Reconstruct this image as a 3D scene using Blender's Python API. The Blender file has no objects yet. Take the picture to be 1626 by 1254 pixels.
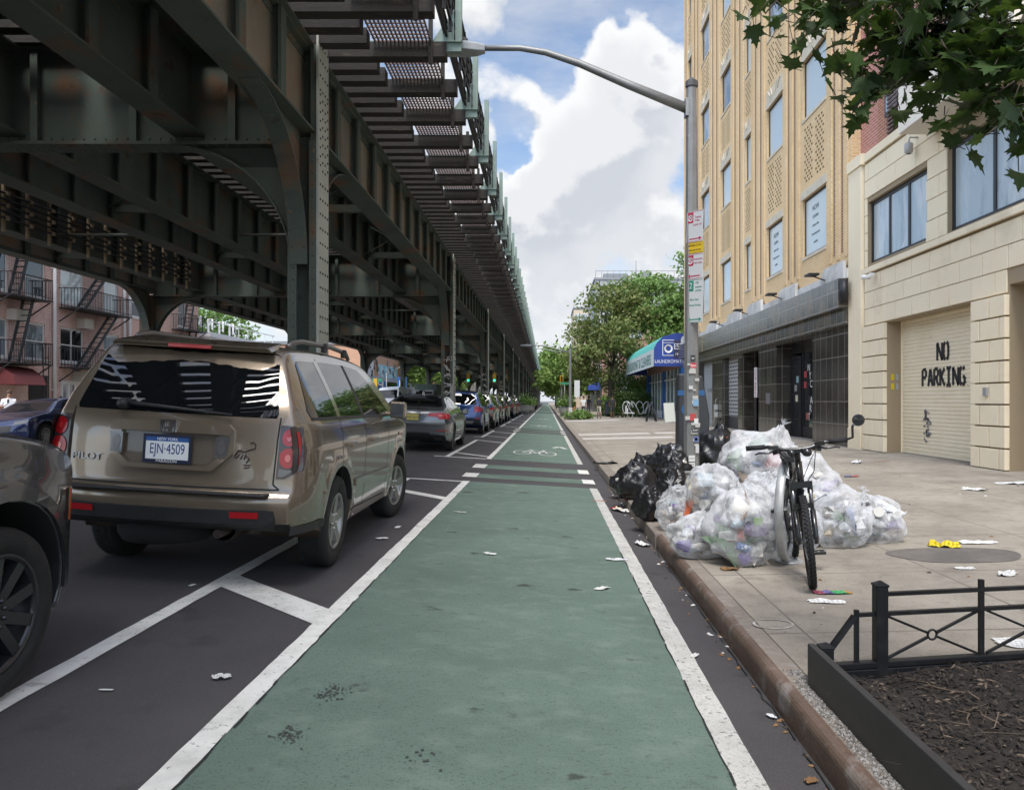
import bpy, bmesh, math, random
from mathutils import Vector, Matrix, noise
R = math.radians
S = bpy.context.scene
COL = S.collection
random.seed(7)

# ------------------------------------------------------------------ camera
F = 1230.0            # focal length in photo pixels (photo 1626 x 1254)
VX, VY = 868.0, 637.0 # where the street vanishes
CH = 1.45             # eye height
cam = bpy.data.cameras.new('camera'); cam_o = bpy.data.objects.new('camera', cam); COL.objects.link(cam_o)
cam.sensor_width = 36; cam.sensor_fit = 'HORIZONTAL'; cam.lens = 36 * F / 1626
cam.shift_x = -(VX - 813) / 1626; cam.shift_y = (VY - 627) / 1626
cam.clip_start = .05; cam.clip_end = 6000
cam_o.location = (0, 0, CH); cam_o.rotation_euler = (R(90), 0, 0)
S.camera = cam_o
S.render.resolution_x, S.render.resolution_y = 1024, 789
S.view_settings.view_transform = 'Standard'; S.view_settings.look = 'None'
S.view_settings.exposure = 0.64; S.view_settings.gamma = 1
S.render.film_transparent = False
S.cycles.max_bounces = 8; S.cycles.transparent_max_bounces = 16
S.cycles.use_denoising = True

# ------------------------------------------------------------------ sky + sun
SUN_EL, SUN_AZ = 58, 184      # azimuth seen from above, clockwise from +Y (street direction): behind the camera, a little left
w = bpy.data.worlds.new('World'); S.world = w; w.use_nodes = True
nt = w.node_tree; N = nt.nodes; Lk = nt.links
N.clear()
def nd(t, **k):
    n = N.new(t)
    for a, b in k.items(): setattr(n, a, b)
    return n
out = nd('ShaderNodeOutputWorld'); bg = nd('ShaderNodeBackground'); bg.inputs[1].default_value = .1
Lk.new(bg.outputs[0], out.inputs[0])
sky = nd('ShaderNodeTexSky', sky_type='NISHITA'); sky.sun_disc = False
sky.sun_elevation = R(SUN_EL); sky.sun_rotation = R(SUN_AZ); sky.air_density = 1.0; sky.dust_density = .6; sky.ozone_density = 2.0
tc = nd('ShaderNodeTexCoord')
def math_n(op, a, b=None, c=None, clamp=False):
    n = nd('ShaderNodeMath', operation=op); n.use_clamp = clamp
    for i, x in enumerate((a, b, c)):
        if x is None: continue
        if isinstance(x, (int, float)): n.inputs[i].default_value = x
        else: Lk.new(x, n.inputs[i])
    return n.outputs[0]
def sstep(x, lo, hi, a=0., b=1.):
    n = nd('ShaderNodeMapRange', interpolation_type='SMOOTHSTEP')
    Lk.new(x, n.inputs[0])
    for i, q in enumerate((lo, hi, a, b)): n.inputs[i + 1].default_value = q
    return n.outputs[0]
def sky_dir(px, py):
    v = Vector(((px - VX) / F, 1, (VY - py) / F)); return v.normalized()
LOBES = [((950, 250), .17, .34), ((1010, 150), .12, .30), ((820, 320), .11, .30), ((900, 370), .22, .30), ((950, 110), .05, .12),
         ((890, 520), .14, .14), ((760, 90), .18, .07), ((820, 225), .055, -.40), ((905, 40), .12, -.22), ((1040, 30), .09, -.22), ((790, 250), .05, -.25), ((830, 500), .04, -.12)]
def density(off):
    vm = nd('ShaderNodeVectorMath', operation='ADD'); Lk.new(tc.outputs['Generated'], vm.inputs[0]); vm.inputs[1].default_value = off
    mp = nd('ShaderNodeMapping'); mp.inputs['Scale'].default_value = (1, 1, 1.25); Lk.new(vm.outputs[0], mp.inputs[0])
    nz = nd('ShaderNodeTexNoise'); nz.inputs['Scale'].default_value = 5.5; nz.inputs['Detail'].default_value = 9; nz.inputs['Roughness'].default_value = .56
    Lk.new(mp.outputs[0], nz.inputs['Vector'])
    d = nz.outputs['Fac']
    wz = nd('ShaderNodeTexNoise'); wz.inputs['Scale'].default_value = 9; wz.inputs['Detail'].default_value = 5; Lk.new(vm.outputs[0], wz.inputs['Vector'])
    wv = nd('ShaderNodeVectorMath', operation='MULTIPLY_ADD'); Lk.new(wz.outputs['Color'], wv.inputs[0]); wv.inputs[1].default_value = (.16, .16, .16); Lk.new(vm.outputs[0], wv.inputs[2])
    ws = nd('ShaderNodeVectorMath', operation='SUBTRACT'); Lk.new(wv.outputs[0], ws.inputs[0]); ws.inputs[1].default_value = (.08, .08, .08)
    for (p, rad, wgt) in LOBES:
        dn = nd('ShaderNodeVectorMath', operation='DISTANCE'); Lk.new(ws.outputs[0], dn.inputs[0]); dn.inputs[1].default_value = sky_dir(*p)
        g = sstep(dn.outputs['Value'], rad, 0., 0., wgt)
        d = math_n('ADD', d, g)
    return d
d0 = density((0, 0, 0)); d1 = density((-.012, 0, .03))
cover = sstep(d0, .47, .62)
veil_n = nd('ShaderNodeTexNoise'); veil_n.inputs['Scale'].default_value = 2.6; veil_n.inputs['Detail'].default_value = 7; veil_n.inputs['Roughness'].default_value = .6
vmp = nd('ShaderNodeMapping'); vmp.inputs['Scale'].default_value = (1, 1.2, 3.2); vmp.inputs['Location'].default_value = (.35, 0, .2)
Lk.new(tc.outputs['Generated'], vmp.inputs[0]); Lk.new(vmp.outputs[0], veil_n.inputs['Vector'])
veil = sstep(veil_n.outputs['Fac'], .38, .68, .04, .60)
cov = math_n('MAXIMUM', cover, veil)
shade = sstep(math_n('SUBTRACT', d1, d0), -.06, .08)     # thicker cloud above a point greys it
thick = sstep(d0, .62, .95)
shade2 = math_n('ADD', math_n('MULTIPLY', shade, .55), math_n('MULTIPLY', thick, .35), clamp=True)
cr = nd('ShaderNodeMix', data_type='RGBA'); cr.inputs['A'].default_value = (6.3, 6.35, 6.4, 1); cr.inputs['B'].default_value = (3.9, 4.15, 4.6, 1)
Lk.new(shade2, cr.inputs['Factor'])
sb = nd('ShaderNodeMix', data_type='RGBA', blend_type='MULTIPLY'); sb.inputs['Factor'].default_value = 1; sb.inputs['B'].default_value = (1.2, 1.2, 1.2, 1)
Lk.new(sky.outputs[0], sb.inputs['A'])
mx = nd('ShaderNodeMix', data_type='RGBA'); Lk.new(cov, mx.inputs['Factor']); Lk.new(sb.outputs['Result'], mx.inputs['A']); Lk.new(cr.outputs['Result'], mx.inputs['B'])
sz = nd('ShaderNodeSeparateXYZ'); Lk.new(tc.outputs['Generated'], sz.inputs[0])
hz = sstep(sz.outputs[2], .20, -.02, 0., .93)
hm = nd('ShaderNodeMix', data_type='RGBA'); Lk.new(hz, hm.inputs['Factor']); Lk.new(mx.outputs['Result'], hm.inputs['A']); hm.inputs['B'].default_value = (5.0, 5.35, 5.8, 1)
# sky and clouds brightened behind-left of the camera, added to light the right-hand facades
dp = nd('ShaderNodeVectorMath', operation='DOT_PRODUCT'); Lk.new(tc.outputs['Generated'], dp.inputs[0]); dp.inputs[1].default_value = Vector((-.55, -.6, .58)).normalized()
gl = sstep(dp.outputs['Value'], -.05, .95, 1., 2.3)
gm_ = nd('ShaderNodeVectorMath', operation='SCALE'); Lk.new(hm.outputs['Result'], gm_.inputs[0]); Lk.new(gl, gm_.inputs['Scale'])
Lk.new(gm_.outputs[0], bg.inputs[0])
sun = bpy.data.lights.new('sun', 'SUN'); sun.energy = 2.4; sun.angle = R(18); sun.color = (1, .96, .9)
sun_o = bpy.data.objects.new('sun', sun); COL.objects.link(sun_o)
sd = Vector((math.sin(R(SUN_AZ)) * math.cos(R(SUN_EL)), math.cos(R(SUN_AZ)) * math.cos(R(SUN_EL)), math.sin(R(SUN_EL))))
sun_o.rotation_euler = (-sd).to_track_quat('-Z', 'Y').to_euler(); sun_o.location = (0, -20, 40)

# ------------------------------------------------------------------ places
CROWN = [(-400, -.06), (-17.7, -.06), (-13, .216), (-8.3, .27), (-3.6, .216), (0, 0), (1.16, -.0696), (400, -.0696)]
def zr(x):
    for (a, za), (b, zb) in zip(CROWN, CROWN[1:]):
        if a <= x <= b: return za + (zb - za) * (x - a) / (b - a)
    return 0
KX = 1.13
def zs(x): return 0.080 + .02 * (x - KX) if x > 0 else .09    # pavement height
def at(px, py, D):   # point at distance D down the street
    return Vector(((px - VX) * D / F, D, CH - (py - VY) * D / F))
def on_road(px, py):
    D = 10.
    for _ in range(30):
        x = (px - VX) * D / F; D = (CH - zr(x)) * F / (py - VY)
    return Vector((x, D, zr(x)))
def on_walk(px, py):
    D = 6.
    for _ in range(30):
        x = (px - VX) * D / F; D = (CH - zs(x)) * F / (py - VY)
    return Vector((x, D, zs(x)))

# ------------------------------------------------------------------ mesh helpers
class MB:
    def __init__(s): s.v = []; s.f = []; s.m = []; s.sm = []
    def add(s, vs, fs, mi=0, smooth=False):
        b = len(s.v); s.v.extend(Vector(v) for v in vs)
        for f in fs: s.f.append([b + i for i in f]); s.m.append(mi); s.sm.append(smooth)
    def box(s, x0, x1, y0, y1, z0, z1, mi=0):
        x0, x1 = min(x0, x1), max(x0, x1); y0, y1 = min(y0, y1), max(y0, y1); z0, z1 = min(z0, z1), max(z0, z1)
        s.add([(x0,y0,z0),(x1,y0,z0),(x1,y1,z0),(x0,y1,z0),(x0,y0,z1),(x1,y0,z1),(x1,y1,z1),(x0,y1,z1)],
              [(0,3,2,1),(4,5,6,7),(0,1,5,4),(1,2,6,5),(2,3,7,6),(3,0,4,7)], mi)
    def bar(s, p, q, w_, h_, mi=0, up=(0,0,1)):
        p, q = Vector(p), Vector(q); d = (q - p).normalized(); u = Vector(up)
        a = d.cross(u)
        if a.length < 1e-4: a = d.cross(Vector((1, 0, 0)))
        a.normalize(); b = a.cross(d); a *= w_ / 2; b *= h_ / 2
        s.add([p-a-b,p+a-b,p+a+b,p-a+b,q-a-b,q+a-b,q+a+b,q-a+b], [(0,3,2,1),(4,5,6,7),(0,1,5,4),(1,2,6,5),(2,3,7,6),(3,0,4,7)], mi)
    def tube(s, pts, r, n=8, mi=0, smooth=True, caps=True):
        pts = [Vector(p) for p in pts]; rs = r if isinstance(r, (list, tuple)) else [r] * len(pts)
        up = Vector((0, 0, 1)); vs = []; prev = None
        for i, p in enumerate(pts):
            d = (pts[min(i+1, len(pts)-1)] - pts[max(i-1, 0)])
            d = d.normalized() if d.length > 1e-9 else Vector((0, 0, 1))
            if prev is None:
                a = d.cross(up)
                if a.length < .05: a = d.cross(Vector((1, 0, 0)))
            else:
                a = prev - d * prev.dot(d)
                if a.length < 1e-5: a = d.cross(Vector((1, 0, 0)))
            a.normalize(); prev = a; b = d.cross(a)
            for k in range(n):
                t = 2 * math.pi * k / n; vs.append(p + (a * math.cos(t) + b * math.sin(t)) * rs[i])
        fs = [(i*n+k, i*n+(k+1) % n, (i+1)*n+(k+1) % n, (i+1)*n+k) for i in range(len(pts)-1) for k in range(n)]
        s.add(vs, fs, mi, smooth)
        if caps:
            b = len(s.v) - len(vs)
            s.f.append([b + k for k in reversed(range(n))]); s.m.append(mi); s.sm.append(False)
            s.f.append([b + (len(pts)-1)*n + k for k in range(n)]); s.m.append(mi); s.sm.append(False)
    def prism(s, poly, ax, a, b, mi=0):
        """poly in the two other axes (in x,y,z order), pushed along axis ax from a to b"""
        def P(u, v, t): return {'x': (t, u, v), 'y': (u, t, v), 'z': (u, v, t)}[ax]
        n = len(poly); vs = [P(u, v, a) for u, v in poly] + [P(u, v, b) for u, v in poly]
        s.add(vs, [tuple(range(n))[::-1], tuple(range(n, 2*n))] + [(i, (i+1) % n, n+(i+1) % n, n+i) for i in range(n)], mi)
    def lathe(s, prof, n, c=(0,0,0), ax='z', mi=0, smooth=True, M=None):
        c = Vector(c); vs = []
        for r, h in prof:
            for k in range(n):
                t = 2*math.pi*k/n; u, v = r*math.cos(t), r*math.sin(t)
                p = Vector({'z': (u, v, h), 'y': (u, h, v), 'x': (h, u, v)}[ax])
                vs.append((M @ p if M else p) + c)
        m = len(prof)
        s.add(vs, [(i*n+k, i*n+(k+1) % n, (i+1)*n+(k+1) % n, (i+1)*n+k) for i in range(m-1) for k in range(n)], mi, smooth)
    def quad(s, a, b, c, d, mi=0): s.add([a, b, c, d], [(0, 1, 2, 3)], mi)
    def rivet(s, c, nrm, r=.02):
        c = Vector(c); nrm = Vector(nrm).normalized(); a = nrm.orthogonal().normalized(); b = nrm.cross(a); vs = []
        for k in range(6):
            t = k*math.pi/3; vs.append(c + (a*math.cos(t)+b*math.sin(t))*r)
        for k in range(6):
            t = k*math.pi/3; vs.append(c + (a*math.cos(t)+b*math.sin(t))*r*.6 + nrm*r*.6)
        s.add(vs, [(k, (k+1) % 6, 6+(k+1) % 6, 6+k) for k in range(6)] + [(6, 7, 8, 9, 10, 11)], 0, False)
    def build(s, name, mats, parent=None, recalc=True, bevel=0, origin=None):
        me = bpy.data.meshes.new(name)
        o0 = Vector(origin) if origin is not None else (parent_world(parent) if parent else Vector())
        me.from_pydata([v - o0 for v in s.v], [], s.f)
        mats = mats if isinstance(mats, (list, tuple)) else [mats]
        for m_ in mats: me.materials.append(m_)
        me.polygons.foreach_set('material_index', s.m); me.polygons.foreach_set('use_smooth', s.sm)
        if recalc:
            bm = bmesh.new(); bm.from_mesh(me); bmesh.ops.recalc_face_normals(bm, faces=bm.faces); bm.to_mesh(me); bm.free()
        me.update()
        o = bpy.data.objects.new(name, me); COL.objects.link(o)
        if parent: o.parent = parent
        elif origin is not None: o.location = origin
        if bevel:
            md = o.modifiers.new('bevel', 'BEVEL'); md.width = bevel; md.segments = 2; md.limit_method = 'ANGLE'; md.angle_limit = R(40)
        return o
def parent_world(o):
    p = Vector()
    while o: p += o.location; o = o.parent
    return p
def tag(o, label=None, cat=None, group=None, kind=None):
    if label: o['label'] = label
    if cat: o['category'] = cat
    if group: o['group'] = group
    if kind: o['kind'] = kind
    return o
def thing(name, label, cat, loc=(0,0,0), group=None):
    o = bpy.data.objects.new(name, None); COL.objects.link(o); o.location = loc; o.empty_display_size = .1
    return tag(o, label, cat, group)
def copy_tree(o, parent=None):
    c = o.copy(); COL.objects.link(c)
    if parent: c.parent = parent
    for ch in list(o.children): copy_tree(ch, c)
    return c
def struct(o): o['kind'] = 'structure'; return o

# ------------------------------------------------------------------ materials
def new_mat(name):
    m = bpy.data.materials.new(name); m.use_nodes = True
    return m, m.node_tree.nodes, m.node_tree.links, m.node_tree.nodes['Principled BSDF']
def mixc(n, l, fac, a, b, blend='MIX'):
    k = n.new('ShaderNodeMix'); k.data_type = 'RGBA'; k.blend_type = blend
    for nm, x in (('Factor', fac), ('A', a), ('B', b)):
        if isinstance(x, (int, float)): k.inputs[nm].default_value = x
        elif isinstance(x, (tuple, list)): k.inputs[nm].default_value = (*x[:3], 1)
        else: l.new(x, k.inputs[nm])
    return k.outputs['Result']
def noise_f(n, l, vec, scale, lo, hi, detail=5, rough=.6):
    t = n.new('ShaderNodeTexNoise'); t.inputs['Scale'].default_value = scale; t.inputs['Detail'].default_value = detail; t.inputs['Roughness'].default_value = rough
    l.new(vec, t.inputs['Vector'])
    r = n.new('ShaderNodeMapRange'); r.inputs[1].default_value = lo; r.inputs[2].default_value = hi; l.new(t.outputs['Fac'], r.inputs[0])
    return r.outputs[0], t.outputs['Fac']
def vec_of(n, l, scale=(1,1,1), coord='Object'):
    t = n.new('ShaderNodeTexCoord'); m = n.new('ShaderNodeMapping'); m.inputs['Scale'].default_value = scale; l.new(t.outputs[coord], m.inputs[0]); return m.outputs[0]
def mat(name, col, rough=.6, metal=0, layers=(), bump=0, bscale=40, coat=0, spec=.5, stretch=(1,1,1), rvar=0):
    """layers: (colour, noise scale, lo, hi, strength)"""
    m, n, l, p = new_mat(name)
    p.inputs['Roughness'].default_value = rough; p.inputs['Metallic'].default_value = metal; p.inputs['Specular IOR Level'].default_value = spec
    if coat: p.inputs['Coat Weight'].default_value = coat; p.inputs['Coat Roughness'].default_value = .04
    p.inputs['Base Color'].default_value = (*col, 1)
    v = vec_of(n, l, stretch); c = col
    for i, (c2, sc, lo, hi, st) in enumerate(layers):
        f, raw = noise_f(n, l, v, sc, lo, hi)
        k = n.new('ShaderNodeMath'); k.operation = 'MULTIPLY'; k.inputs[1].default_value = st; k.use_clamp = True; l.new(f, k.inputs[0])
        c = mixc(n, l, k.outputs[0], c, c2)
        if i == 0 and rvar:
            q = n.new('ShaderNodeMapRange'); q.inputs[3].default_value = rough - rvar; q.inputs[4].default_value = rough + rvar; l.new(raw, q.inputs[0]); l.new(q.outputs[0], p.inputs['Roughness'])
    if layers: l.new(c, p.inputs['Base Color'])
    if bump:
        t = n.new('ShaderNodeTexNoise'); t.inputs['Scale'].default_value = bscale; t.inputs['Detail'].default_value = 6; t.inputs['Roughness'].default_value = .65; l.new(v, t.inputs['Vector'])
        b = n.new('ShaderNodeBump'); b.inputs['Strength'].default_value = bump; b.inputs['Distance'].default_value = .02; l.new(t.outputs['Fac'], b.inputs['Height']); l.new(b.outputs[0], p.inputs['Normal'])
    return m
def brick_mat(name, c1, c2, mortar, bw, bh, ms=.01, offset=.5, rough=.85, bump=.4, spec=.3, layers=(), flat=False, coat=0, bias=0, bmp_noise=30):
    """bricks laid on upright walls (x+y along, z up); flat=True lays them on the ground"""
    m, n, l, p = new_mat(name)
    t = n.new('ShaderNodeTexCoord'); sx = n.new('ShaderNodeSeparateXYZ'); cb = n.new('ShaderNodeCombineXYZ'); l.new(t.outputs['Object'], sx.inputs[0])
    if flat:
        l.new(sx.outputs[0], cb.inputs[0]); l.new(sx.outputs[1], cb.inputs[1])
    else:
        ad = n.new('ShaderNodeMath'); l.new(sx.outputs[0], ad.inputs[0]); l.new(sx.outputs[1], ad.inputs[1]); l.new(ad.outputs[0], cb.inputs[0]); l.new(sx.outputs[2], cb.inputs[1])
    b = n.new('ShaderNodeTexBrick'); b.offset = offset; b.inputs['Scale'].default_value = 1; b.inputs['Brick Width'].default_value = bw; b.inputs['Row Height'].default_value = bh
    b.inputs['Mortar Size'].default_value = ms; b.inputs['Mortar Smooth'].default_value = .3; b.inputs['Bias'].default_value = bias
    b.inputs['Color1'].default_value = (*c1, 1); b.inputs['Color2'].default_value = (*c2, 1); b.inputs['Mortar'].default_value = (*mortar, 1)
    l.new(cb.outputs[0], b.inputs['Vector'])
    c = b.outputs['Color']
    for (c3, sc, lo, hi, st) in layers:
        f, raw = noise_f(n, l, t.outputs['Object'], sc, lo, hi)
        k = n.new('ShaderNodeMath'); k.operation = 'MULTIPLY'; k.inputs[1].default_value = st; k.use_clamp = True; l.new(f, k.inputs[0])
        c = mixc(n, l, k.outputs[0], c, c3)
    l.new(c, p.inputs['Base Color']); p.inputs['Roughness'].default_value = rough; p.inputs['Specular IOR Level'].default_value = spec
    if coat: p.inputs['Coat Weight'].default_value = coat
    if bump:
        nz = n.new('ShaderNodeTexNoise'); nz.inputs['Scale'].default_value = bmp_noise; l.new(t.outputs['Object'], nz.inputs['Vector'])
        su = n.new('ShaderNodeMath'); su.operation = 'MULTIPLY_ADD'; l.new(nz.outputs['Fac'], su.inputs[0]); su.inputs[1].default_value = .35
        iv = n.new('ShaderNodeMath'); iv.operation = 'SUBTRACT'; iv.inputs[0].default_value = 1; l.new(b.outputs['Fac'], iv.inputs[1]); l.new(iv.outputs[0], su.inputs[2])
        bp = n.new('ShaderNodeBump'); bp.inputs['Strength'].default_value = bump; bp.inputs['Distance'].default_value = .012; l.new(su.outputs[0], bp.inputs['Height']); l.new(bp.outputs[0], p.inputs['Normal'])
    return m
def glass_mat(name, col=(.02,.022,.025), rough=.03, spec=.8):
    m, n, l, p = new_mat(name); p.inputs['Base Color'].default_value = (*col, 1); p.inputs['Roughness'].default_value = rough; p.inputs['Specular IOR Level'].default_value = spec
    p.inputs['IOR'].default_value = 1.6
    return m
def emit_mat(name, col, st):
    m, n, l, p = new_mat(name); p.inputs['Base Color'].default_value = (*col, 1); p.inputs['Emission Color'].default_value = (*col, 1); p.inputs['Emission Strength'].default_value = st; return m
def text(s, size, loc, rot, m, name, parent=None, depth=.002, sx=1, align='CENTER', space=1.0):
    c = bpy.data.curves.new(name, 'FONT'); c.body = s; c.size = size; c.align_x = align; c.align_y = 'CENTER'; c.extrude = depth; c.space_character = space
    o = bpy.data.objects.new(name, c); COL.objects.link(o)
    dg = bpy.context.evaluated_depsgraph_get(); me = bpy.data.meshes.new_from_object(o.evaluated_get(dg)); bpy.data.objects.remove(o); bpy.data.curves.remove(c)
    me.materials.clear(); me.materials.append(m)
    o = bpy.data.objects.new(name, me); COL.objects.link(o); o.rotation_euler = rot; o.scale = (sx, 1, 1)
    loc = Vector(loc)
    if parent: o.parent = parent; loc = loc - parent_world(parent)
    o.location = loc
    return o
FACE_W = (R(90), 0, R(-90))   # lettering read by someone looking towards +X
FACE_S = (R(90), 0, 0)        # lettering read by someone looking towards +Y
# ================================================================== ground, road, pavement, paint
M_asphalt = mat('asphalt', (.058,.054,.057), .82, layers=(((.088,.083,.085), 1.1, .35, .75, .7), ((.15,.146,.143), 200, .56, .70, .75), ((.105,.10,.10), 70, .58, .70, .5), ((.022,.021,.022), 3, .58, .72, .5), ((.085,.08,.078), .35, .5, .7, .5)), bump=.5, bscale=180, spec=.35)
M_green = mat('green_lane_paint', (.142,.204,.168), .82, layers=(((.104,.154,.126), 1.1, .35, .7, .9), ((.05,.065,.058), 110, .55, .66, .75), ((.19,.25,.21), 6, .5, .72, .6), ((.07,.085,.078), 22, .61, .71, .55), ((.045,.05,.047), 2.6, .645, .69, .85), ((.20,.235,.21), 300, .60, .70, .6)), bump=.6, bscale=140, spec=.3, stretch=(.75,1,1))
M_white = mat('white_road_paint', (.74,.74,.70), .75, layers=(((.48,.47,.44), 5, .42, .75, .8), ((.12,.12,.12), 38, .615, .68, .85), ((.20,.20,.19), 4, .64, .70, .5)), bump=.35, bscale=120, spec=.3)
M_steelkerb = mat('steel_kerb', (.18,.122,.09), .5, metal=.25, layers=(((.11,.072,.052), 3, .35, .65, .8), ((.34,.31,.29), 5, .55, .70, .85), ((.07,.05,.04), 14, .6, .72, .6)), bump=.25, bscale=40, rvar=.1)
M_conc_kerb = mat('kerb_concrete', (.25,.215,.18), .9, layers=(((.17,.14,.115), 2.5, .4, .7, .8), ((.33,.31,.29), 16, .5, .7, .5)), bump=.4, bscale=60)
def pavement_mat():
    m = brick_mat('pavement_concrete', (.36,.325,.272), (.32,.287,.238), (.12,.108,.092), 1.52, 1.52, .008, 0, .88, .5, .3, flat=True,
        layers=(((.205,.18,.15), .8, .40, .66, .85), ((.17,.15,.125), 6, .50, .72, .6), ((.12,.108,.092), 85, .54, .68, .6), ((.16,.14,.12), 2.2, .60, .72, .6), ((.10,.09,.08), 16, .695, .72, .9), ((.07,.065,.06), 42, .735, .75, .9), ((.42,.39,.34), 45, .58, .75, .35)), bmp_noise=70)
    return m
M_pave = pavement_mat()
M_ground = mat('far_ground', (.16,.15,.14), .95, layers=(((.09,.09,.08), .05, .4, .6, .8),))
def sheet(name, xs, ys, zf, m, dz=0.):
    mb = MB(); nx, ny = len(xs), len(ys)
    mb.add([(x, y, zf(x) + dz) for y in ys for x in xs], [(j*nx+i, j*nx+i+1, (j+1)*nx+i+1, (j+1)*nx+i) for j in range(ny-1) for i in range(nx-1)])
    return struct(mb.build(name, m))
g = MB(); g.quad((-3000,-1500,-.35),(3000,-1500,-.35),(3000,4500,-.35),(-3000,4500,-.35)); struct(g.build('ground', M_ground))
sheet('road', [-17.7,-13,-8.3,-3.6,0,1.16], [-40,0,20,60,120,240,700], zr, M_asphalt)
sheet('pavement', [1.30, 4, 8, 16, 45], [-20, 10, 30, 60, 200, 700], zs, M_pave)
mb = MB(); mb.box(-45,-17.7,-20,700,-.3,.09); struct(mb.build('pavement', M_pave))
# kerb: concrete back strip with a rounded rusty steel nosing
mb = MB(); mb.box(1.16,1.30,-20,700,-.3,.079)
struct(mb.build('kerb', M_conc_kerb))
mb = MB(); prof = [(1.13,-.15),(1.13,.035)] + [(1.175-.045*math.cos(t*math.pi/2/5), .035+.048*math.sin(t*math.pi/2/5)) for t in range(6)] + [(1.19,.083),(1.19,-.15)]
ys = [-6, 1.1, 4.55, 8.0]
for a, b in zip(ys, ys[1:]): mb.prism(prof, 'y', a + .004, b - .004)
o = struct(mb.build('kerb', M_steelkerb)); o['label'] = 'rusty rounded steel kerb facing'
for p_ in o.data.polygons: p_.use_smooth = False
mb = MB(); prof2 = [(1.12,-.15),(1.125,.072),(1.14,.084),(1.19,.084),(1.19,-.15)]
y = 8.0
while y < 120: mb.prism(prof2, 'y', y + .006, y + 1.8 - .006); y += 1.8
mb.prism(prof2, 'y', y, 700)
struct(mb.build('kerb', M_conc_kerb))
LL, LR = -1.43, .86       # outer edges of the lane lines
def flat_poly(mb, pts, dz, mi=0):
    mb.add([(x, y, zr(x) + dz) for x, y in pts], [tuple(range(len(pts)))], mi)
def strip_obj(name, polys, m, dz, label=None):
    mb = MB()
    for p in polys: flat_poly(mb, p, dz)
    o = struct(mb.build(name, m, recalc=False))
    for f in o.data.polygons:
        if f.normal.z < 0: f.flip()
    if label: o['label'] = label
    return o
def rag(x0, x1, y0, y1, amp=.002):
    n_ = max(1, int(min(y1-y0, 30)/.14)); ys = [y0+(min(y1, y0+30)-y0)*k/n_ for k in range(n_+1)]
    j = lambda: random.gauss(0, amp)
    L_ = [(x0+j(), y+j()*.5) for y in ys]; R_ = [(x1+j(), y+j()*.5) for y in ys]; out = [[L_[k], R_[k], R_[k+1], L_[k+1]] for k in range(n_)]
    if y1 > y0+30: out.append([L_[-1], R_[-1], (x1, y1), (x0, y1)])
    return out
def rect(x0, x1, y0, y1): return [(x0, y0), (x1, y0), (x1, y1), (x0, y1)]
SEG = [(-6, 13.25), (18.3, 34.0), (39.2, 93), (100, 400)]
BARS = [(13.95, 14.7), (15.85, 16.75), (35.1, 35.9), (37.1, 38.0), (95, 96), (97.5, 98.5)]
strip_obj('bike_lane', [q for a, b in SEG for q in rag(LL+.09, LR-.12, a, b, .003)] + [rect(LL+.16, LR-.2, a, b) for a, b in BARS], M_green, .004, 'green painted bike lane running down the street')
strip_obj('lane_line', [q for a, b in SEG for q in rag(LL, LL+.115, a, b)], M_white, .008)
M_white2 = mat('worn_white_paint', (.55,.545,.51), .8, layers=(((.40,.39,.36), 5, .40, .72, .85), ((.10,.10,.10), 34, .58, .66, .85), ((.24,.235,.22), 90, .52, .66, .6)), bump=.4, bscale=120, spec=.3)
strip_obj('lane_line', [q for a, b in SEG for q in rag(LR-.13, LR, a, b)], M_white2, .008)
strip_obj('crossing_mark', [q for a, b in BARS for q in (rect(LL-.10, LL+.16, a, b), rect(LR-.2, LR+.02, a, b))], M_white, .009)
PX = -2.35
def chev(y0, w_=.26): return [(PX+.05, y0+.75), (LL+.02, y0-.0), (LL+.02, y0+w_), (PX+.05, y0+.75+w_)]
polys = rag(PX-.06, PX+.05, -6, 13.2) + [ rect(PX+.05, LL, 13.1, 13.22), chev(4.72, .34), chev(10.7, .28), chev(-1.2),
         rect(PX-.06, PX+.05, 18.3, 26.2), rect(PX-.3, LL, 18.2, 18.36), chev(18.9, .2), chev(25.2, .25), rect(PX-.06, PX+.05, 28.2, 34.5), rect(PX-1.9, PX+.05, 28.1, 28.25), chev(28.6, .2), chev(32.5,.25)]
y = 39.5
while y < 92: polys += [rect(PX-.06, PX+.05, y, y+5.0), chev(y+.5, .3)]; y += 6.5
strip_obj('parking_line', polys, M_white, .006)
def ring(cx, cy, rx, ry, w_, n=28): return [[(cx+rx*math.cos(t), cy+ry*math.sin(t)), (cx+rx*math.cos(t2), cy+ry*math.sin(t2)), (cx+(rx-w_)*math.cos(t2), cy+(ry-w_*2)*math.sin(t2)), (cx+(rx-w_)*math.cos(t), cy+(ry-w_*2)*math.sin(t))] for t, t2 in ((2*math.pi*k/n, 2*math.pi*(k+1)/n) for k in range(n))]
def seg2(a, b, w_):
    a, b = Vector(a), Vector(b); d = (b-a).normalized(); q = Vector((-d.y, d.x))*w_/2; q.y *= 2
    return [tuple(a-q), tuple(b-q), tuple(b+q), tuple(a+q)]
def bike_mark(cx, cy, k=1.):
    W = lambda u, v: (cx+u*k, cy+v*k)
    ps = ring(cx-.33*k, cy-.25*k, .24*k, .75*k, .035) + ring(cx+.33*k, cy-.25*k, .24*k, .75*k, .035)
    for a, b in (((-.33,-.25),(-.12,.75)), ((-.12,.75),(.22,.72)), ((-.12,.72),(.02,-.25)), ((.02,-.25),(.24,.72)), ((.33,-.25),(.2,1.05)), ((.2,1.05),(.32,1.1)), ((-.33,-.25),(.02,-.25)), ((-.15,.95),(-.12,.7)), ((-.22,.95),(-.06,.97))):
        ps.append(seg2(W(*a), W(*b), .035))
    return ps
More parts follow.
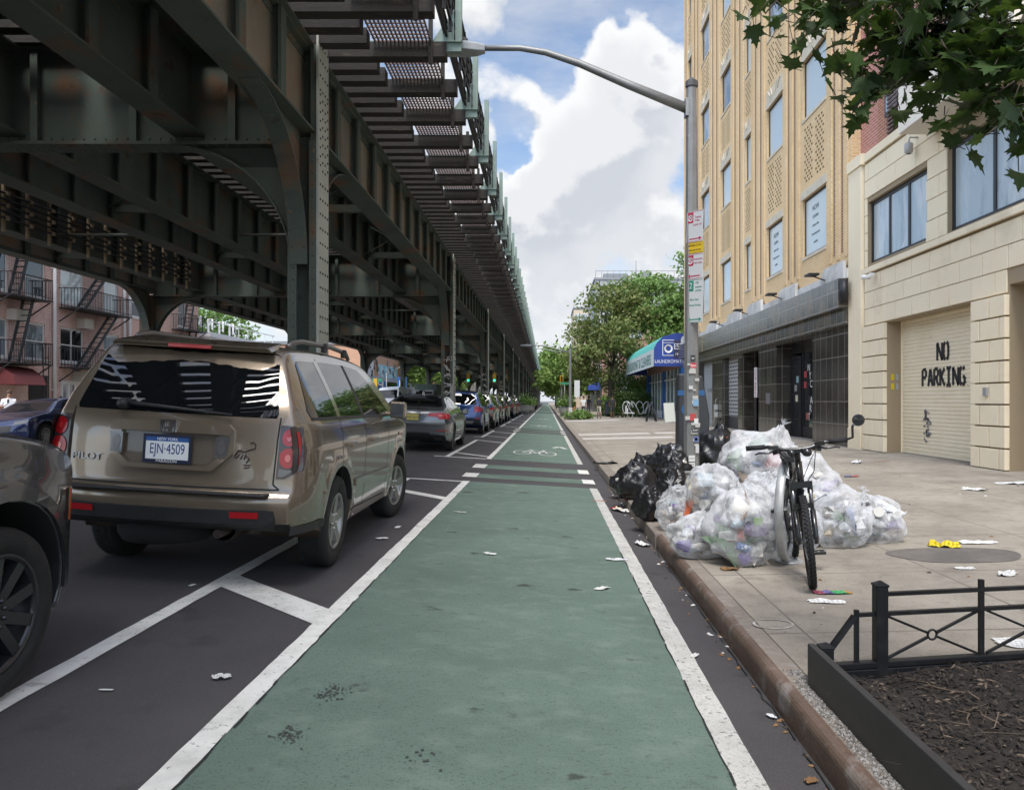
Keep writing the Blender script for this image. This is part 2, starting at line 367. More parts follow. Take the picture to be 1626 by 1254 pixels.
strip_obj('bike_symbol', bike_mark(-.32, 21.6, 1.05), M_white, .0082)
strip_obj('bike_symbol', bike_mark(-.32, 44.5, 1.05), M_white, .0082)
strip_obj('bike_symbol', bike_mark(-.32, 62, 1.05), M_white, .0082)
strip_obj('lane_arrow', [seg2((.2, 24.2), (.42, 24.9), .1), seg2((.42, 24.9), (.6, 24.0), .1)], M_white, .0082)
# patches and marks
M_patch = mat('dark_patch', (.15,.135,.12), .9, layers=(((.10,.092,.083), 4, .4, .6, .8),), bump=.3)
M_chalk = mat('chalk', (.52,.50,.46), .9, layers=(((.33,.29,.25), 14, .42, .55, .9),))
mb = MB(); c = on_walk(1518, 881); mb.add([(c.x + .55*math.cos(t)*(1+.08*math.sin(3*t)), c.y + .36*math.sin(t)*(1+.1*math.cos(2*t)), zs(c.x)+.02*.55*math.cos(t)+.004) for t in [k*math.pi/14 for k in range(28)]], [tuple(range(28))])
struct(mb.build('pavement_patch', M_patch))['label'] = 'dark oval patch in the pavement'
mb = MB(); c = on_walk(1228, 991)
for k in range(28):
    if k in (9, 10): continue
    t, t2 = 2*math.pi*k/28, 2*math.pi*(k+1)/28
    q = [(c.x+r_*math.cos(a)*.125, c.y+r_*math.sin(a)*.105) for a, r_ in ((t,1),(t2,1),(t2,.86),(t,.86))]
    mb.add([(x, y, zs(x)+.004) for x, y in q], [(0,1,2,3)])
struct(mb.build('chalk_ring', M_chalk))
for (y0, y1, x0, x1) in ((27.5, 28.7, 1.3, 4.6), (31.0, 32.3, 1.3, 4.2), (31.0, 32.2, 4.4, 7.2), (52, 54, 1.3, 5)):
    mb = MB(); mb.add([(x, y, zs(x)+.004) for x, y in rect(x0, x1, y0, y1)], [(0,1,2,3)])
    struct(mb.build('pavement_slab', mat('new_concrete', (.50,.48,.45), .9, layers=(((.42,.40,.37), 2, .4, .6, .7),))))

# cracks, tar smudges and tyre scuffs on the carriageway
M_crack = mat('crack', (.022,.022,.022), .95); M_smudge = mat('tar_smudge', (.055,.065,.06), .9)
rnd = random.Random(77); mb = MB()
for (x, y0, y1, am) in ((LL+.117, 1.5, 9.5, .003), (LR-.13, 2.0, 7.5, .003), (1.11, 2, 16, .006)):
    y = y0; px_ = x
    while y < y1:
        y2 = y + rnd.uniform(.05,.16); x2 = x + rnd.gauss(0, am); w_ = rnd.uniform(.002,.006)
        if rnd.random() < .85: flat_poly(mb, [(px_-w_, y), (px_+w_, y), (x2+w_, y2), (x2-w_, y2)], .0095)
        px_ = x2; y = y2
struct(mb.build('road_crack', M_crack, recalc=False))
mb = MB()
for (px, py, r_, n_) in ((525,1100,.06,40), (458,1170,.05,30), (668,1205,.05,8)):
    c = on_road(px, py)
    for k in range(n_*2):
        x, y = c.x+rnd.gauss(0,r_*.6), c.y+rnd.gauss(0,r_); a = rnd.uniform(0,3); q = rnd.uniform(.003,.011)
        flat_poly(mb, [(x+q*rnd.uniform(.5,1.2)*math.cos(a+t*1.2566), y+q*rnd.uniform(.5,1.2)*math.sin(a+t*1.2566)) for t in range(5)], .0097)
struct(mb.build('tar_smudge', M_smudge, recalc=False))
# ================================================================== elevated railway
M_steel = mat('viaduct_steel', (.10,.125,.104), .75, layers=(((.07,.079,.07), .8, .35, .7, .8), ((.17,.095,.055), 1.5, .53, .68, .9), ((.28,.175,.105), 9, .64, .74, .8), ((.05,.045,.038), 3, .62, .72, .7)), bump=.12, bscale=14, spec=.2)
M_web = mat('viaduct_web', (.25,.215,.16), .75, layers=(((.16,.155,.13), 1.1, .4, .65, .85), ((.30,.165,.09), 1.4, .54, .70, .9), ((.09,.07,.05), 3, .60, .74, .7)), bump=.12, bscale=12, spec=.2, stretch=(1,1,.45))
M_collit = mat('column_lit_steel', (.40,.42,.37), .6, layers=(((.30,.32,.28), 1.2, .4, .65, .8), ((.22,.15,.10), 5, .64, .74, .7)), bump=.1, bscale=20)  # lighter steel for the street-facing flange; daylight on it put into the colour
M_greenpost = mat('railing_green', (.21,.28,.24), .6, layers=(((.16,.215,.185), 2, .4, .65, .8), ((.24,.17,.11), 8, .66, .76, .7)))
M_tie = mat('tie_timber', (.030,.026,.022), .85, layers=(((.015,.013,.012), 3, .4, .65, .8), ((.12,.09,.065), 12, .6, .75, .7)), bump=.4, bscale=25, stretch=(.3,1,1))
M_grate = mat('walkway_grating', (.16,.115,.11), .7, layers=(((.24,.18,.17), 8, .4, .6, .7),))
M_cable = mat('cable_black', (.02,.02,.02), .6)
M_rail = mat('rail_steel', (.10,.075,.06), .5, metal=.6)
M_tan = mat('hanger_tan', (.30,.235,.15), .7, layers=(((.17,.12,.08), 6, .45, .65, .8),))
via = thing('elevated_railway', 'dark green riveted steel elevated railway running over the parked cars', 'railway viaduct', (-8.3, 10.7, 0))
BENT = [10.7 + 15.24*k for k in range(-5, 25)]
Y0, Y1 = -80., 385.
GX = [-3.35, -4.92, -7.4, -8.92, -11.65, -13.25]
ZB, ZG, ZT, TIE = 4.97, 5.12, 6.30, .21
def arc_pts(cx, cz, a, b, n=12):  # quarter ellipse from (cx+a, cz) to (cx, cz+b)
    return [(cx + a*math.cos(t*math.pi/2/n), cz + b*math.sin(t*math.pi/2/n)) for t in range(n+1)]
BR_REST = MB()
for bi, yb in enumerate(BENT):
    near = 0 <= yb < 45; rivd = 5 < yb < 30
    for side, (xi, xo) in enumerate(((-3.50, -3.08), (-13.1, -13.52))):
        sg = 1 if side == 0 else -1   # outward
        mb = MB(); zg = zr((xi+xo)/2)
        top = 6.42
        mb.box(xo, xo-.03*sg, yb-.24, yb+.24, zg, top, 1 if side == 0 else 0)                 # outer flange; the street side takes the lighter, lit-face steel
        mb.box(xi, xi+.03*sg, yb-.24, yb+.24, zg, ZB, 0)
        for s2 in (-1, 1):
            mb.box(xo-.031*sg, xo-.13*sg, yb+s2*.237, yb+s2*.21, zg, ZB, 0); mb.box(xi+.031*sg, xi+.12*sg, yb+s2*.237, yb+s2*.21, zg, ZB, 0)
        mb.box(xi+.031*sg, xo-.031*sg, yb-.015, yb+.015, zg, ZB, 0)
        mb.box(xo-.031*sg, xo-.12*sg, yb-.2, yb+.2, ZB, top, 0)
        mb.box(min(xi,xo)-.08, max(xi,xo)+.08, yb-.33, yb+.33, zg-.1, zg+.06, 0)
        if rivd and side == 0:
            z = zg+.4
            while z < 6.3:
                dense = 4.4 < z < 5.6
                for q in (-.06, .06): mb.rivet((xo+.001, yb+q, z), (1,0,0), .02)
                for q in (-.17, .17): mb.rivet((xo+.001, yb+q, z+(.06 if dense else .0)), (1,0,0), .02)
                z += .12 if dense else .2
            z = 1.5
            while z < 4.9:
                for xx in (xo-.08, xi+.075): mb.rivet((xx, yb-.238, z), (0,-1,0), .016)
                z += .16
        c_ = mb.build('column', [M_steel, M_collit], via)
        if side == 0 and bi in (5, 6, 7):   # weathered pale band and scribble at head height
            b2 = MB(); b2.box(xo+.001, xo+.004, yb-.236, yb+.236, zg+.1, 2.0 if bi == 5 else 2.2); b2.box(xo-.128, xo, yb-.243, yb-.2385, zg+.1, 2.0)
            b2.build('paint_band', mat('grey_undercoat', (.33,.32,.30), .7, layers=(((.22,.21,.2), 5, .4, .6, .7),)), c_)
        if side == 0 and bi in (6, 7, 8):
            b2 = MB(); random.seed(bi)
            for gi in range(5):
                zz = 1.6 + gi*.28; pts = []
                for k in range(9): pts.append((xi+.06+.3*random.random(), yb-.246, zz+.24*random.random()))
                b2.tube(pts, .009, 4, 0, False)
            b2.build('graffiti_scribble', mat('spray_white', (.65,.65,.63), .7), c_)
    # cross beam with curved knees
    mb = MB()
    mb.box(-13.1, -3.2, yb-.012, yb+.012, ZB, ZT-.02)
    mb.box(-13.1, -3.49, yb-.19, yb+.19, ZB-.03, ZB+.0); mb.box(-13.1, -3.49, yb-.17, yb-.013, ZB+.001, ZB+.02)
    mb.box(-13.5, -3.1, yb-.17, yb+.17, ZT-.05, ZT-.02)
    for k in range(7):
        x = -4.3 - k*1.35
        for s2 in (-1, 1): mb.box(x-.012, x+.012, yb+s2*.013, yb+s2*.12, ZB+.02, ZT-.05); mb.box(x-.05, x+.05, yb+s2*.121, yb+s2*.135, ZB+.02, ZT-.05)
    if near:
        x = -12.9
        while x < -3.7:
            for q in (-.14, -.06, .06, .14): mb.rivet((x, yb+q, ZB-.031), (0,0,-1), .02)
            mb.rivet((x+.07, yb-.015, ZB+.1), (0,-1,0), .018)
            x += .15 if yb < 20 else .3
    for xc, sg in ((-3.5, -1), (-13.1, 1)):
        ap = arc_pts(xc + sg*1.62, 3.3, -sg*1.62, ZB-3.3-.03)
        poly = [(xc, 3.3)] + ap[1:] + [(xc, ZB-.031)]
        mb.prism(poly, 'y', yb-.012, yb+.012)
        for (a, b) in zip(ap, ap[1:]):
            mb.bar((a[0], yb, a[1]), (b[0], yb, b[1]), .26, .02, up=(sg*(-.7), 0, .7))
    mb.build('cross_beam', M_steel, via)
    # knees along the street, under the outer girders
    for xg in (GX[0], GX[-1]):
        for s2 in (-1, 1):
            mb = MB(); yc = yb + s2*.24
            ap = arc_pts(yc + s2*1.75, 3.3, -s2*1.75, ZG-3.3-.03)
            poly = [(yc, 3.3)] + ap[1:] + [(yc, ZG-.031)]
            mb.prism([(p[0], p[1]) for p in poly], 'x', xg-.012, xg+.012)
            for (a, b) in zip(ap, ap[1:]): mb.bar((xg, a[0], a[1]), (xg, b[0], b[1]), .24, .02, up=(0, s2*.7, .7))
            if near:
                for a in ap[1:-1]:
                    for q in (-.08, .08): mb.rivet((xg+q, a[0]+s2*.012, a[1]-.012), (0, s2*.5, -.7), .016)
            mb.build('knee_brace', M_steel, via)
    # struts between the paired stringers
    if -5 < yb < 200:
        mb = MB() if yb < 55 else BR_REST
        for f_ in (.33, .66):
            y = yb + 15.24*f_
            for a, b in ((0,1), (2,3), (4,5)):
                mb.box(GX[b]+.15, GX[a]-.15, y-.07, y+.07, ZG+.16, ZG+.18); mb.box(GX[b]+.15, GX[a]-.15, y-.012, y+.012, ZG+.18, ZG+.32)
                mb.bar((GX[b]+.05, y+.03, ZT-.1), (GX[a]-.05, y+.03, ZG+.25), .08, .015); mb.bar((GX[b]+.05, y-.03, ZG+.25), (GX[a]-.05, y-.03, ZT-.1), .08, .015)
        for a, b in ((1,2), (3,4)):
            mb.box(GX[b]+.15, GX[a]-.15, yb+7.62-.08, yb+7.62+.08, ZG+.25, ZG+.28)
        if yb < 55:
            for k in range(0, len(mb.v), 8):
                m1 = MB(); m1.add(mb.v[k:k+8], [(0,3,2,1),(4,5,6,7),(0,1,5,4),(1,2,6,5),(2,3,7,6),(3,0,4,7)]); m1.build('brace', M_steel, via)
BR_REST.build('brace', M_steel, via)['kind'] = 'stuff'
for gi, x in enumerate(GX):
    mb = MB(); outer = gi == 0
    mb.box(x-.01, x+.01, Y0, Y1, ZG, ZT-.02, 1 if gi in (0, 5) else 0)
    mb.box(x-.21, x+.21, Y0, Y1, ZG-.03, ZG); mb.box(x-.2, x+.2, Y0, Y1, ZT-.03, ZT-.002)
    for s2 in (-1, 1):
        mb.box(x+s2*.0101, x+s2*.12, Y0, Y1, ZT-.055, ZT-.031); mb.box(x+s2*.0101, x+s2*.025, Y0, Y1, ZT-.16, ZT-.056); mb.box(x+s2*.0101, x+s2*.025, Y0, Y1, ZG+.001, ZG+.12)
    k = 0; y = BENT[0]
    while y < Y1:
        for s2 in (-1, 1):
            if abs((y-10.7) % 15.24) > .1: mb.box(x+s2*.0255, x+s2*.14, y-.012, y+.012, ZG+.001, ZT-.06); mb.box(x+s2*.11, x+s2*.15, y-.09, y+.09, ZG+.003, ZT-.062)
        y += 15.24/12
    if gi in (0, 1, 2):
        y = 2.
        while y < 36:
            if gi == 0:
                mb.rivet((x+.0255, y, ZT-.11), (1,0,0), .018); mb.rivet((x+.0255, y, ZG+.06), (1,0,0), .018)
            mb.rivet((x-.0255, y, ZG+.06), (-1,0,0), .018)
            y += .14
    mb.build('girder', [M_steel, M_web], via)
# sleepers (ties): the nearest hundred as parts, all others as one
near_t, rest = [], MB()
i = 0; y = Y0
TR = [(-6.15, -2.46), (-9.98, -6.36), (-14.0, -10.2)]
while y < Y1:
    i += 1
    for ti, (a, b) in enumerate(TR):
        long_ = i % 3 == 0 and ti == 0
        b2 = -1.42 if long_ else b + random.uniform(-.04, .05)
        args = (a, b2, y-.105+random.uniform(-.012,.012), y+.105, ZT, ZT+TIE)
        if ti == 0 and 5 < y < 47: near_t.append((args, long_))
        else:
            rest.box(*args)
            if long_ and y < 120: rest.box(-1.66, -1.60, y-.14, y-.106, ZT-.12, ZT+.7)
    y += .4233
for args, long_ in near_t[:100]:
    mb = MB(); mb.box(*args)
    if long_: mb.box(-1.66, -1.60, args[2]-.036, args[2]-.001, ZT-.12, ZT+.7)
    mb.build('tie', M_tie, via)
rest.build('tie', M_tie, via)['kind'] = 'stuff'
for a, b in TR:
    c_ = {-6.15: -4.13, -9.98: -8.16, -14.0: -12.45}[a]
    for s2 in (-.72, .72):
        mb = MB(); mb.box(c_+s2-.035, c_+s2+.035, Y0, Y1, ZT+TIE, ZT+TIE+.16); mb.build('rail', M_rail, via)
mb = MB()   # walkway grating
nb = 15
for k in range(nb):
    x = -2.42 + k*.056; mb.box(x-.009, x+.009, Y0, Y1, ZT+TIE+.001, ZT+TIE+.035)
y = Y0
while y < 160: mb.box(-2.44, -1.62, y-.012, y+.012, ZT+TIE+.008, ZT+TIE+.028); y += .105
mb.box(-2.44, -1.62, 160, Y1, ZT+TIE+.008, ZT+TIE+.028)
mb.build('walkway_grating', M_grate, via)
mb = MB()
for z in (6.78, 6.95, 7.12, 7.29, 7.46): mb.box(-1.365, -1.33, Y0, Y1, z-.02, z+.02)
for q in range(5): mb.tube([(-1.42-.03*(q % 2), Y0, 6.62+.05*q), (-1.42-.03*(q % 2), 60, 6.62+.05*q), (-1.42, Y1, 6.62+.05*q)], .022, 6)
y = Y0
while y < 110: mb.box(-1.37, -1.325, y-.012, y+.012, 6.6, 7.5); mb.box(-1.33, -1.27, y-.01, y+.01, 7.1, 7.12); y += .635
mb.build('handrail', M_cable, via)
posts, restp = [], MB()
y = 10.98 - 2.54*30; 
def post(mb, y):
    mb.box(-3.1, -1.21, y-.05, y+.05, 6.385, 6.40); mb.box(-3.1, -1.21, y-.012, y+.0, 6.401, 6.52); mb.box(-3.1, -1.21, y-.05, y+.05, 6.521, 6.535)
    mb.box(-1.29, -1.20, y-.045, y+.045, 6.536, 7.68); mb.prism([(-1.31, 6.54), (-1.31, 7.0), (-1.62, 6.54)], 'y', y-.012, y+.0)
n_ = 0
while y < Y1:
    if 4 < y and n_ < 100: mb = MB(); post(mb, y); mb.build('railing_post', M_greenpost, via); n_ += 1
    else: post(restp, y)
    y += 2.54
restp.build('railing_post', M_greenpost, via)['kind'] = 'stuff'
# pipe rack hung beside the far stringer
rk = MB()
for z in (5.27, 5.40, 5.53, 5.66, 5.79): rk.tube([(-11.30, 13, z), (-11.30, 24.6, z)], .025, 6, 1)
y = 13.2
while y < 24.7:
    rk.box(-11.39, -11.335, y-.03, y+.03, ZG-.12, 6.0, 0)
    for z in (5.27, 5.53, 5.79): rk.box(-11.335, -11.25, y-.045, y+.045, z-.04, z+.04, 0)
    y += .75
rk.build('pipe_rack', [M_tan, M_cable], via)
# ================================================================== right side buildings
FX = 8.1
M_tanbrick = brick_mat('tan_brick', (.80,.555,.285), (.72,.48,.225), (.82,.69,.50), .215, .078, .011, .5, .85, .5, layers=(((.62,.41,.20), .5, .45, .75, .5), ((.84,.66,.42), 1.7, .5, .75, .5), ((.55,.41,.24), .22, .52, .72, .45)))
M_brownbrick = brick_mat('brown_brick', (.22,.115,.07), (.28,.15,.085), (.46,.36,.25), .215, .078, .011, .5, .85, .4)
M_holes = brick_mat('perforated_brick', (.80,.555,.285), (.72,.48,.225), (.82,.69,.50), .215, .078, .011, .5, .85, .5)
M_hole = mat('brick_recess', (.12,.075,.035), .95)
M_sill = mat('carved_stone', (.64,.57,.45), .85, layers=(((.48,.41,.31), 3, .45, .7, .7),), bump=.3)
M_whitestone = mat('white_stone', (.66,.65,.62), .85, layers=(((.33,.31,.28), 1.5, .45, .7, .7),), bump=.3)
M_frame = mat('black_window_frame', (.018,.019,.022), .4)
M_pane = mat('window_glass', (.22,.27,.30), .05, layers=(((.46,.50,.52), .55, .47, .55, .85), ((.10,.12,.13), .9, .55, .6, .8)), spec=1., stretch=(1,1.1,.5))  # pale base paints reflected sky into the glass; noise suggests curtains
M_paneb = glass_mat('blinds_behind_glass', (.55,.62,.62), .12, .8)
M_paned = glass_mat('dark_glass', (.015,.017,.02), .04, .8)
M_tile = brick_mat('black_granite_tile', (.030,.026,.022), (.060,.052,.043), (.20,.18,.15), .46, .62, .014, .0, .16, .15, .7, layers=(((.13,.112,.095), 60, .58, .70, .4), ((.13,.115,.10), .9, .50, .72, .5), ((.20,.18,.15), 3, .62, .72, .4)))
M_tile2 = brick_mat('worn_granite_band', (.05,.044,.038), (.10,.09,.078), (.26,.24,.21), .46, .42, .014, .0, .18, .15, .7, layers=(((.17,.125,.08), 1.3, .50, .60, .6), ((.20,.185,.165), 2.6, .60, .68, .45), ((.10,.09,.08), 60, .6, .7, .3)))
M_black = mat('black_metal', (.016,.016,.018), .45)
M_shutter = mat('grey_shutter', (.42,.45,.47), .6, layers=(((.33,.35,.37), 2, .4, .7, .6),))
def dz(py, D): return CH - (py - VY)*D/F
def fd(px, X=FX): return X*F/(px - VX)
# ---------------------------------------------- tall tan brick building
tb = thing('brick_building', 'tall tan brick building with ribbed piers and a black tiled shopfront', 'building', (FX+6, 33, .2))
BY0, BY1, BH = 20.6, 45.6, 27.5
wins = [(22.45, 24.5, 0), (26.6, 28.45, 0), (30.75, 31.55, 1), (34.1, 35.9, 0), (38.6, 40.5, 0), (43.3, 44.2, 1)]
rows = [(5.95 + 4.33*k, 7.78 + 4.33*k) for k in range(5)]
wall = MB()
ys = sorted([BY0] + [v for a, b, _ in wins for v in (a, b)] + [BY1])
for i in range(len(ys)-1):
    a, b = ys[i], ys[i+1]
    if i % 2 == 0: wall.box(FX, FX+.4, a, b, 5.0, BH)
    else:
        zz = 5.0
        for z0, z1 in rows: wall.box(FX, FX+.4, a, b, zz, z0); zz = z1
        wall.box(FX, FX+.4, a, b, zz, BH)
wall.box(FX+.41, FX+12, BY0, BY0+.3, 5.0, BH); wall.box(FX+.41, FX+12, BY1-.3, BY1, 0.2, BH); wall.box(FX+.41, FX+12, BY0+.31, BY1-.31, BH-.6, BH-.5); wall.box(FX+12, FX+12.3, BY0, BY1, .2, BH)
wall.build('wall', M_tanbrick, tb)
rib = MB(); brn = MB()
piers = [(20.75, 22.2), (24.75, 26.35), (28.7, 30.5), (31.8, 33.85), (36.15, 38.35), (40.75, 43.05), (44.4, 45.5)]
for a, b in piers:
    n_ = 3 if b-a > 1.2 else 2
    wd = (b-a)/(2*n_-1)
    rib.box(FX-.014, FX-.001, a, b, 5.1, BH+.3)
    for k in range(n_):
        y = a + k*2*wd; rib.box(FX-.034, FX-.015, y+.03, y+wd-.03, 5.35, BH+.3)
    for k in range(n_-1):
        y = a + (2*k+1)*wd; brn.box(FX-.020, FX-.015, y+wd*.3, y+wd*.7, 5.5, BH+.2)
rib.build('pier', M_tanbrick, tb)['kind'] = 'stuff'
brn.build('brick_stripe', M_brownbrick, tb)['kind'] = 'stuff'
for ci, (a, b, nar) in enumerate(wins):
    for ri, (z0, z1) in enumerate(rows):
        li = MB(); li.box(FX-.035, FX-.001, a-.1, b+.1, z1+.001, z1+.26)
        if ri > 0:
            li.box(FX-.025, FX-.001, a-.05, b+.05, z1+.261, z1+.62)
            for k in range(5):  # carved rays
                y = a + (b-a)*(k+.5)/5; li.bar((FX-.035, (a+b)/2+(y-(a+b)/2)*.55, z1+.30), (FX-.035, y, z1+.60), .035, .03)
        li.box(FX-.03, FX-.001, a-.03, b+.03, z0-.09, z0-.001)
        li.build('lintel', M_sill, tb)
        fr = MB(); t = .07
        fr.box(FX+.07, FX+.14, a, a+t, z0, z1); fr.box(FX+.07, FX+.14, b-t, b, z0, z1); fr.box(FX+.07, FX+.14, a+t, b-t, z0, z0+t); fr.box(FX+.07, FX+.14, a+t, b-t, z1-t, z1)
        f_ = fr.build('window', M_frame, tb)
        pn = MB(); pn.box(FX+.09, FX+.105, a+t, b-t, z0+t, z1-t)
        if not nar and (ci + ri) % 2 == 1 or ri == 0: pn.box(FX+.108, FX+.12, a+t, b-t-(b-a)*.15, z0+t, z1-t)
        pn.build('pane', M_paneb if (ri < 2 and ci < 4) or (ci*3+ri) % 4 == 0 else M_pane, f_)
        if ri == 0 and ci < 2:   # printed writing on the lowest panes
            for k, (s_, sz) in enumerate((('NOW', .22), ('LEASING', .13), ('Medical office', .10), ('Community space', .10), ('available', .10))):
                text(s_, sz, (FX+.086, (a+b)/2+.1, z1-.42-.26*k), FACE_W, mat('pane_print', (.16,.2,.2), .6), 'window_print', f_)
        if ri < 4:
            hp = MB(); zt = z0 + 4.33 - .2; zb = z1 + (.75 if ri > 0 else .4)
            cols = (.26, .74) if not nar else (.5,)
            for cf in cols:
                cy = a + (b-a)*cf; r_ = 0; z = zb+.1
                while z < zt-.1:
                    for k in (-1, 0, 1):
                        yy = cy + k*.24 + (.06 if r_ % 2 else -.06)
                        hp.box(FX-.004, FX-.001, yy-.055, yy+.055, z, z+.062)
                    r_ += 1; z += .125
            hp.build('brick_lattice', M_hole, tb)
pp = MB(); pp.box(FX-.2, FX+.2, BY0, BY1, BH+.3, BH+.8); pp.build('parapet', M_whitestone, tb)
# shopfront
sf = MB(); zf = .2
P = [(20.6, 23.6), (27.3, 29.6), (32.05, 32.8), (35.7, 37.9), (41.0, 45.6)]
for a, b in P: sf.box(FX-.0, FX+.6, a, b, zf, 3.4)
sf.box(FX+1.5, FX+1.7, 23.6, 32.05, zf, 3.4)
sf.box(FX+.0, FX+.6, BY0, BY1, 3.401, 3.9)
sf.box(FX+.601, FX+1.49, 29.61, 29.8, zf, 3.4); sf.box(FX+.601, FX+1.49, 27.1, 27.29, zf, 3.4)
sf.build('tiled_front', M_tile, tb)
sb_ = MB(); sb_.box(FX-.34, FX-.0, BY0+.02, BY1, 3.93, 4.72); sb_.box(FX-.16, FX-.001, BY0+.02, BY1, 3.5, 3.92)
sb_.build('fascia', M_tile2, tb)
lg = MB(); lg.box(FX-.12, FX-.001, BY0, BY1, 4.73, 5.0)
for a, b in piers: lg.box(FX-.2, FX-.121, a-.1, b+.1, 4.73, 5.12); lg.box(FX-.17, FX-.077, a, b, 5.0, 5.22)
lg.build('ledge', M_whitestone, tb)
dr = MB()   # glass door and side light in the recess
dr.box(FX+.55, FX+.62, 23.6, 25.0, zf, 3.4); dr.box(FX+.55, FX+.62, 26.12, 26.22, zf, 3.4); dr.box(FX+.55, FX+.62, 25.0, 26.12, zf, .6); dr.box(FX+.55, FX+.62, 25.0, 27.28, 3.1, 3.4)
dr.box(FX+.5, FX+.56, 26.23, 26.36, zf, 3.0); dr.box(FX+.5, FX+.56, 27.1, 27.25, zf, 3.0); dr.box(FX+.5, FX+.56, 26.37, 27.09, zf, .45); dr.box(FX+.5, FX+.56, 26.37, 27.09, 2.9, 3.0); dr.box(FX+.46, FX+.5, 27.12, 27.18, 1.0, 1.5)
d_ = dr.build('door', M_black, tb)
gp = MB(); gp.box(FX+.575, FX+.59, 25.0, 26.12, .6, 3.1); gp.box(FX+.52, FX+.53, 26.37, 27.09, .45, 2.9); gp.build('pane', M_paned, d_)
wm = mat('white_vinyl', (.75,.75,.73), .6)
for k, s_ in enumerate('NYC ART'): text(s_, .34, (FX+.57, 25.62-.28*math.sin(k*.5), 2.55-.27*k), FACE_W, wm, 'window_lettering', d_)
for (y_, z_, c) in ((26.7, 1.55, (.65,.6,.45)), (26.6, 2.2, (.25,.4,.4)), (26.8, 1.9, (.3,.3,.28)), (25.95, 2.35, (.45,.05,.06)), (25.97, 2.0, (.45,.05,.06)), (25.75, .95, (.4,.1,.08))):
    b2 = MB(); b2.box(FX+.515 if y_ > 26.2 else FX+.565, FX+.5185 if y_ > 26.2 else FX+.572, y_-.12, y_+.12, z_-.11, z_+.11); b2.build('notice', mat('notice', c, .6), d_)
def roller(name, X, a, b, z0, z1, m, parent, pitch=.09):
    mb = MB(); z = z0
    while z < z1-.001:
        zt = min(z+pitch, z1)
        mb.add([(X, a, z), (X, b, z), (X-.018, b, z+.02), (X-.018, a, z+.02), (X-.018, b, zt-.015), (X-.018, a, zt-.015), (X, b, zt), (X, a, zt)], [(0,1,2,3), (3,2,4,5), (5,4,6,7)]); z = zt
    mb.box(X-.03, X+.01, a, b, z0-.06, z0)
    return mb.build(name, m, parent)
roller('roller_shutter', FX+.25, 37.9, 41.0, .28, 3.4, M_shutter, tb)
text('NO 7085', .28, (FX+.22, 39.4, 2.0), FACE_W, mat('shutter_ink', (.22,.24,.26), .7), 'shutter_writing', tb)
# perforated grille
gm = brick_mat('grille', (.012,.012,.014), (.014,.014,.015), (.50,.51,.50), .30, .17, .055, .5, .5, .4)
b2 = MB(); b2.box(FX+.3, FX+.34, 32.8, 35.7, .75, 3.4, 0); b2.box(FX+.29, FX+.35, 32.8, 35.7, .22, .74, 1); b2.build('security_grille', [gm, mat('grille_base', (.06,.06,.065), .5)], tb)
mb = MB(); 
for y_ in (22.0, 26.0, 30.5, 35, 40.5):   # spot lamps over the sign band
    mb = MB(); mb.bar((FX-.12, y_, 4.85), (FX-.55, y_, 5.0), .03, .03); mb.box(FX-.72, FX-.42, y_-.2, y_+.2, 5.0, 5.06); mb.build('sign_lamp', M_black, tb)
mb = MB(); mb.tube([(FX-.25, 20.45, 4.05), (FX-.25, 20.45, 4.65)], .11, 12); mb.bar((FX-.2, 20.5, 4.3), (FX+.05, 20.7, 4.3), .05, .05); mb.build('wall_lamp', M_black, tb)
mb = MB(); mb.box(FX-.035, FX-.001, 28.1, 28.5, 1.35, 1.75); mb.build('intercom', mat('steel_plate', (.25,.25,.25), .4, metal=.5), tb)
for a in (0, 1, 2):   # worn round gold crest, left of the sign band
    mb = MB(); mb.lathe([(.17, -.344), (.17, -.352), (.12, -.352), (.12, -.344)], 20, (FX, 38.6, 4.1+.2*a), 'x'); mb.build('crest', mat('gold_crest', (.32,.26,.13), .5), tb)
sg = MB(); sg.box(FX-.05, FX-.02, 29.7, 30.05, 1.6, 2.75); 
so = tag(sg.build('notice_board', mat('notice_white', (.7,.7,.68), .6)), 'narrow white sign with red lettering beside the dark shop entrance', 'sign')
text('FOR RENT', .24, (FX-.053, 29.87, 2.15), (R(90), R(90), R(-90)), mat('red_ink', (.5,.04,.05), .6), 'lettering', so)
b2 = MB(); b2.box(FX-.05, FX-.02, 29.86, 29.9, .26, 1.6); b2.build('post', M_black, so)
mt = MB()
for z_ in (.7, 1.05): mt.box(FX-.16, FX-.01, 36.6, 36.8, z_, z_+.25); mt.tube([(FX-.09, 36.7, .25), (FX-.09, 36.7, 1.5), (FX-.02, 36.7, 1.6)], .03, 8)
mt.tube([(FX-.07, 37.0, .25), (FX-.07, 37.0, 1.2), (FX-.01, 37.0, 1.25)], .035, 8)
tag(mt.build('gas_meter', mat('meter_grey', (.45,.46,.45), .5)), 'grey gas meters and pipes on the tiled pier by the shutter', 'gas meter')
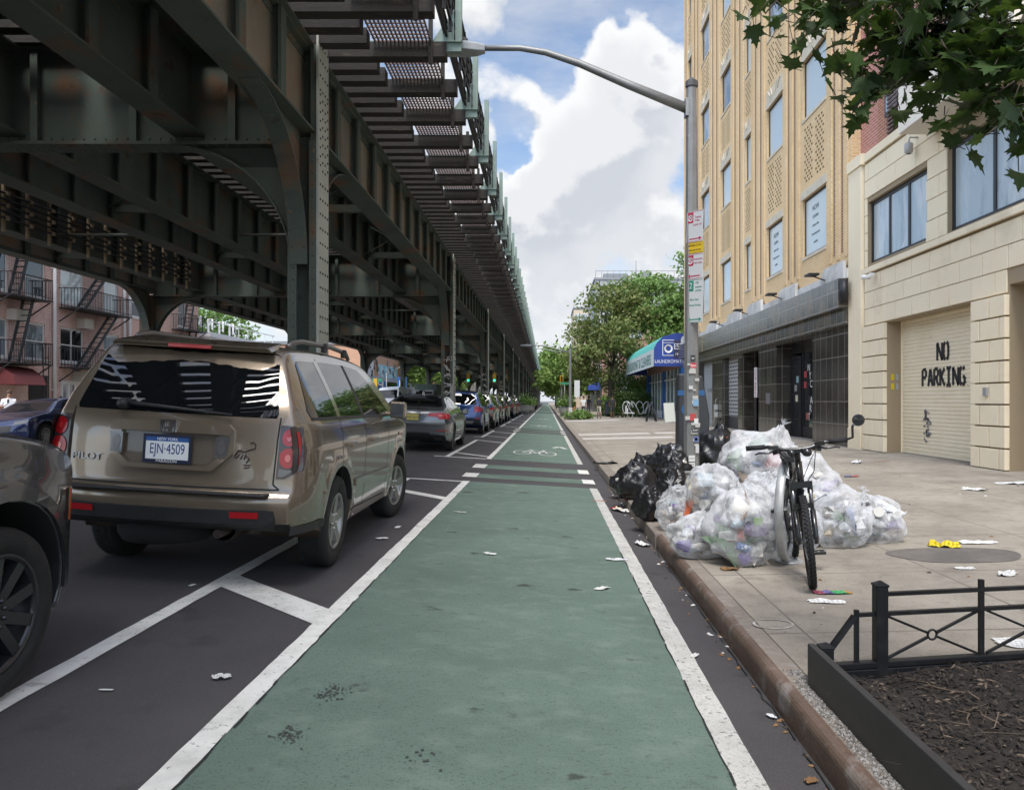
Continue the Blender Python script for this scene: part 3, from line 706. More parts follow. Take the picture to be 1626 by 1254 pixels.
# ---------------------------------------------- beige garage building
bb = thing('garage_building', 'cream stone faced garage building with a NO PARKING roller door', 'building', (FX+6, 13, .2))
M_stone = mat('cream_stone', (.88,.765,.56), .85, layers=(((.83,.70,.49), .9, .4, .7, .7), ((.76,.65,.48), 5, .55, .8, .5), ((.55,.45,.32), .6, .60, .75, .5)), bump=.18, bscale=45)
M_groove = mat('stone_joint', (.34,.265,.17), .95)
AY0, AY1 = 2., 20.6
G0, G1, GH = 14.7, 18.5, 3.34        # garage opening
E0, E1, EH = 9.5, 13.6, 3.5          # second opening, towards the camera
W1 = (16.55, 19.6, 4.9, 6.47); W2 = (11.3, 15.7, 4.86, 6.62)
core = MB()
def wall_holes(mb, X0, X1, y0, y1, z0, z1, holes, mi=0):
    ys = sorted({y0, y1} | {v for h in holes for v in h[:2]})
    for a, b in zip(ys, ys[1:]):
        hs = sorted([h[2:] for h in holes if h[0] <= a and h[1] >= b]); z = z0
        for h0, h1 in hs:
            if h0 > z: mb.box(X0, X1, a, b, z, h0, mi)
            z = h1
        if z < z1: mb.box(X0, X1, a, b, z, z1, mi)
HOLES = [(G0, G1, 0, GH), (E0, E1, 0, EH), W1, W2]
wall_holes(core, FX+.03, FX+.36, AY0, AY1, 0.1, 7.5, HOLES, 1)
core.box(FX+.37, FX+14, AY1-.25, AY1-.01, .1, 7.5, 0); core.box(FX+.37, FX+14, AY0, AY0+.2, .1, 7.5, 0); core.box(FX+.37, FX+14, AY0+.21, AY1-.26, 7.3, 7.45, 0)
core.build('wall', [M_stone, M_groove], bb)
blk = MB()   # facing blocks, each with an open joint round it
def blocks(y0, y1, z0, z1, bw, bh, holes, gap=.016, X=FX, dep=.03):
    nz = max(1, round((z1-z0)/bh)); bh = (z1-z0)/nz
    for r_ in range(nz):
        a, b = z0 + r_*bh + gap/2, z0 + (r_+1)*bh - gap/2
        cuts = [y0]; y = y0 + (bw/2 if r_ % 2 else bw)
        while y < y1 - .12: cuts.append(y); y += bw
        cuts.append(y1)
        for c0, c1 in zip(cuts, cuts[1:]):
            segs = [(c0 + gap/2, c1 - gap/2)]
            for h in holes:
                if h[2] < b-.02 and h[3] > a+.02:
                    ns = []
                    for s0, s1 in segs:
                        if h[1] <= s0 or h[0] >= s1: ns.append((s0, s1))
                        else:
                            if h[0] > s0: ns.append((s0, h[0]))
                            if h[1] < s1: ns.append((h[1], s1))
                    segs = ns
            for s0, s1 in segs:
                if s1 - s0 > .05: blk.box(X, X+dep, s0, s1, a, b)
H2 = [(a-.001, b+.001, c-.001, d+.001) for a, b, c, d in HOLES]
blocks(AY0, 19.75, .22, 3.34, .62, .39, H2 + [(19.76, 30, 0, 9)], .03, FX-.06, .09)
blocks(AY0, 19.75, 3.36, 4.62, .8, .42, H2 + [(E0-.5, E1+.05, 3.3, 3.51)])
blocks(AY0, 19.75, 4.83, 7.45, 1.0, .42, H2)
blk.build('facing_block', M_stone, bb, bevel=.006)['kind'] = 'stuff'
tr = MB()
tr.box(FX-.08, FX+.02, 19.78, AY1, .2, 7.46); tr.box(FX-.12, FX+.1, 19.7, AY1+.02, 7.461, 7.75); tr.box(FX-.04, FX+.1, AY0, 19.69, 7.5, 7.72)
tr.box(FX-.07, FX-.002, AY0, 19.75, 4.66, 4.80); tr.box(FX-.1, FX-.081, 19.75, AY1, .2, .75)
tr.build('trim', M_stone, bb, bevel=.01)
jm = MB(); jm.box(FX+.361, FX+.7, G1+.001, G1+.2, .1, GH); jm.box(FX+.361, FX+.7, G0-.2, G0-.001, .1, GH); jm.box(FX+.365, FX+.7, G0, G1, GH, GH+.2)
jm.box(FX+.361, FX+2, E1+.001, E1+.2, .1, EH); jm.box(FX+.365, FX+2, E0, E1, EH+.001, EH+.15); jm.box(FX+2.0, FX+2.1, E0, E1, .1, EH)
jm.build('jamb', M_stone, bb)
M_gdoor = mat('cream_roller_door', (.84,.745,.56), .55, layers=(((.77,.67,.48), 1.3, .45, .7, .7), ((.30,.25,.18), 4, .66, .75, .6)), bump=.05)
gd = roller('garage_door', FX+.42, G0, G1, .3, GH, M_gdoor, bb, .085)
M_sten = mat('stencil_black', (.022,.021,.022), .7)
def stencil(s_, size, yc, z):
    o = text(s_, size, (FX+.395, yc, z), FACE_W, M_sten, 'stencil_lettering', gd, sx=.86, space=1.1)
    o.data = o.data.copy(); return o
# lettering as thick stencil strokes
STR = {'N': [((0,0),(0,1)), ((0,1),(.62,0)), ((.62,0),(.62,1))], 'O': [((.18,0),(0,.2)), ((0,.2),(0,.8)), ((0,.8),(.18,1)), ((.38,1),(.56,.8)), ((.56,.8),(.56,.2)), ((.56,.2),(.38,0))],
       'P': [((0,0),(0,1)), ((.08,1),(.45,1)), ((.5,.95),(.5,.6)), ((.45,.52),(.08,.52))], 'A': [((0,0),(.25,1)), ((.32,1),(.58,0)), ((.16,.33),(.42,.33))],
       'R': [((0,0),(0,1)), ((.08,1),(.45,1)), ((.5,.95),(.5,.6)), ((.45,.52),(.1,.52)), ((.25,.48),(.55,0))], 'K': [((0,0),(0,1)), ((.08,.5),(.52,1)), ((.14,.5),(.56,0))],
       'I': [((.25,0),(.25,1)), ((0,0),(.2,0)), ((.3,0),(.5,0)), ((0,1),(.2,1)), ((.3,1),(.5,1))], 'G': [((.5,.85),(.38,1)), ((.18,1),(0,.8)), ((0,.8),(0,.2)), ((0,.2),(.18,0)), ((.3,0),(.55,.08)), ((.55,.08),(.55,.45)), ((.55,.45),(.36,.45))]}
def stencil_word(word, y_left, z, h, wk):
    mb = MB(); y = y_left
    for ch in word:
        for (a, b) in STR[ch]:
            mb.bar((FX+.395, y - a[0]*wk, z + a[1]*h), (FX+.395, y - b[0]*wk, z + b[1]*h), .072, .01, up=(1,0,0))
        y -= .8*wk
    return mb.build('stencil_lettering', M_sten, gd)
def gy(px, X=FX+.42): return X*F/(px-VX)
stencil_word('NO', gy(1490), dz(571, gy(1500)), .37, .34)
stencil_word('PARKING', gy(1466.5), dz(612, gy(1500)), .37, .33)
sp = MB(); random.seed(4)
for k in range(26):
    y_ = gy(1474)+random.gauss(0,.09); z_ = dz(680, 17.4)+random.uniform(-.33,.36); sp.bar((FX+.395, y_, z_), (FX+.395, y_+random.gauss(0,.1), z_+random.uniform(-.06,.14)), .045, .008, up=(1,0,0))
sp.build('spray_smudge', mat('grey_smudge', (.20,.19,.19), .8), gd)
for (z_, y_) in ((1.95, 18.52), (1.73, 18.52)):
    mb = MB(); mb.box(FX+.12, FX+.2, G1-.012, G1-.001, z_, z_+.15); mb.build('notice', mat('yellow_notice', (.6,.45,.02), .6), bb); mb = MB(); mb.box(FX+.23, FX+.3, G1-.012, G1-.001, z_, z_+.15); mb.build('notice', mat('grey_notice', (.35,.35,.33), .6), bb)
def big_window(a, b, z0, z1, n_):
    fr = MB(); t = .085; X0, X1 = FX+.12, FX+.2
    fr.box(X0, X1, a, b, z0, z0+t); fr.box(X0, X1, a, b, z1-t, z1)
    for k in range(n_+1):
        y = a + (b-a-t)*k/n_; fr.box(X0+.001, X1-.001, y, y+t, z0+t, z1-t)
    f_ = fr.build('window', M_frame, bb); pn = MB(); pn.box(X0+.03, X0+.05, a+t, b-t, z0+t, z1-t)
    pn.build('pane', M_pane2, f_)
M_pane2 = mat('sky_glass', (.40,.47,.50), .05, layers=(((.62,.66,.66), .7, .45, .56, .8), ((.28,.34,.37), 1.6, .56, .62, .6)), spec=1., stretch=(1,1.2,.35))  # base colour lightened to stand in for mirrored sky, curtain-like noise over it
big_window(*W1, 3); big_window(*W2, 3)
mb = MB(); mb.box(FX-.16, FX-.06, 19.0, 19.12, 4.52, 4.6); mb.lathe([(.001,-.36),(.06,-.34),(.06,-.14),(.001,-.12)], 10, (FX, 19.06, 4.5), 'x'); mb.build('security_camera', mat('white_plastic', (.7,.7,.7), .4), bb)
mb = MB(); mb.tube([(FX, 16.9, 7.2), (FX-.18, 16.9, 7.2), (FX-.2, 16.9, 7.1)], .02, 6); mb.lathe([(.03,.12),(.09,.08),(.09,-.1),(.05,-.14)], 10, (FX-.2, 16.9, 6.98)); mb.build('wall_lamp', mat('grey_plastic', (.4,.4,.4), .5), bb)
mb = MB(); mb.box(FX-.1, FX-.061, 14.1, 14.22, 1.55, 1.7); mb.build('wall_socket', mat('grey_plastic2', (.3,.3,.3), .5), bb)
# upper storeys in pink brick with a projecting cream bay
M_pink = brick_mat('pink_brick', (.50,.20,.15), (.44,.165,.12), (.60,.42,.36), .215, .078, .011, .5, .85, .4)
M_red = brick_mat('red_brick', (.34,.12,.07), (.40,.155,.09), (.50,.38,.30), .215, .078, .011, .5, .85, .4)
up_ = MB(); up_.box(FX+.25, FX+.6, 19.3, AY1, 7.76, 24, 0); up_.box(FX+.15, FX+.6, 17.1, 19.29, 7.73, 24, 1); up_.box(FX+.2, FX+.6, AY0, 17.09, 7.73, 24, 0); up_.box(FX+.61, FX+12, AY0, AY0+.2, 7.73, 24, 0); up_.box(FX+.61, FX+12, AY0, AY1, 23.8, 24, 0)
up_.build('upper_wall', [M_pink, M_red], bb)
M_cream = mat('cream_render', (.80,.74,.64), .8, layers=(((.56,.50,.40), 1, .4, .7, .5),))
for k in range(3):
    z = 7.02 + 4.2*k
    by = MB(); by.box(FX-.75, FX-.13, 12.2, 16.2, z, z+.73); by.box(FX-.75, FX+.14, 12.2, 16.2, z+.731, z+1.35) if k == 0 else by.box(FX-.75, FX+.14, 12.2, 16.2, z, z+1.35); by.build('balcony', M_cream, bb, bevel=.01)
    wn = MB(); wn.box(FX+.10, FX+.149, 17.5, 18.8, z+1.0+.3, z+3.0); wn.box(FX+.10, FX+.149, 13, 16, z+1.6, z+3.6); w_ = wn.build('window', M_frame, bb)
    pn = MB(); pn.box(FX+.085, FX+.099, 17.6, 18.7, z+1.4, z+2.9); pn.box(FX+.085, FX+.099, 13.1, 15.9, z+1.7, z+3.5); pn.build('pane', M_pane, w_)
gr = MB()
for k in range(12): gr.box(FX+.06, FX+.149, 17.25, 18.6, 7.85+.1*k, 7.85+.1*k+.05)
gr.build('vent_grille', mat('rust_vent', (.14,.09,.08), .7), bb)
# ---------------------------------------------- laundromat
lm = thing('laundromat', 'laundromat shop with blue and turquoise awning and tall glass front', 'shop building', (11, 55, .2))
LX, L0, L1 = 8.6, 48.5, 66.
M_blue = mat('blue_paint', (.02,.11,.36), .6); M_awnb = mat('blue_awning', (.025,.06,.29), .7, layers=(((.02,.045,.22), 2, .4, .7, .5),))
M_teal = mat('turquoise_awning', (.10,.42,.36), .75, layers=(((.07,.33,.29), 1.5, .4, .7, .6),)); M_pale = mat('pale_valance', (.62,.68,.66), .75)
M_dred = brick_mat('dark_red_brick', (.24,.10,.07), (.29,.13,.09), (.4,.33,.28), .215, .078, .011)
mb = MB(); mb.box(LX+.4, LX+10, L0, L0+.3, .2, 5.6); mb.box(LX+.4, LX+10, L1-.3, L1, .2, 5.6); mb.box(LX, LX+.39, L0, L1, 3.6, 5.6); mb.box(LX, LX+10, L0+.31, L1-.31, 5.3, 5.5); mb.build('wall', M_dred, lm)
fr = MB()
for k in range(10): fr.box(LX-.02, LX+.1, L0+.8+k*1.55, L0+.92+k*1.55, .2, 3.6)
fr.box(LX-.01, LX+.09, L0+.9, L1-.9, 2.9, 3.0); fr.box(LX-.01, LX+.09, L0+.9, L1-.9, .2, .75)
f_ = fr.build('window', mat('white_frame', (.6,.62,.63), .5), lm)
pn = MB(); pn.box(LX+.03, LX+.05, L0+.9, L1-.9, .75, 3.55); pn.build('pane', glass_mat('shop_glass', (.16,.22,.23), .06, .9), f_)
for a, b in ((L0+.001, L0+.78), (L1-1, L1-.001), (L0+8, L0+8.4)): mb = MB(); mb.box(LX-.12, LX+.3, a, b, .2, 3.6); mb.build('pilaster', M_blue, lm)
ax0 = 6.75; pr = [(LX-.01, 3.65), (LX-.01, 5.75), (LX-.6, 5.72), (ax0+.55, 5.5), (ax0+.2, 5.15), (ax0, 4.75), (ax0, 3.65)]
aw = MB(); n = len(pr)
a, b = L0+.3, L1
aw.add([(x, a, z) for x, z in pr] + [(x, b, z) for x, z in pr], [tuple(range(n)), tuple(range(n, 2*n))[::-1]], 1)
aw.add([(x, y, z) for y in (a, b) for x, z in pr], [(i, i+1, n+i+1, n+i) for i in range(1, n-2)], 0)
aw.add([(x, y, z) for y in (a, b) for x, z in pr], [(n-2, n-1, 2*n-1, 2*n-2)], 2)
ao = aw.build('awning', [M_teal, M_awnb, M_pale], lm, recalc=False)
wt = mat('sign_white', (.75,.76,.76), .6)
text('LAUNDROMAT', .31, ((ax0+LX)/2-.02, a-.008, 3.95), FACE_S, wt, 'awning_lettering', ao, sx=.80)
text('LAUNDROMAT & CLEANERS', .95, (ax0-.008, (a+b)/2, 4.12), FACE_W, mat('green_ink', (.015,.14,.11), .6), 'awning_lettering', ao, sx=1.2)
mb = MB(); cx_, cz_ = (ax0+LX)/2, 4.82
for (x0, x1, z0, z1) in ((-.38,-.34,-.5,.5), (.34,.38,-.5,.5), (-.34,.34,-.5,-.46), (-.34,.34,.46,.5), (-.34,.34,.3,.33)): mb.box(cx_+x0, cx_+x1, a-.012, a-.002, cz_+z0, cz_+z1)
mb.lathe([(.27,-.012),(.27,-.004),(.16,-.004),(.16,-.012),(.27,-.012)], 20, (cx_, a, cz_-.06), 'y'); mb.build('washer_emblem', wt, ao)
hs = MB(); hs.box(7.6, FX+.1, 46.2, 46.35, 4.0, 5.1); ho = tag(hs.build('hanging_sign', mat('navy_sign', (.035,.035,.08), .5)), 'dark projecting sign with white letters between tiled shop and laundromat', 'sign')
text('EST', .5, (7.85, 46.19, 4.7), FACE_S, wt, 'lettering', ho, sx=.7); text('1994', .2, (7.85, 46.19, 4.25), FACE_S, wt, 'lettering', ho)
# sandwich board and bits before the laundromat
M_brd = mat('board_white', (.6,.62,.55), .6)
mb = MB(); mb.bar((7.35, 46.0, .22), (7.28, 46.2, 1.35), .62, .03, up=(0,1,.2)); mb.bar((7.35, 46.5, .22), (7.28, 46.25, 1.35), .62, .03, up=(0,1,.2)); tag(mb.build('sandwich_board', M_brd), 'pale folding board standing on the pavement by the laundromat', 'sandwich board')
mb = MB()
for dy in (-.5, .5): mb.tube([(6.2, 48.2+dy*.6, .2), (6.5, 48.2, 1.35)], .035, 6); mb.tube([(6.8, 48.2+dy*.6, .2), (6.5, 48.2, 1.35)], .035, 6)
tag(mb.build('folding_easel', M_black), 'black A shaped folding stand outside the laundromat door', 'easel')
mb = MB(); mb.tube([(5.75,55,.25),(5.75,55,.95)], .03, 6); mb.box(5.6,6.2,54.8,55.3,.6,.65); mb.box(5.6,5.66,54.8,55.3,.65,1.15); mb.tube([(6.1,55,.2),(6.1,55,.6)], .03, 6); tag(mb.build('garden_chair', mat('chair_white', (.65,.66,.66), .5)), 'small white chair on the pavement near the ivy fence', 'chair')
# ================================================================== trees
def leaf_mat(name, a, b, tl=.3):
    m, n, l, p = new_mat(name); oi = n.new('ShaderNodeNewGeometry')
    c = mixc(n, l, oi.outputs['Random Per Island'], a, b); l.new(c, p.inputs['Base Color']); p.inputs['Roughness'].default_value = .55; p.inputs['Specular IOR Level'].default_value = .35
    tr_ = n.new('ShaderNodeBsdfTranslucent'); l.new(mixc(n, l, .5, c, (.16,.26,.03)), tr_.inputs['Color']); ms = n.new('ShaderNodeMixShader'); ms.inputs[0].default_value = tl
    o = n['Material Output']; l.new(p.outputs[0], ms.inputs[1]); l.new(tr_.outputs[0], ms.inputs[2]); l.new(ms.outputs[0], o.inputs['Surface']); return m
ML_dark = leaf_mat('leaf_dark', (.035,.075,.018), (.075,.125,.035)); ML_mid = leaf_mat('leaf_mid', (.115,.215,.055), (.24,.36,.11)); ML_lite = leaf_mat('leaf_light', (.12,.21,.045), (.25,.35,.09)); ML_olive = leaf_mat('leaf_olive', (.11,.165,.045), (.25,.255,.095))
M_bark = mat('bark', (.075,.06,.045), .9, layers=(((.13,.11,.09), 9, .45, .7, .7),), bump=.6, bscale=20)
def leaf_quad(mb, p, s, rnd, mi=0):
    n = Vector((rnd.gauss(0,1), rnd.gauss(0,1), rnd.gauss(.5,1))).normalized(); a = n.orthogonal().normalized(); a = Matrix.Rotation(rnd.uniform(0, 6.28), 3, n) @ a; b = n.cross(a)
    s *= rnd.uniform(.6, 1.3)
    mb.add([p - a*s*.5, p + b*s*.32 + n*s*.08, p + a*s*.6, p - b*s*.32 + n*s*.08], [(0,1,2), (0,2,3)], mi)
def tree(name, label, base, h, crown, leaf_m, n_leaf, ls, seed, cat='tree', group=None, lean=(0,0), sub=None, trunk_r=.16):
    """crown: list of (dx, dy, z, radius, zradius) lumps"""
    rnd = random.Random(seed); t = thing(name, label, cat, base, group); B = Vector(base)
    br = MB(); top = B + Vector((lean[0], lean[1], h*.45))
    br.tube([B - Vector((0,0,.1)), B + Vector((lean[0]*.3, lean[1]*.3, h*.2)), top], [trunk_r*1.2, trunk_r, trunk_r*.8], 8)
    lf = MB(); per = n_leaf // len(crown)
    for (dx, dy, z, r_, rz) in crown:
        c = B + Vector((dx, dy, z)); mid = top.lerp(c, .55) + Vector((rnd.uniform(-.2,.2), rnd.uniform(-.2,.2), .1))
        br.tube([top - Vector((0,0,h*.08)), mid, c], [trunk_r*.55, trunk_r*.35, .03], 6)
        tips = []
        for k in range(14):
            d = Vector((rnd.gauss(0,1), rnd.gauss(0,1), rnd.gauss(0,1))).normalized(); q = rnd.uniform(.45, 1.0)
            tp = c + Vector((d.x*r_*q, d.y*r_*q, d.z*rz*q)); tips.append(tp)
            br.tube([c.lerp(mid, .15), c.lerp(tp, .5) + Vector((0,0,.08*r_)), tp], [.035, .02, .008], 4)
        for k in range(per):
            tp = rnd.choice(tips); sp = .34*r_
            p = tp + Vector((rnd.gauss(0, sp), rnd.gauss(0, sp), rnd.gauss(0, sp*.62)*rz/r_))
            leaf_quad(lf, p, ls, rnd)
    br.build('trunk', M_bark, t); lf.build('crown', leaf_m, t, recalc=False); return t
def lumps(seed, n, R_, z0, z1, r_):
    rnd = random.Random(seed); return [(rnd.uniform(-R_, R_), rnd.uniform(-R_, R_), z0 + (z1-z0)*(k+.5)/n + rnd.uniform(-.3,.3), r_*rnd.uniform(.75, 1.2), r_*rnd.uniform(.6, .95)) for k in range(n)]
# the two big street trees beyond the laundromat
tree('street_tree', 'large olive green street tree with reddish seed clusters before the grey block', (5.3, 66, .2), 11.5, lumps(3, 11, 2.3, 3.6, 10.8, 1.7), ML_olive, 9000, .34, 3, lean=(.3,0))
tree('street_tree', 'bright green tree standing behind the turquoise laundromat awning', (9.6, 69, .2), 13, lumps(5, 12, 2.6, 4.5, 12.0, 2.0), ML_mid, 9000, .34, 5)
tree('street_tree', 'upright light green tree rising beside the tan brick building edge', (12.6, 66, .2), 14, lumps(6, 8, 1.9, 7, 13.2, 1.8), ML_mid, 5000, .34, 6)
for k, (x, y, h, lab) in enumerate(((2.6, 96, 8.5, 'small light green street tree just past the tall lamp post'), (2.4, 118, 10, 'light green kerb tree before the row of distant street trees'), (3.0, 142, 11, 'first of the distant kerb trees closing the view on the right'), (2.5, 172, 12, 'distant kerb tree in the middle of the far right row'), (2.4, 210, 14, 'farthest kerb tree on the right beside the end of the bike lane'))):
    tree('street_tree', lab, (x, y, .2), h, lumps(20+k, 7, 1.9+.2*k, 3.0, h-1.2, 1.9+.15*k), ML_lite if k < 2 else ML_mid, 3000, .5+.1*k, 30+k, group='distant kerb trees')
# shrubs and ivy by the laundromat
def shrub(name, label, c, rx, ry, rz, m, n_, ls, seed, flowers=0, cat='shrub'):
    rnd = random.Random(seed); t = thing(name, label, cat, c); B = Vector(c); st = MB(); lf = MB(); fl = MB()
    for k in range(7):
        e = B + Vector((rnd.uniform(-.7,.7)*rx, rnd.uniform(-.7,.7)*ry, rz*rnd.uniform(1.0,1.8))); st.tube([B + Vector((rnd.uniform(-.2,.2)*rx, 0, 0)), B.lerp(e, .5) + Vector((0,0,.1)), e], [.03,.02,.008], 5)
    cl = [Vector((rnd.gauss(0,.45)*rx, rnd.gauss(0,.45)*ry, rz + rnd.gauss(0,.45)*rz)) for _ in range(16)]
    for k in range(n_):
        c0 = rnd.choice(cl); p = B + c0 + Vector((rnd.gauss(0,.22)*rx, rnd.gauss(0,.22)*ry, rnd.gauss(0,.2)*rz)); p.z = max(p.z, c[2]+.03); leaf_quad(lf, p, ls, rnd)
    for k in range(flowers):
        c0 = rnd.choice(cl); p = B + c0*1.05 + Vector((rnd.gauss(0,.25)*rx, -abs(rnd.gauss(0,.25))*ry, rnd.gauss(.1,.22)*rz)); leaf_quad(fl, p, ls*.7, rnd)
    st.build('stem', M_bark, t)['kind'] = 'stuff'; lf.build('foliage', m, t, recalc=False)
    if flowers: fl.build('blossom', M_petal, t, recalc=False)
    return t
M_petal = mat('petal', (.72,.70,.64), .6)
shrub('flowering_shrub', 'tall shrub with white blossom leaning over the pavement', (6.4, 68, .2), 1.5, 1.6, 1.9, ML_mid, 2600, .26, 41, 420)
shrub('shrub', 'loose green and reddish shrub between blossom and laundromat', (8.3, 69, .2), 1.4, 1.6, 2.1, ML_olive, 2200, .26, 42)
shrub('shrub', 'low bright green bush beside the dark bin and ivy fence', (5.6, 76, .2), .9, 1.2, .9, ML_lite, 1000, .24, 43)
shrub('shrub', 'upright leafy shrub just left of the laundromat glass', (8.2, 66.6, .2), .8, .6, 1.5, ML_mid, 1200, .22, 44)
shrub('weeds', 'clump of weeds growing round the foot of the second lamp post', (1.9, 57.2, .12), .75, .9, .38, ML_mid, 900, .16, 45, cat='weeds')
shrub('weeds', 'weedy patch of leaves beside the second lamp post', (2.9, 58.0, .12), .8, .9, .32, ML_lite, 900, .16, 46, cat='weeds')
iv = thing('ivy_fence', 'low fence overgrown with dark ivy and white graffiti', 'fence', (6.5, 63, .2))
mb = MB()
for k in range(9): mb.tube([(5.5+.35*k, 60.5, .2), (5.5+.35*k, 60.5, 1.75)], .03, 6)
mb.box(5.45, 8.4, 60.48, 60.52, 1.7, 1.74); mb.box(5.45, 8.4, 60.48, 60.52, .4, .44); mb.box(5.45,5.5,60.5,69,.4,1.7); mb.build('rail', M_black, iv)['kind'] = 'stuff'
rnd = random.Random(9); lf = MB()
for k in range(3200): leaf_quad(lf, Vector((rnd.uniform(5.3, 8.2), 60.4+abs(rnd.gauss(0,.16)), .3+1.75*rnd.random()**.8 + .15*math.sin(k))), .16, rnd)
for k in range(900): leaf_quad(lf, Vector((5.35+rnd.gauss(0,.1), rnd.uniform(60.4, 66), .3+1.5*rnd.random())), .16, rnd)
lf.build('ivy', ML_dark, iv, recalc=False)
mb = MB()
for k in range(6):
    x = 6.2+.35*k; pts = [(x+.3*math.cos(t*.7+k)*1.0, 60.2, .95+.5*math.sin(t*.7)) for t in range(8)]; mb.tube(pts, .03, 5)
mb.build('graffiti', mat('spray_white2', (.55,.57,.57), .7), iv)
# ================================================================== buildings far down the right side
M_greyblock = mat('grey_render', (.36,.37,.38), .85, layers=(((.29,.30,.31), .12, .4, .6, .8), ((.42,.43,.44), .6, .5, .7, .5)), stretch=(1,1,.3))
M_roofmetal = mat('roof_metal', (.22,.23,.24), .7)
def win_grid(mb, face, X, ys, zs_, w_, h_, dep=.03):
    for y in ys:
        for z in zs_:
            if face == 'x': mb.box(X-dep, X-.002, y-w_/2, y+w_/2, z, z+h_)
            else: mb.box(y-w_/2, y+w_/2, X-dep, X-.002, z, z+h_)
def block(name, label, x0, x1, y0, y1, h, m, wins_x=None, wins_y=None, cat='building', roof=None, wm=None, ww=1.1, wh=1.5, z0=.1):
    t = thing(name, label, cat, ((x0+x1)/2, (y0+y1)/2, z0)); mb = MB(); mb.box(x0, x1, y0, y1, z0-.2, h); mb.build('wall', m, t)
    rf = MB(); rf.box(x0-.15, x1+.15, y0-.15, y1+.15, h+.001, h+.35); rf.build('parapet', roof or M_roofmetal, t)
    for spec, face, X in ((wins_x, 'x', x0), (wins_y, 'y', y0)):
        if spec:
            for a in spec[0]:
                for z in spec[1]:
                    fr = MB(); win_grid(fr, face, X, [a], [z], ww+.16, wh+.16, .04); f_ = fr.build('window', wm or M_frame_w, t)
                    pn = MB(); win_grid(pn, face, X-.041, [a], [z+.08], ww, wh, .012); pn.build('pane', M_pane, f_)
    return t
M_frame_w = mat('white_window_frame', (.62,.62,.60), .6)
t = block('grey_block', 'large plain grey apartment block rising behind the street trees', 8.0, 23, 128, 150, 21.5, M_greyblock, roof=M_roofmetal)
mb = MB(); mb.box(9.5, 13.5, 129, 131, 21.9, 22.7); mb.tube([(15,130,21.9),(15,130,25)], .08, 6); mb.box(16,17.5,129,131,21.9,23.0)
for k in range(16): mb.tube([(8.1+k, 128.1, 21.9), (8.1+k, 128.1, 23)], .04, 5)
mb.box(8.1, 23, 128.08, 128.14, 22.95, 23.03); mb.build('roof_plant', M_roofmetal, t)['kind'] = 'stuff'
M_tanr = mat('tan_render', (.55,.46,.34), .85); M_pinkr = brick_mat('old_red_brick', (.32,.15,.11), (.38,.19,.14), (.5,.42,.36), .3, .1, .012)
block('tan_building', 'narrow tan building peeping over the trees far along the right', 5.6, 9, 160, 175, 20.5, M_tanr, wins_y=([6.4, 7.8], [15, 17.8]))
block('red_building', 'old red brick shop building beyond the blossom shrub', 7.4, 16, 78, 92, 11, M_pinkr, wins_x=([80, 83, 86, 89], [4.6, 7.8]), wins_y=([9, 12], [4.6, 7.8]))
t = block('shop_row', 'low row of far shops with blue awning and bright fronts', 6.6, 16, 92.4, 124, 8.5, M_pinkr, wins_x=([95, 99, 103, 107, 111, 115, 119], [4.5]), roof=M_roofmetal)
mb = MB(); mb.add([(6.59,94,4.2),(6.59,102,4.2),(5.0,102,3.3),(5.0,94,3.3),(5.0,94,2.8),(5.0,102,2.8),(6.59,94,2.8),(6.59,102,2.8)], [(0,1,2,3),(3,2,5,4),(0,3,4,6),(1,7,5,2)]); mb.build('awning', M_awnb, t)
mb = MB(); mb.box(6.5, 6.58, 94, 122, .2, 2.8); mb.build('shop_window', mat('shop_front', (.33,.30,.29), .4, layers=(((.06,.06,.07), .45, .45, .5, .9), ((.45,.12,.10), .3, .6, .63, .8)), stretch=(1,1,.15)), t)
block('far_building', 'distant pale building closing the right side of the street', 6.5, 16, 126, 127.8, 6, M_tanr)
block('far_building', 'distant brick row beyond the kerb trees', 6.4, 16, 176, 300, 10, M_pinkr, wins_x=([180, 186, 192, 198, 204, 210], [4, 7]))
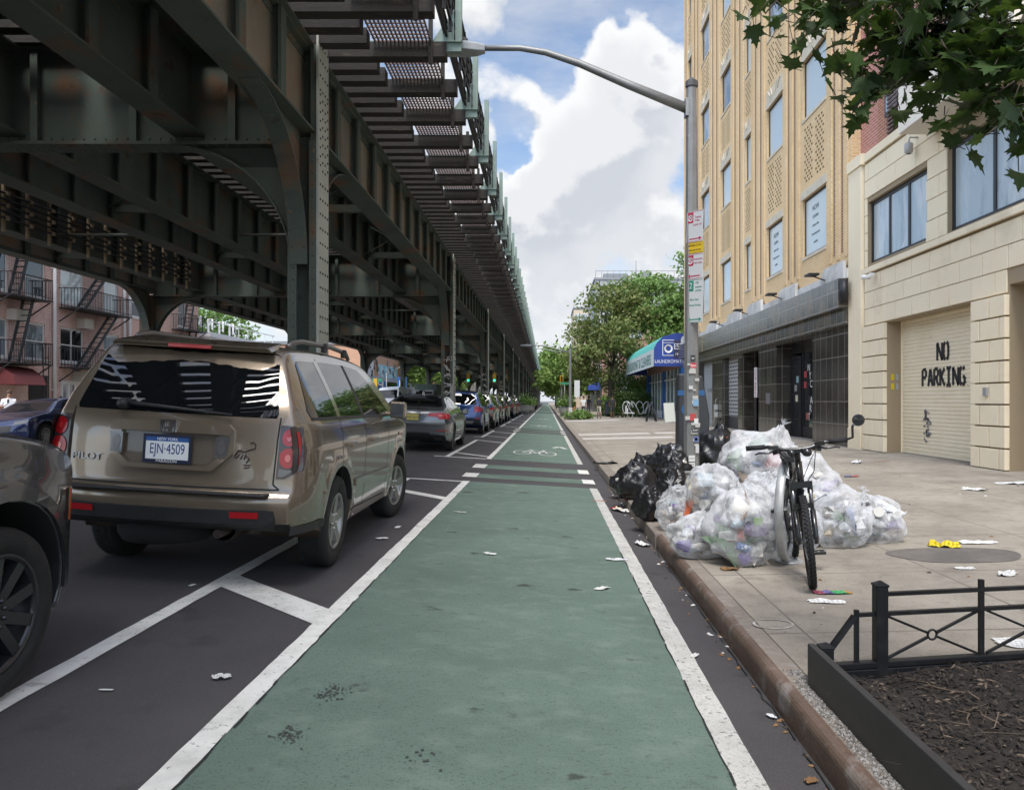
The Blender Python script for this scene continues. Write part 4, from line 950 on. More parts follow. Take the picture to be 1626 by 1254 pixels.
# ================================================================== buildings across the street on the left
M_lbrick = brick_mat('rowhouse_brick', (.47,.235,.185), (.55,.30,.245), (.74,.68,.64), .235, .085, .016, layers=(((.34,.145,.10), 1.2, .45, .7, .5), ((.46,.30,.25), 2.5, .55, .8, .5)))
M_lbrick2 = brick_mat('pale_rowhouse_brick', (.52,.28,.22), (.58,.34,.275), (.68,.60,.54), .235, .085, .013)
M_iron = mat('fire_escape_iron', (.018,.02,.022), .6)
M_wpipe = mat('white_pipe', (.68,.68,.68), .5)
M_maroon = mat('maroon_awning', (.16,.035,.035), .7)
LXF = -24.5
def left_y(px): return -LXF*F/(VX-px)
def fire_escape(t, ya, yb, levels):
    X = LXF
    for li, z in enumerate(levels):
        mb = MB(); mb.box(X+.02, X+1.15, ya, yb, z-.08, z-.02)
        for y in (ya, yb):
            mb.bar((X+.03, y, z-.75), (X+1.0, y, z-.1), .05, .05)
        mb.build('platform', M_iron, t)
        rl = MB(); rl.box(X+1.10, X+1.14, ya, yb, z+.92, z+.96); rl.box(X+1.10, X+1.14, ya, yb, z+.08, z+.11)
        for y in (ya, yb): rl.box(X+.02, X+1.1, y-.02, y+.02, z+.92, z+.96)
        y = ya
        while y <= yb: rl.box(X+1.11, X+1.13, y-.011, y+.011, z-.02, z+.92); y += .14
        for y in (ya, yb):
            x = X+.15
            while x < X+1.1: rl.box(x-.011, x+.011, y-.011, y+.011, z-.02, z+.92); x += .16
        rl.build('railing', M_iron, t)
        if li: 
            st = MB(); z0, y0, y1 = levels[li-1], ya+.9, yb-.9
            for x in (X+.35, X+.8): st.bar((x, y0, z0), (x, y1, z-.05), .04, .16)
            for k in range(1, 11): st.bar((X+.35, y0+(y1-y0)*k/11, z0+(z-z0)*k/11), (X+.8, y0+(y1-y0)*k/11, z0+(z-z0)*k/11), .18, .03)
            st.build('stair', M_iron, t)
    mb = MB()
    for y in (yb-.5, yb-.1): mb.bar((X+1.0, y, levels[0]-2.2), (X+1.0, y, levels[0]+.8), .035, .035)
    for k in range(9): mb.bar((X+1.0, yb-.5, levels[0]-2.1+.3*k), (X+1.0, yb-.1, levels[0]-2.1+.3*k), .025, .025)
    mb.build('ladder', M_iron, t)
def row_house(label, y0, y1, h, m, cols, zs_, esc, group='brick row houses across the street', door=None):
    t = thing('row_house', label, 'house', (LXF-5, (y0+y1)/2, .1), group)
    holes = [(a, b, z, z+1.75) for a, b in cols for z in zs_]
    mb = MB(); wall_holes(mb, LXF-.3, LXF, y0, y1, 0, h, holes); mb.box(LXF-12, LXF-.301, y0, y0+.3, 0, h); mb.box(LXF-12, LXF-.301, y1-.3, y1, 0, h); mb.box(LXF-12, LXF-.301, y0+.301, y1-.301, h-.4, h-.3); mb.build('wall', m, t)
    for a, b, z0, z1 in holes:
        fr = MB(); X = LXF-.12; t_ = .09; n_ = 2 if b-a > 1.7 else 1
        fr.box(X, X+.06, a, b, z1-t_, z1); fr.box(X, X+.06, a, b, z0, z0+t_); fr.box(X+.01, X+.05, a+t_, b-t_, (z0+z1)/2-.03, (z0+z1)/2+.03)
        for k in range(n_+1):
            y = a+(b-a-t_)*k/n_; fr.box(X+.001, X+.059, y, y+t_, z0+t_, z1-t_)
        fr.box(LXF-.1, LXF+.06, a-.08, b+.08, z0-.1, z0-.001)
        f_ = fr.build('window', M_frame_w, t); pn = MB(); pn.box(X+.02, X+.03, a+t_, b-t_, z0+t_, z1-t_); pn.build('pane', random.choice([M_pane, M_paneb, M_paned]), f_)
    pp = MB(); pp.box(LXF-.4, LXF+.1, y0, y1, h+.001, h+.35); pp.build('parapet', M_whitestone, t)
    for ya, yb in esc: fire_escape(t, ya, yb, [z-.25 for z in zs_ if z > 3])
    if door:
        fr = MB(); fr.box(LXF+.002, LXF+.06, door[0], door[1], .12, 2.5); d_ = fr.build('door', M_frame_w, t); pn = MB(); n_ = 3
        for k in range(n_): pn.box(LXF+.061, LXF+.07, door[0]+.12+(door[1]-door[0])*k/n_, door[0]+(door[1]-door[0])*(k+1)/n_-.08, .5, 2.3)
        pn.build('pane', M_pane, d_)
    return t
z1_, z2_ = dz(555, 37.5), dz(463, 37.5)
def bz(py, px): return dz(py, left_y(px))
ZR = [.75, 3.45, 6.45, 9.45]
h1 = row_house('red brick row house with maroon door awning at the left edge', 26.0, left_y(83)-.02, 12.5, M_lbrick, [(27.2, 29), (30.6, 31.7), (left_y(-10), left_y(13)), (left_y(40), left_y(72))], ZR[1:], [(left_y(-22), left_y(46))])
mb = MB(); pts = [(LXF+.01, 3.05), (LXF+.6, 2.95), (LXF+1.1, 2.6), (LXF+1.25, 2.2), (LXF+.01, 2.2)]; mb.prism(pts, 'y', left_y(-20), left_y(31)); mb.build('awning', M_maroon, h1)
mb = MB(); mb.box(LXF+.002, LXF+.03, left_y(45), left_y(75), .1, 2.7); mb.build('entrance', mat('dark_entrance', (.02,.018,.018), .8), h1)
h2 = row_house('red brick row house with iron fire escape between two white downpipes', left_y(83)+.02, left_y(201)-.02, 12.5, M_lbrick, [(left_y(96), left_y(133)), (left_y(165), left_y(188))], ZR[1:], [(left_y(93), left_y(178))], door=(left_y(96), left_y(128)))
h3 = row_house('paler red brick house with fire escape behind the viaduct column', left_y(201)+.02, 54.5, 12.2, M_lbrick2, [(left_y(206), left_y(228)), (51.5, 52.6)], ZR[1:], [(left_y(272), left_y(303))])
for px, lab in ((83, 'white downpipe between the first two red brick houses'), (203, 'white downpipe on the far red brick house')):
    mb = MB(); y = left_y(px); mb.tube([(LXF+.12, y, .1), (LXF+.12, y, 12.4)], .085, 8)
    if px == 203: mb.tube([(LXF+.12, y-.6, .1), (LXF+.12, y-.6, 12.2)], .07, 8)
    for z in (2, 5, 8, 11): mb.box(LXF+.0, LXF+.12, y-.1, y+.1, z, z+.06)
    tag(mb.build('downpipe', M_wpipe), lab, 'downpipe')
for px, z in ((128, 5.5), (122, 2.75), (20, 5.4)):
    mb = MB(); y = left_y(px); mb.box(LXF-.1, LXF+.45, y-.4, y+.4, z-.25, z+.25)
    for k in range(6): mb.box(LXF+.451, LXF+.46, y-.36, y+.36, z-.2+.07*k, z-.17+.07*k)
    tag(mb.build('air_conditioner', mat('conditioner_beige', (.45,.42,.36), .6)), {128: 'window air conditioner under the upper fire escape of the middle brick house', 122: 'window air conditioner under the lower fire escape of the middle brick house', 20: 'window air conditioner on the brick house at the left edge'}[px], 'air conditioner')
M_whitebrick = brick_mat('white_painted_brick', (.80,.81,.82), (.74,.75,.76), (.6,.6,.6), .3, .11, .012, layers=(((.60,.60,.60), 1, .5, .75, .5),))
t = block('white_building', 'low white painted brick building with roof pipes beyond the row houses', -34, -24.4, 56, 70, 6.1, M_whitebrick, roof=M_whitebrick)
mb = MB(); mb.box(-29, -27.4, 57, 58.5, 6.46, 9.0)
for k in range(4): mb.tube([(-26.2, 58+2*k, 6.4), (-26.2, 58+2*k, 7.8), (-25.9, 58+2*k, 7.8), (-25.9, 58+2*k, 7.0)], .07, 6)
mb.tube([(-24.6, 56.2, 7.3), (-24.6, 70, 7.3)], .04, 6)
for k in range(8): mb.tube([(-24.6, 56.2+k*1.9, 6.4), (-24.6, 56.2+k*1.9, 7.3)], .03, 6)
mb.build('roof_plant', M_wpipe, t)['kind'] = 'stuff'
M_orange = brick_mat('orange_brick', (.50,.25,.14), (.56,.30,.18), (.5,.4,.32), .3, .1, .012)
t = block('mural_building', 'grey corner building with orange brick top and painted mural', -34, -20.2, 84, 150, 7.6, M_orange)
mb = MB(); mb.box(-20.199, -20.1, 84, 118, 0, 4.4); mb.build('lower_wall', mat('grey_paint', (.42,.43,.45), .8), t)
mb = MB(); mb.box(-20.199, -20.09, 84.2, 90, 4.41, 6.3); mb.build('white_panel', mat('white_paint_wall', (.62,.62,.60), .8), t)
gf = MB(); rnd = random.Random(2)
for k in range(16): 
    y = rnd.uniform(84.5, 103); z = rnd.uniform(4.6, 6.2); gf.tube([(-20.07, y+rnd.uniform(-.6,.6), z+rnd.uniform(-.5,.5)) for _ in range(6)], .06, 4)
gf.build('graffiti', mat('graffiti_dark', (.10,.11,.12), .7), t)
mb = MB(); mb.box(-20.199, -20.08, 93, 104, 4.41, 5.9); mb.build('mural', mat('mural_blue', (.25,.52,.62), .7, layers=(((.62,.70,.70), .9, .5, .54, .9), ((.05,.12,.2), 1.7, .58, .6, .8))), t)
mb = MB(); mb.box(-20.099, -20.05, 92, 110, 2.0, 3.9); mb.build('window', M_paned, t)
for (y, z0, z1) in ((86.5,.1,3),(114,.1,3.2)): mb = MB(); mb.box(-20.099, -20.04, y-1.2, y+1.2, z0, z1); mb.build('door', M_roofmetal, t)
block('far_left_building', 'pale two storey building far along the left side', -34, -20.4, 155, 260, 9, M_tanr, wins_x=None)
ps = MB(); ps.box(-19.3, -18.1, 100, 100.1, 2.4, 4.6); ps.tube([(-18.7,100.2,.1),(-18.7,100.2,4.6)], .06, 6); pso = tag(ps.build('parking_sign', mat('sign_blue', (.03,.13,.35), .5)), 'blue parking sign with a white P by the mural building', 'sign'); text('P', 1.7, (-18.7, 99.97, 3.5), FACE_S, wt, 'lettering', pso)
for k, (x, y, h, lab) in enumerate(((-40, 66, 14, 'leafy green tree rising behind the white painted building'), (-17.6, 108, 9, 'bright green tree framed by the second viaduct arch'), (-18.5, 132, 10, 'light green tree framed by the third viaduct arch'), (-19, 165, 11, 'distant green tree beyond the viaduct arches on the left'), (-33, 77, 11, 'dark green tree between the white building and the mural building'))):
    tree('street_tree', lab, (x, y, .1), h, lumps(60+k, 7, 2.4, 3.6, h-1, 2.2), ML_lite if k in (1, 2) else ML_mid, 3400, .45, 70+k)
from mathutils.geometry import delaunay_2d_cdt
# ================================================================== cars
M_tyre = mat('tyre', (.016,.016,.016), .85, layers=(((.03,.029,.027), 14, .45, .7, .6),), bump=.2)
M_alloy = mat('alloy', (.34,.33,.31), .35, metal=.7); M_dalloy = mat('dark_alloy', (.05,.05,.052), .25, metal=.6)
M_trim = mat('black_plastic', (.02,.02,.021), .6, layers=(((.035,.035,.036), 6, .4, .7, .6),), bump=.1)
M_seam = mat('panel_gap', (.008,.008,.008), .8)
M_chrome = mat('chrome', (.65,.65,.66), .12, metal=1)
M_red = mat('red_lamp', (.38,.010,.015), .2, coat=.2); M_clear = mat('clear_lamp', (.12,.12,.12), .12, metal=.3); M_amber = mat('amber_lamp', (.55,.12,.02), .2)
M_under = mat('underbody', (.012,.012,.012), .9)
M_cglass = glass_mat('car_glass', (.006,.007,.008), .02, .5); M_lamphouse = mat('lamp_housing', (.16,.15,.145), .3, metal=.6); M_lampdark = mat('tail_lamp_housing', (.06,.045,.045), .2, metal=.2, coat=.25)
def paint(name, col, met=.55, rough=.28):
    m = mat(name, col, rough, metal=met, coat=1, layers=((tuple(c*.86 for c in col), 3, .35, .65, .6), ((.10,.09,.08), 1.6, .62, .82, .18))); return m
def chaikin(pts, it=2):
    for _ in range(it):
        o = [pts[0]]
        for a, b in zip(pts, pts[1:]): o += [tuple(x*.75+y*.25 for x, y in zip(a, b)), tuple(x*.25+y*.75 for x, y in zip(a, b))]
        pts = o + [pts[-1]]
    return pts
class Car:
    """body grown from a side outline; panels are laid on its real surface. y=0 at the rear axle, +y forward"""
    def __init__(s, upper, wb, r_arch, z_ax, sill, hw, crown_r, crown_f, y_end=None):
        s.hw = hw; s.wb = wb; s.cr, s.cf = crown_r, crown_f
        up = chaikin(upper, 2)     # from rear bottom over the roof to front bottom, (y,z)
        def arch(yc): # front to rear
            a0 = math.asin(max(-1, min(1, (sill - z_ax)/r_arch)))
            return [(yc + r_arch*math.cos(a0 + (math.pi-2*a0)*k/16), z_ax + r_arch*math.sin(a0 + (math.pi-2*a0)*k/16)) for k in range(17)]
        low = arch(wb) + arch(0)
        pts = [(p, 0) for p in up] + [(p, 1) for p in low]
        out = []
        for i, (p, k) in enumerate(pts):     # resample
            q, k2 = pts[(i+1) % len(pts)]
            L = math.dist(p, q); m = max(1, int(L/.09))
            for j in range(m): out.append((p[0]+(q[0]-p[0])*j/m, p[1]+(q[1]-p[1])*j/m, k if k == k2 else 1))
        s.o = out; n = len(out); ymid = wb/2
        s.yr = min(p[0] for p in up); s.yf = max(p[0] for p in up); s.zt = max(p[1] for p in up)
        s.P = []
        for i in range(n):
            a, b = out[i-1], out[(i+1) % n]; d = Vector((b[0]-a[0], b[1]-a[1])).normalized(); nrm = Vector((d.y, -d.x))
            y, z, k = out[i]
            r_ = .012 if k else .028 + .034*max(0., min(1., (z-.85)/.3))
            s.P.append((Vector((y, z)), nrm, r_))
        s.rear = sorted([(p.y, p.x, r_) for p, nn, r_ in s.P if nn.x > .25 and p.x < .6 and r_ > .02])
        s.front = sorted([(p.y, p.x, r_) for p, nn, r_ in s.P if nn.x < -.12 and p.x > wb*.3 and r_ > .02])
    def crown(s, y):
        if y < -.47: return s.cr*((-.47-y)/(-.47-s.yr))**2
        if y > s.wb+.47: return -s.cf*((y-s.wb-.47)/(s.yf-s.wb-.47))**2
        return 0.
    def drop(s, z): return .03*max(0., (z-1.25)/(s.zt-1.25))**2
    def warp(s, p, t2): return Vector((p.x + s.crown(p.x)*t2, p.y - s.drop(p.y)*t2))
    def body(s, mats, parent):
        mb = MB(); n = len(s.P); rows = []
        ts = [0, .3, .55, .75, .9, 1.0]; th = [22.5, 45, 67.5, 90]
        for side in (1, -1):
            rows = []
            E = [s.warp(p, 1) + nn*r_ for p, nn, r_ in s.P]; HW = [s.hw(q.x, q.y) for q in E]
            for t in ts: rows.append([(side*(h-r_)*t, *s.warp(p, t*t)) for (p, nn, r_), h in zip(s.P, HW)])
            for a in th: rows.append([(side*(h-r_+r_*math.sin(R(a))), *(s.warp(p, 1) + nn*(r_*(1-math.cos(R(a)))))) for (p, nn, r_), h in zip(s.P, HW)])
            m = len(rows)
            mb.add([v for r_ in rows for v in r_], [(j*n+i, j*n+(i+1) % n, (j+1)*n+(i+1) % n, (j+1)*n+i) for j in range(m-1) for i in range(n)], 0, True)
        b_idx = len(mb.m)
        me = bpy.data.meshes.new('body'); me.from_pydata(mb.v, [], mb.f); bm = bmesh.new(); bm.from_mesh(me)
        for side in (1, -1):   # side skin
            poly = [s.warp(p, 1) + nn*r_ for p, nn, r_ in s.P]
            s.skin(bm, [(q.x, q.y) for q in poly], lambda y, z: (side*s.hw(y, z), y, z), .08)
        bmesh.ops.remove_doubles(bm, verts=bm.verts, dist=.0015); bmesh.ops.recalc_face_normals(bm, faces=bm.faces)
        bm.normal_update()
        for f in bm.faces:
            c = f.calc_center_median()
            if all(abs(abs(v.co.x) - s.hw(v.co.y, v.co.z)) < .0012 for v in f.verts) and f.normal.x*c.x < 0: f.normal_flip()
        bm.normal_update()
        for f in bm.faces:
            f.smooth = True; c = f.calc_center_median()
            # tunnels and floor are dark
            if len(mats) > 1 and f.normal.z < -.3 and abs(f.normal.x) < .8 and c.z < .95 and (c.z < .5 or (abs(c.y) < .6 or abs(c.y-s.wb) < .6)) : f.material_index = 1
        bm.to_mesh(me); bm.free()
        s.normals(me)
        for m_ in mats: me.materials.append(m_)
        o = bpy.data.objects.new('body', me); COL.objects.link(o); o.parent = parent
        return o
    def normals(s, me, off=0., all_side=False):
        # true surface normals on the side skin keep the reflections calm
        nn = []; e = .01
        for v in me.vertices:
            x, y, z = v.co
            if all_side or abs(abs(x) - s.hw(y, z) - off) < .0012:
                dy = (s.hw(y+e, z) - s.hw(y-e, z))/(2*e); dz_ = (s.hw(y, z+e) - s.hw(y, z-e))/(2*e)
                k = 1 if x > 0 else -1
                nn.append(Vector((k, -dy, -dz_)).normalized())
            else: nn.append(v.normal.copy())
        me.normals_split_custom_set_from_vertices(nn)
    @staticmethod
    def skin(bm, poly, fn, step):
        pq = []
        for i, p in enumerate(poly):
            q = poly[(i+1) % len(poly)]; m = max(1, int(math.dist(p[:2], q[:2])/(step*.6)))
            for j in range(m): pq.append((p[0]+(q[0]-p[0])*j/m, p[1]+(q[1]-p[1])*j/m))
        poly = pq; n = len(poly); pts = [Vector((p[0], p[1])) for p in poly]; ed = [(i, (i+1) % n) for i in range(n)]
        lo = [min(p[k] for p in pts) for k in (0, 1)]; hi = [max(p[k] for p in pts) for k in (0, 1)]
        def inside(x, y):
            c = False
            for i, j in ed:
                a, b = pts[i], pts[j]
                if (a.y > y) != (b.y > y) and x < (b.x-a.x)*(y-a.y)/(b.y-a.y) + a.x: c = not c
            return c
        def far(x, y):
            for i, j in ed:
                a, d = pts[i], pts[j]-pts[i]; L = d.length_squared
                t = max(0, min(1, ((x-a.x)*d.x+(y-a.y)*d.y)/L)) if L > 1e-12 else 0
                if (a.x+d.x*t-x)**2 + (a.y+d.y*t-y)**2 < (step*.35)**2: return False
            return True
        y = lo[1] + step*.5
        while y < hi[1]:
            x = lo[0] + step*.5
            while x < hi[0]:
                if inside(x, y) and far(x, y): pts.append(Vector((x, y)))
                x += step
            y += step
        vo, _, fo = delaunay_2d_cdt(pts, ed, [], 1, 1e-6)[:3]
        mp = [bm.verts.new(fn(v.x, v.y)) for v in vo]
        for f in fo:
            try: bm.faces.new([mp[i] for i in f])
            except ValueError: pass
    def _end(s, tab, x, z, sgn):
        def look(z):
            z = max(tab[0][0], min(tab[-1][0], z))
            for a, b in zip(tab, tab[1:]):
                if a[0] <= z <= b[0]:
                    f = 0 if b[0] == a[0] else (z-a[0])/(b[0]-a[0]); return a[1]+(b[1]-a[1])*f, a[2]+(b[2]-a[2])*f
            return tab[-1][1:]
        y, r_ = look(z); H = s.hw(y + s.crown(y) + sgn*r_, z) - r_; t = min(1, abs(x)/H); y, r_ = look(z + s.drop(z)*t*t)
        d = s.crown(y)*t*t
        if abs(x) > H: sn = min(1, (abs(x)-H)/r_); d += sgn*r_*(1-math.sqrt(max(0, 1-sn*sn)))
        return y + d
    def panel(s, name, where, poly, m, parent, off=.004, step=.12, side=1, thick=0):
        bm = bmesh.new()
        if where == 'side': fn = lambda y, z: (side*(s.hw(y, z)+off), y, z)
        elif where == 'rear': fn = lambda x, z: (x, s._end(s.rear, x, z, 1)-off, z)
        else: fn = lambda x, z: (x, s._end(s.front, x, z, -1)+off, z)
        for pl in (poly if isinstance(poly[0][0], (tuple, list)) else [poly]): s.skin(bm, pl, fn, step)
        if isinstance(poly[0][0], (tuple, list)): bmesh.ops.remove_doubles(bm, verts=bm.verts, dist=.0008)
        if thick:
            g_ = bmesh.ops.extrude_face_region(bm, geom=bm.faces[:])
            dv = {'side': Vector((-side*thick,0,0)), 'rear': Vector((0,thick,0)), 'front': Vector((0,-thick,0))}[where]
            for v in [e for e in g_['geom'] if isinstance(e, bmesh.types.BMVert)]: v.co += dv
        bmesh.ops.recalc_face_normals(bm, faces=bm.faces); bm.normal_update()
        want = {'side': Vector((side,0,0)), 'rear': Vector((0,-1,0)), 'front': Vector((0,1,0))}[where]
        if not thick and sum(f.normal.dot(want) for f in bm.faces) < 0: bmesh.ops.reverse_faces(bm, faces=bm.faces)
        for f in bm.faces: f.smooth = not thick
        me = bpy.data.meshes.new(name); bm.to_mesh(me); bm.free(); me.materials.append(m)
        if where == 'side' and not thick: s.normals(me, off, True)
        o = bpy.data.objects.new(name, me); COL.objects.link(o); o.parent = parent; return o
    def line(s, name, where, a, b, w_, m, parent, off=.003, side=1):
        a, b = Vector(a), Vector(b); d = (b-a).normalized(); q = Vector((-d.y, d.x))*w_/2
        return s.panel(name, where, [tuple(a-q), tuple(b-q), tuple(b+q), tuple(a+q)], m, parent, off, .08, side)
def wheel(parent, x, y, r, wd, rim_m, spokes=5, steer=0, detail=True, rimr=.62):
    o_ = 1 if x > 0 else -1
    mb = MB(); h = wd/2; rr = r*rimr
    prof = [(rr, -h*.9), (r*.86, -h), (r*.965, -h*.9), (r, -h*.66), (r, h*.66), (r*.965, h*.9), (r*.86, h), (rr, h*.9), (rr*.97, h*.5), (rr*.97, -h*.5), (rr, -h*.9)]
    mb.lathe(prof, 40 if detail else 20, ax='x')
    if detail:
        for k in range(60):
            t = 2*math.pi*k/60; c, sn = math.cos(t), math.sin(t)
            for q in (-.62, -.2, .22): mb.add([(h*(q), (r+.004)*c, (r+.004)*sn), (h*(q+.3), (r+.004)*c, (r+.004)*sn), (h*(q+.3), (r+.004)*math.cos(t+.07), (r+.004)*math.sin(t+.07)), (h*q, (r+.004)*math.cos(t+.07), (r+.004)*math.sin(t+.07))], [(0,1,2,3)])
    w_ = mb.build('wheel', M_tyre, origin=(0,0,0)); w_.parent = parent; w_.location = (x, y, r); w_.rotation_euler = (0, 0, steer)
    rm = MB(); f_ = o_*h
    rm.lathe([(rr*1.0, f_*.92), (rr*.93, f_*.95), (rr*.9, f_*.75), (rr*.88, f_*.1), (rr*.2, f_*.05)], 32 if detail else 16, ax='x', mi=0)
    rm.lathe([(.001, f_*.78), (rr*.16, f_*.76), (rr*.22, f_*.6), (rr*.22, f_*.2)], 14, ax='x', mi=0)
    rm.lathe([(.001, f_*.83), (rr*.12, f_*.80), (rr*.13, f_*.7)], 12, ax='x', mi=0)
    for k in range(spokes):
        t = 2*math.pi*k/spokes + .3; d = Vector((0, math.cos(t), math.sin(t))); n_ = Vector((0, -math.sin(t), math.cos(t))); X = Vector((1,0,0))
        w0, w1 = rr*(.21 if spokes <= 6 else .10), rr*(.15 if spokes <= 6 else .10)
        a, b = d*rr*.12, d*rr*.93
        vs = [a-n_*w0+X*f_*.74, a+n_*w0+X*f_*.74, b+n_*w1+X*f_*.88, b-n_*w1+X*f_*.88, a-n_*w0+X*f_*.45, a+n_*w0+X*f_*.45, b+n_*w1+X*f_*.5, b-n_*w1+X*f_*.5]
        rm.add(vs, [(0,1,2,3),(4,7,6,5),(0,4,5,1),(1,5,6,2),(2,6,7,3),(3,7,4,0)], 0)
        if detail:
            p = Vector((f_*.77, 0, 0)) + Vector((0, math.cos(t+.6), math.sin(t+.6)))*rr*.26; rm.lathe([(.001, o_*.012), (.011, o_*.008), (.012, -o_*.02)], 6, p, 'x', 1 if spokes <= 6 else 0)
    rm.lathe([(rr*.86, f_*.15), (.001, f_*.15)], 20, ax='x', mi=2)
    ro = rm.build('rim', [rim_m, M_chrome, M_under]); ro.parent = w_; return w_
def plate(txt, bgc, fgc, parent, y, z, w_=.31, h_=.155, frame=True, top=None, bottom=None, x=0):
    mb = MB(); mb.box(x-w_/2, x+w_/2, y-.012, y-.004, z-h_/2, z+h_/2); o = mb.build('number_plate', mat('plate_'+txt[:2], bgc, .4), origin=(0,0,0)); o.parent = parent
    if frame:
        fr = MB(); t = .017; fr.box(x-w_/2-t, x+w_/2+t, y-.016, y-.002, z-h_/2-t*1.5, z-h_/2); fr.box(x-w_/2-t, x+w_/2+t, y-.016, y-.002, z+h_/2, z+h_/2+t); fr.box(x-w_/2-t, x-w_/2, y-.016, y-.002, z-h_/2, z+h_/2); fr.box(x+w_/2, x+w_/2+t, y-.016, y-.002, z-h_/2, z+h_/2)
        f_ = fr.build('plate_frame', mat('plate_frame_navy', (.02,.025,.05), .4), origin=(0,0,0)); f_.parent = o
    fm = mat('plate_ink', fgc, .5)
    text(txt, h_*.66, (x, y-.0125, z-.008), FACE_S, fm, 'lettering', o, .001, sx=.66 if len(txt) > 7 else .8)
    if top:
        b2 = MB(); b2.box(x-w_/2, x+w_/2, y-.0128, y-.0122, z+h_/2-.030, z+h_/2); q = b2.build('plate_band', mat('plate_band_blue', (.03,.10,.30), .4), origin=(0,0,0)); q.parent = o
        text(top, .028, (x, y-.0132, z+h_/2-.015), FACE_S, mat('plate_white', (.8,.8,.8), .5), 'lettering', o, .0005)
    if bottom: text(bottom, .026, (x, y-.0165, z-h_/2-.012), FACE_S, mat('plate_white', (.8,.8,.8), .5), 'lettering', o, .0005, sx=1.2)
    return o
def place_car(t, x, y, yaw=0):
    t.location = (x, y, zr(x)); slope = (zr(x+.6)-zr(x-.6))/1.2
    t.rotation_euler = (0, -math.atan(slope)*(1 if abs(yaw) < 1.5 else -1), yaw)
# ---------------------------------------------- the tan SUV in the foreground
pt = thing('parked_suv', 'tan metallic SUV with New York plate EJN 4509 parked beside the bike lane', 'SUV', (0,0,0))
M_tan = paint('tan_metallic_paint', (.225,.177,.128), .5, .25)
def hw_p(y, z):
    w0 = .955
    if z < .62: w0 -= .035*((.62-z)/.3)**2
    if z > .98: w0 -= .045*min(1, (z-.98)/.22)**1.5
    if z > 1.18: w0 -= .30*((z-1.18)/.6)**1.15
    if y < -.55: w0 -= .145*((-.55-y)/.6)**2
    if y > 2.9: w0 -= .13*((y-2.9)/.78)**2
    for yc in (0, 2.70):
        d = abs(math.hypot(y-yc, z-.37) - .47)
        if d < .10: w0 += .014*(1-(d/.10)**2)**2
    return w0
UP = [(-.43,.40), (-.95,.41), (-1.10,.47), (-1.13,.60), (-1.125,.67), (-1.075,.705), (-1.06,.86), (-1.035,1.12), (-1.0,1.235), (-.93,1.36), (-.79,1.60), (-.72,1.69), (-.62,1.735), (-.2,1.765), (.4,1.78), (1.1,1.77), (1.6,1.735), (1.85,1.68), (2.2,1.45), (2.55,1.22), (2.68,1.165), (3.1,1.12), (3.45,1.05), (3.6,.96), (3.68,.80), (3.70,.55), (3.66,.38), (3.45,.30), (3.15,.31)]
pc = Car(UP, 2.70, .445, .37, .30, hw_p, .10, .22)
pb = pc.body([M_tan, M_under], pt)
pc.panel('rear_window', 'rear', [(-.715,1.215), (.715,1.215), (.725,1.245), (.635,1.655), (.61,1.672), (-.61,1.672), (-.635,1.655), (-.725,1.245)], M_cglass, pt, .005)
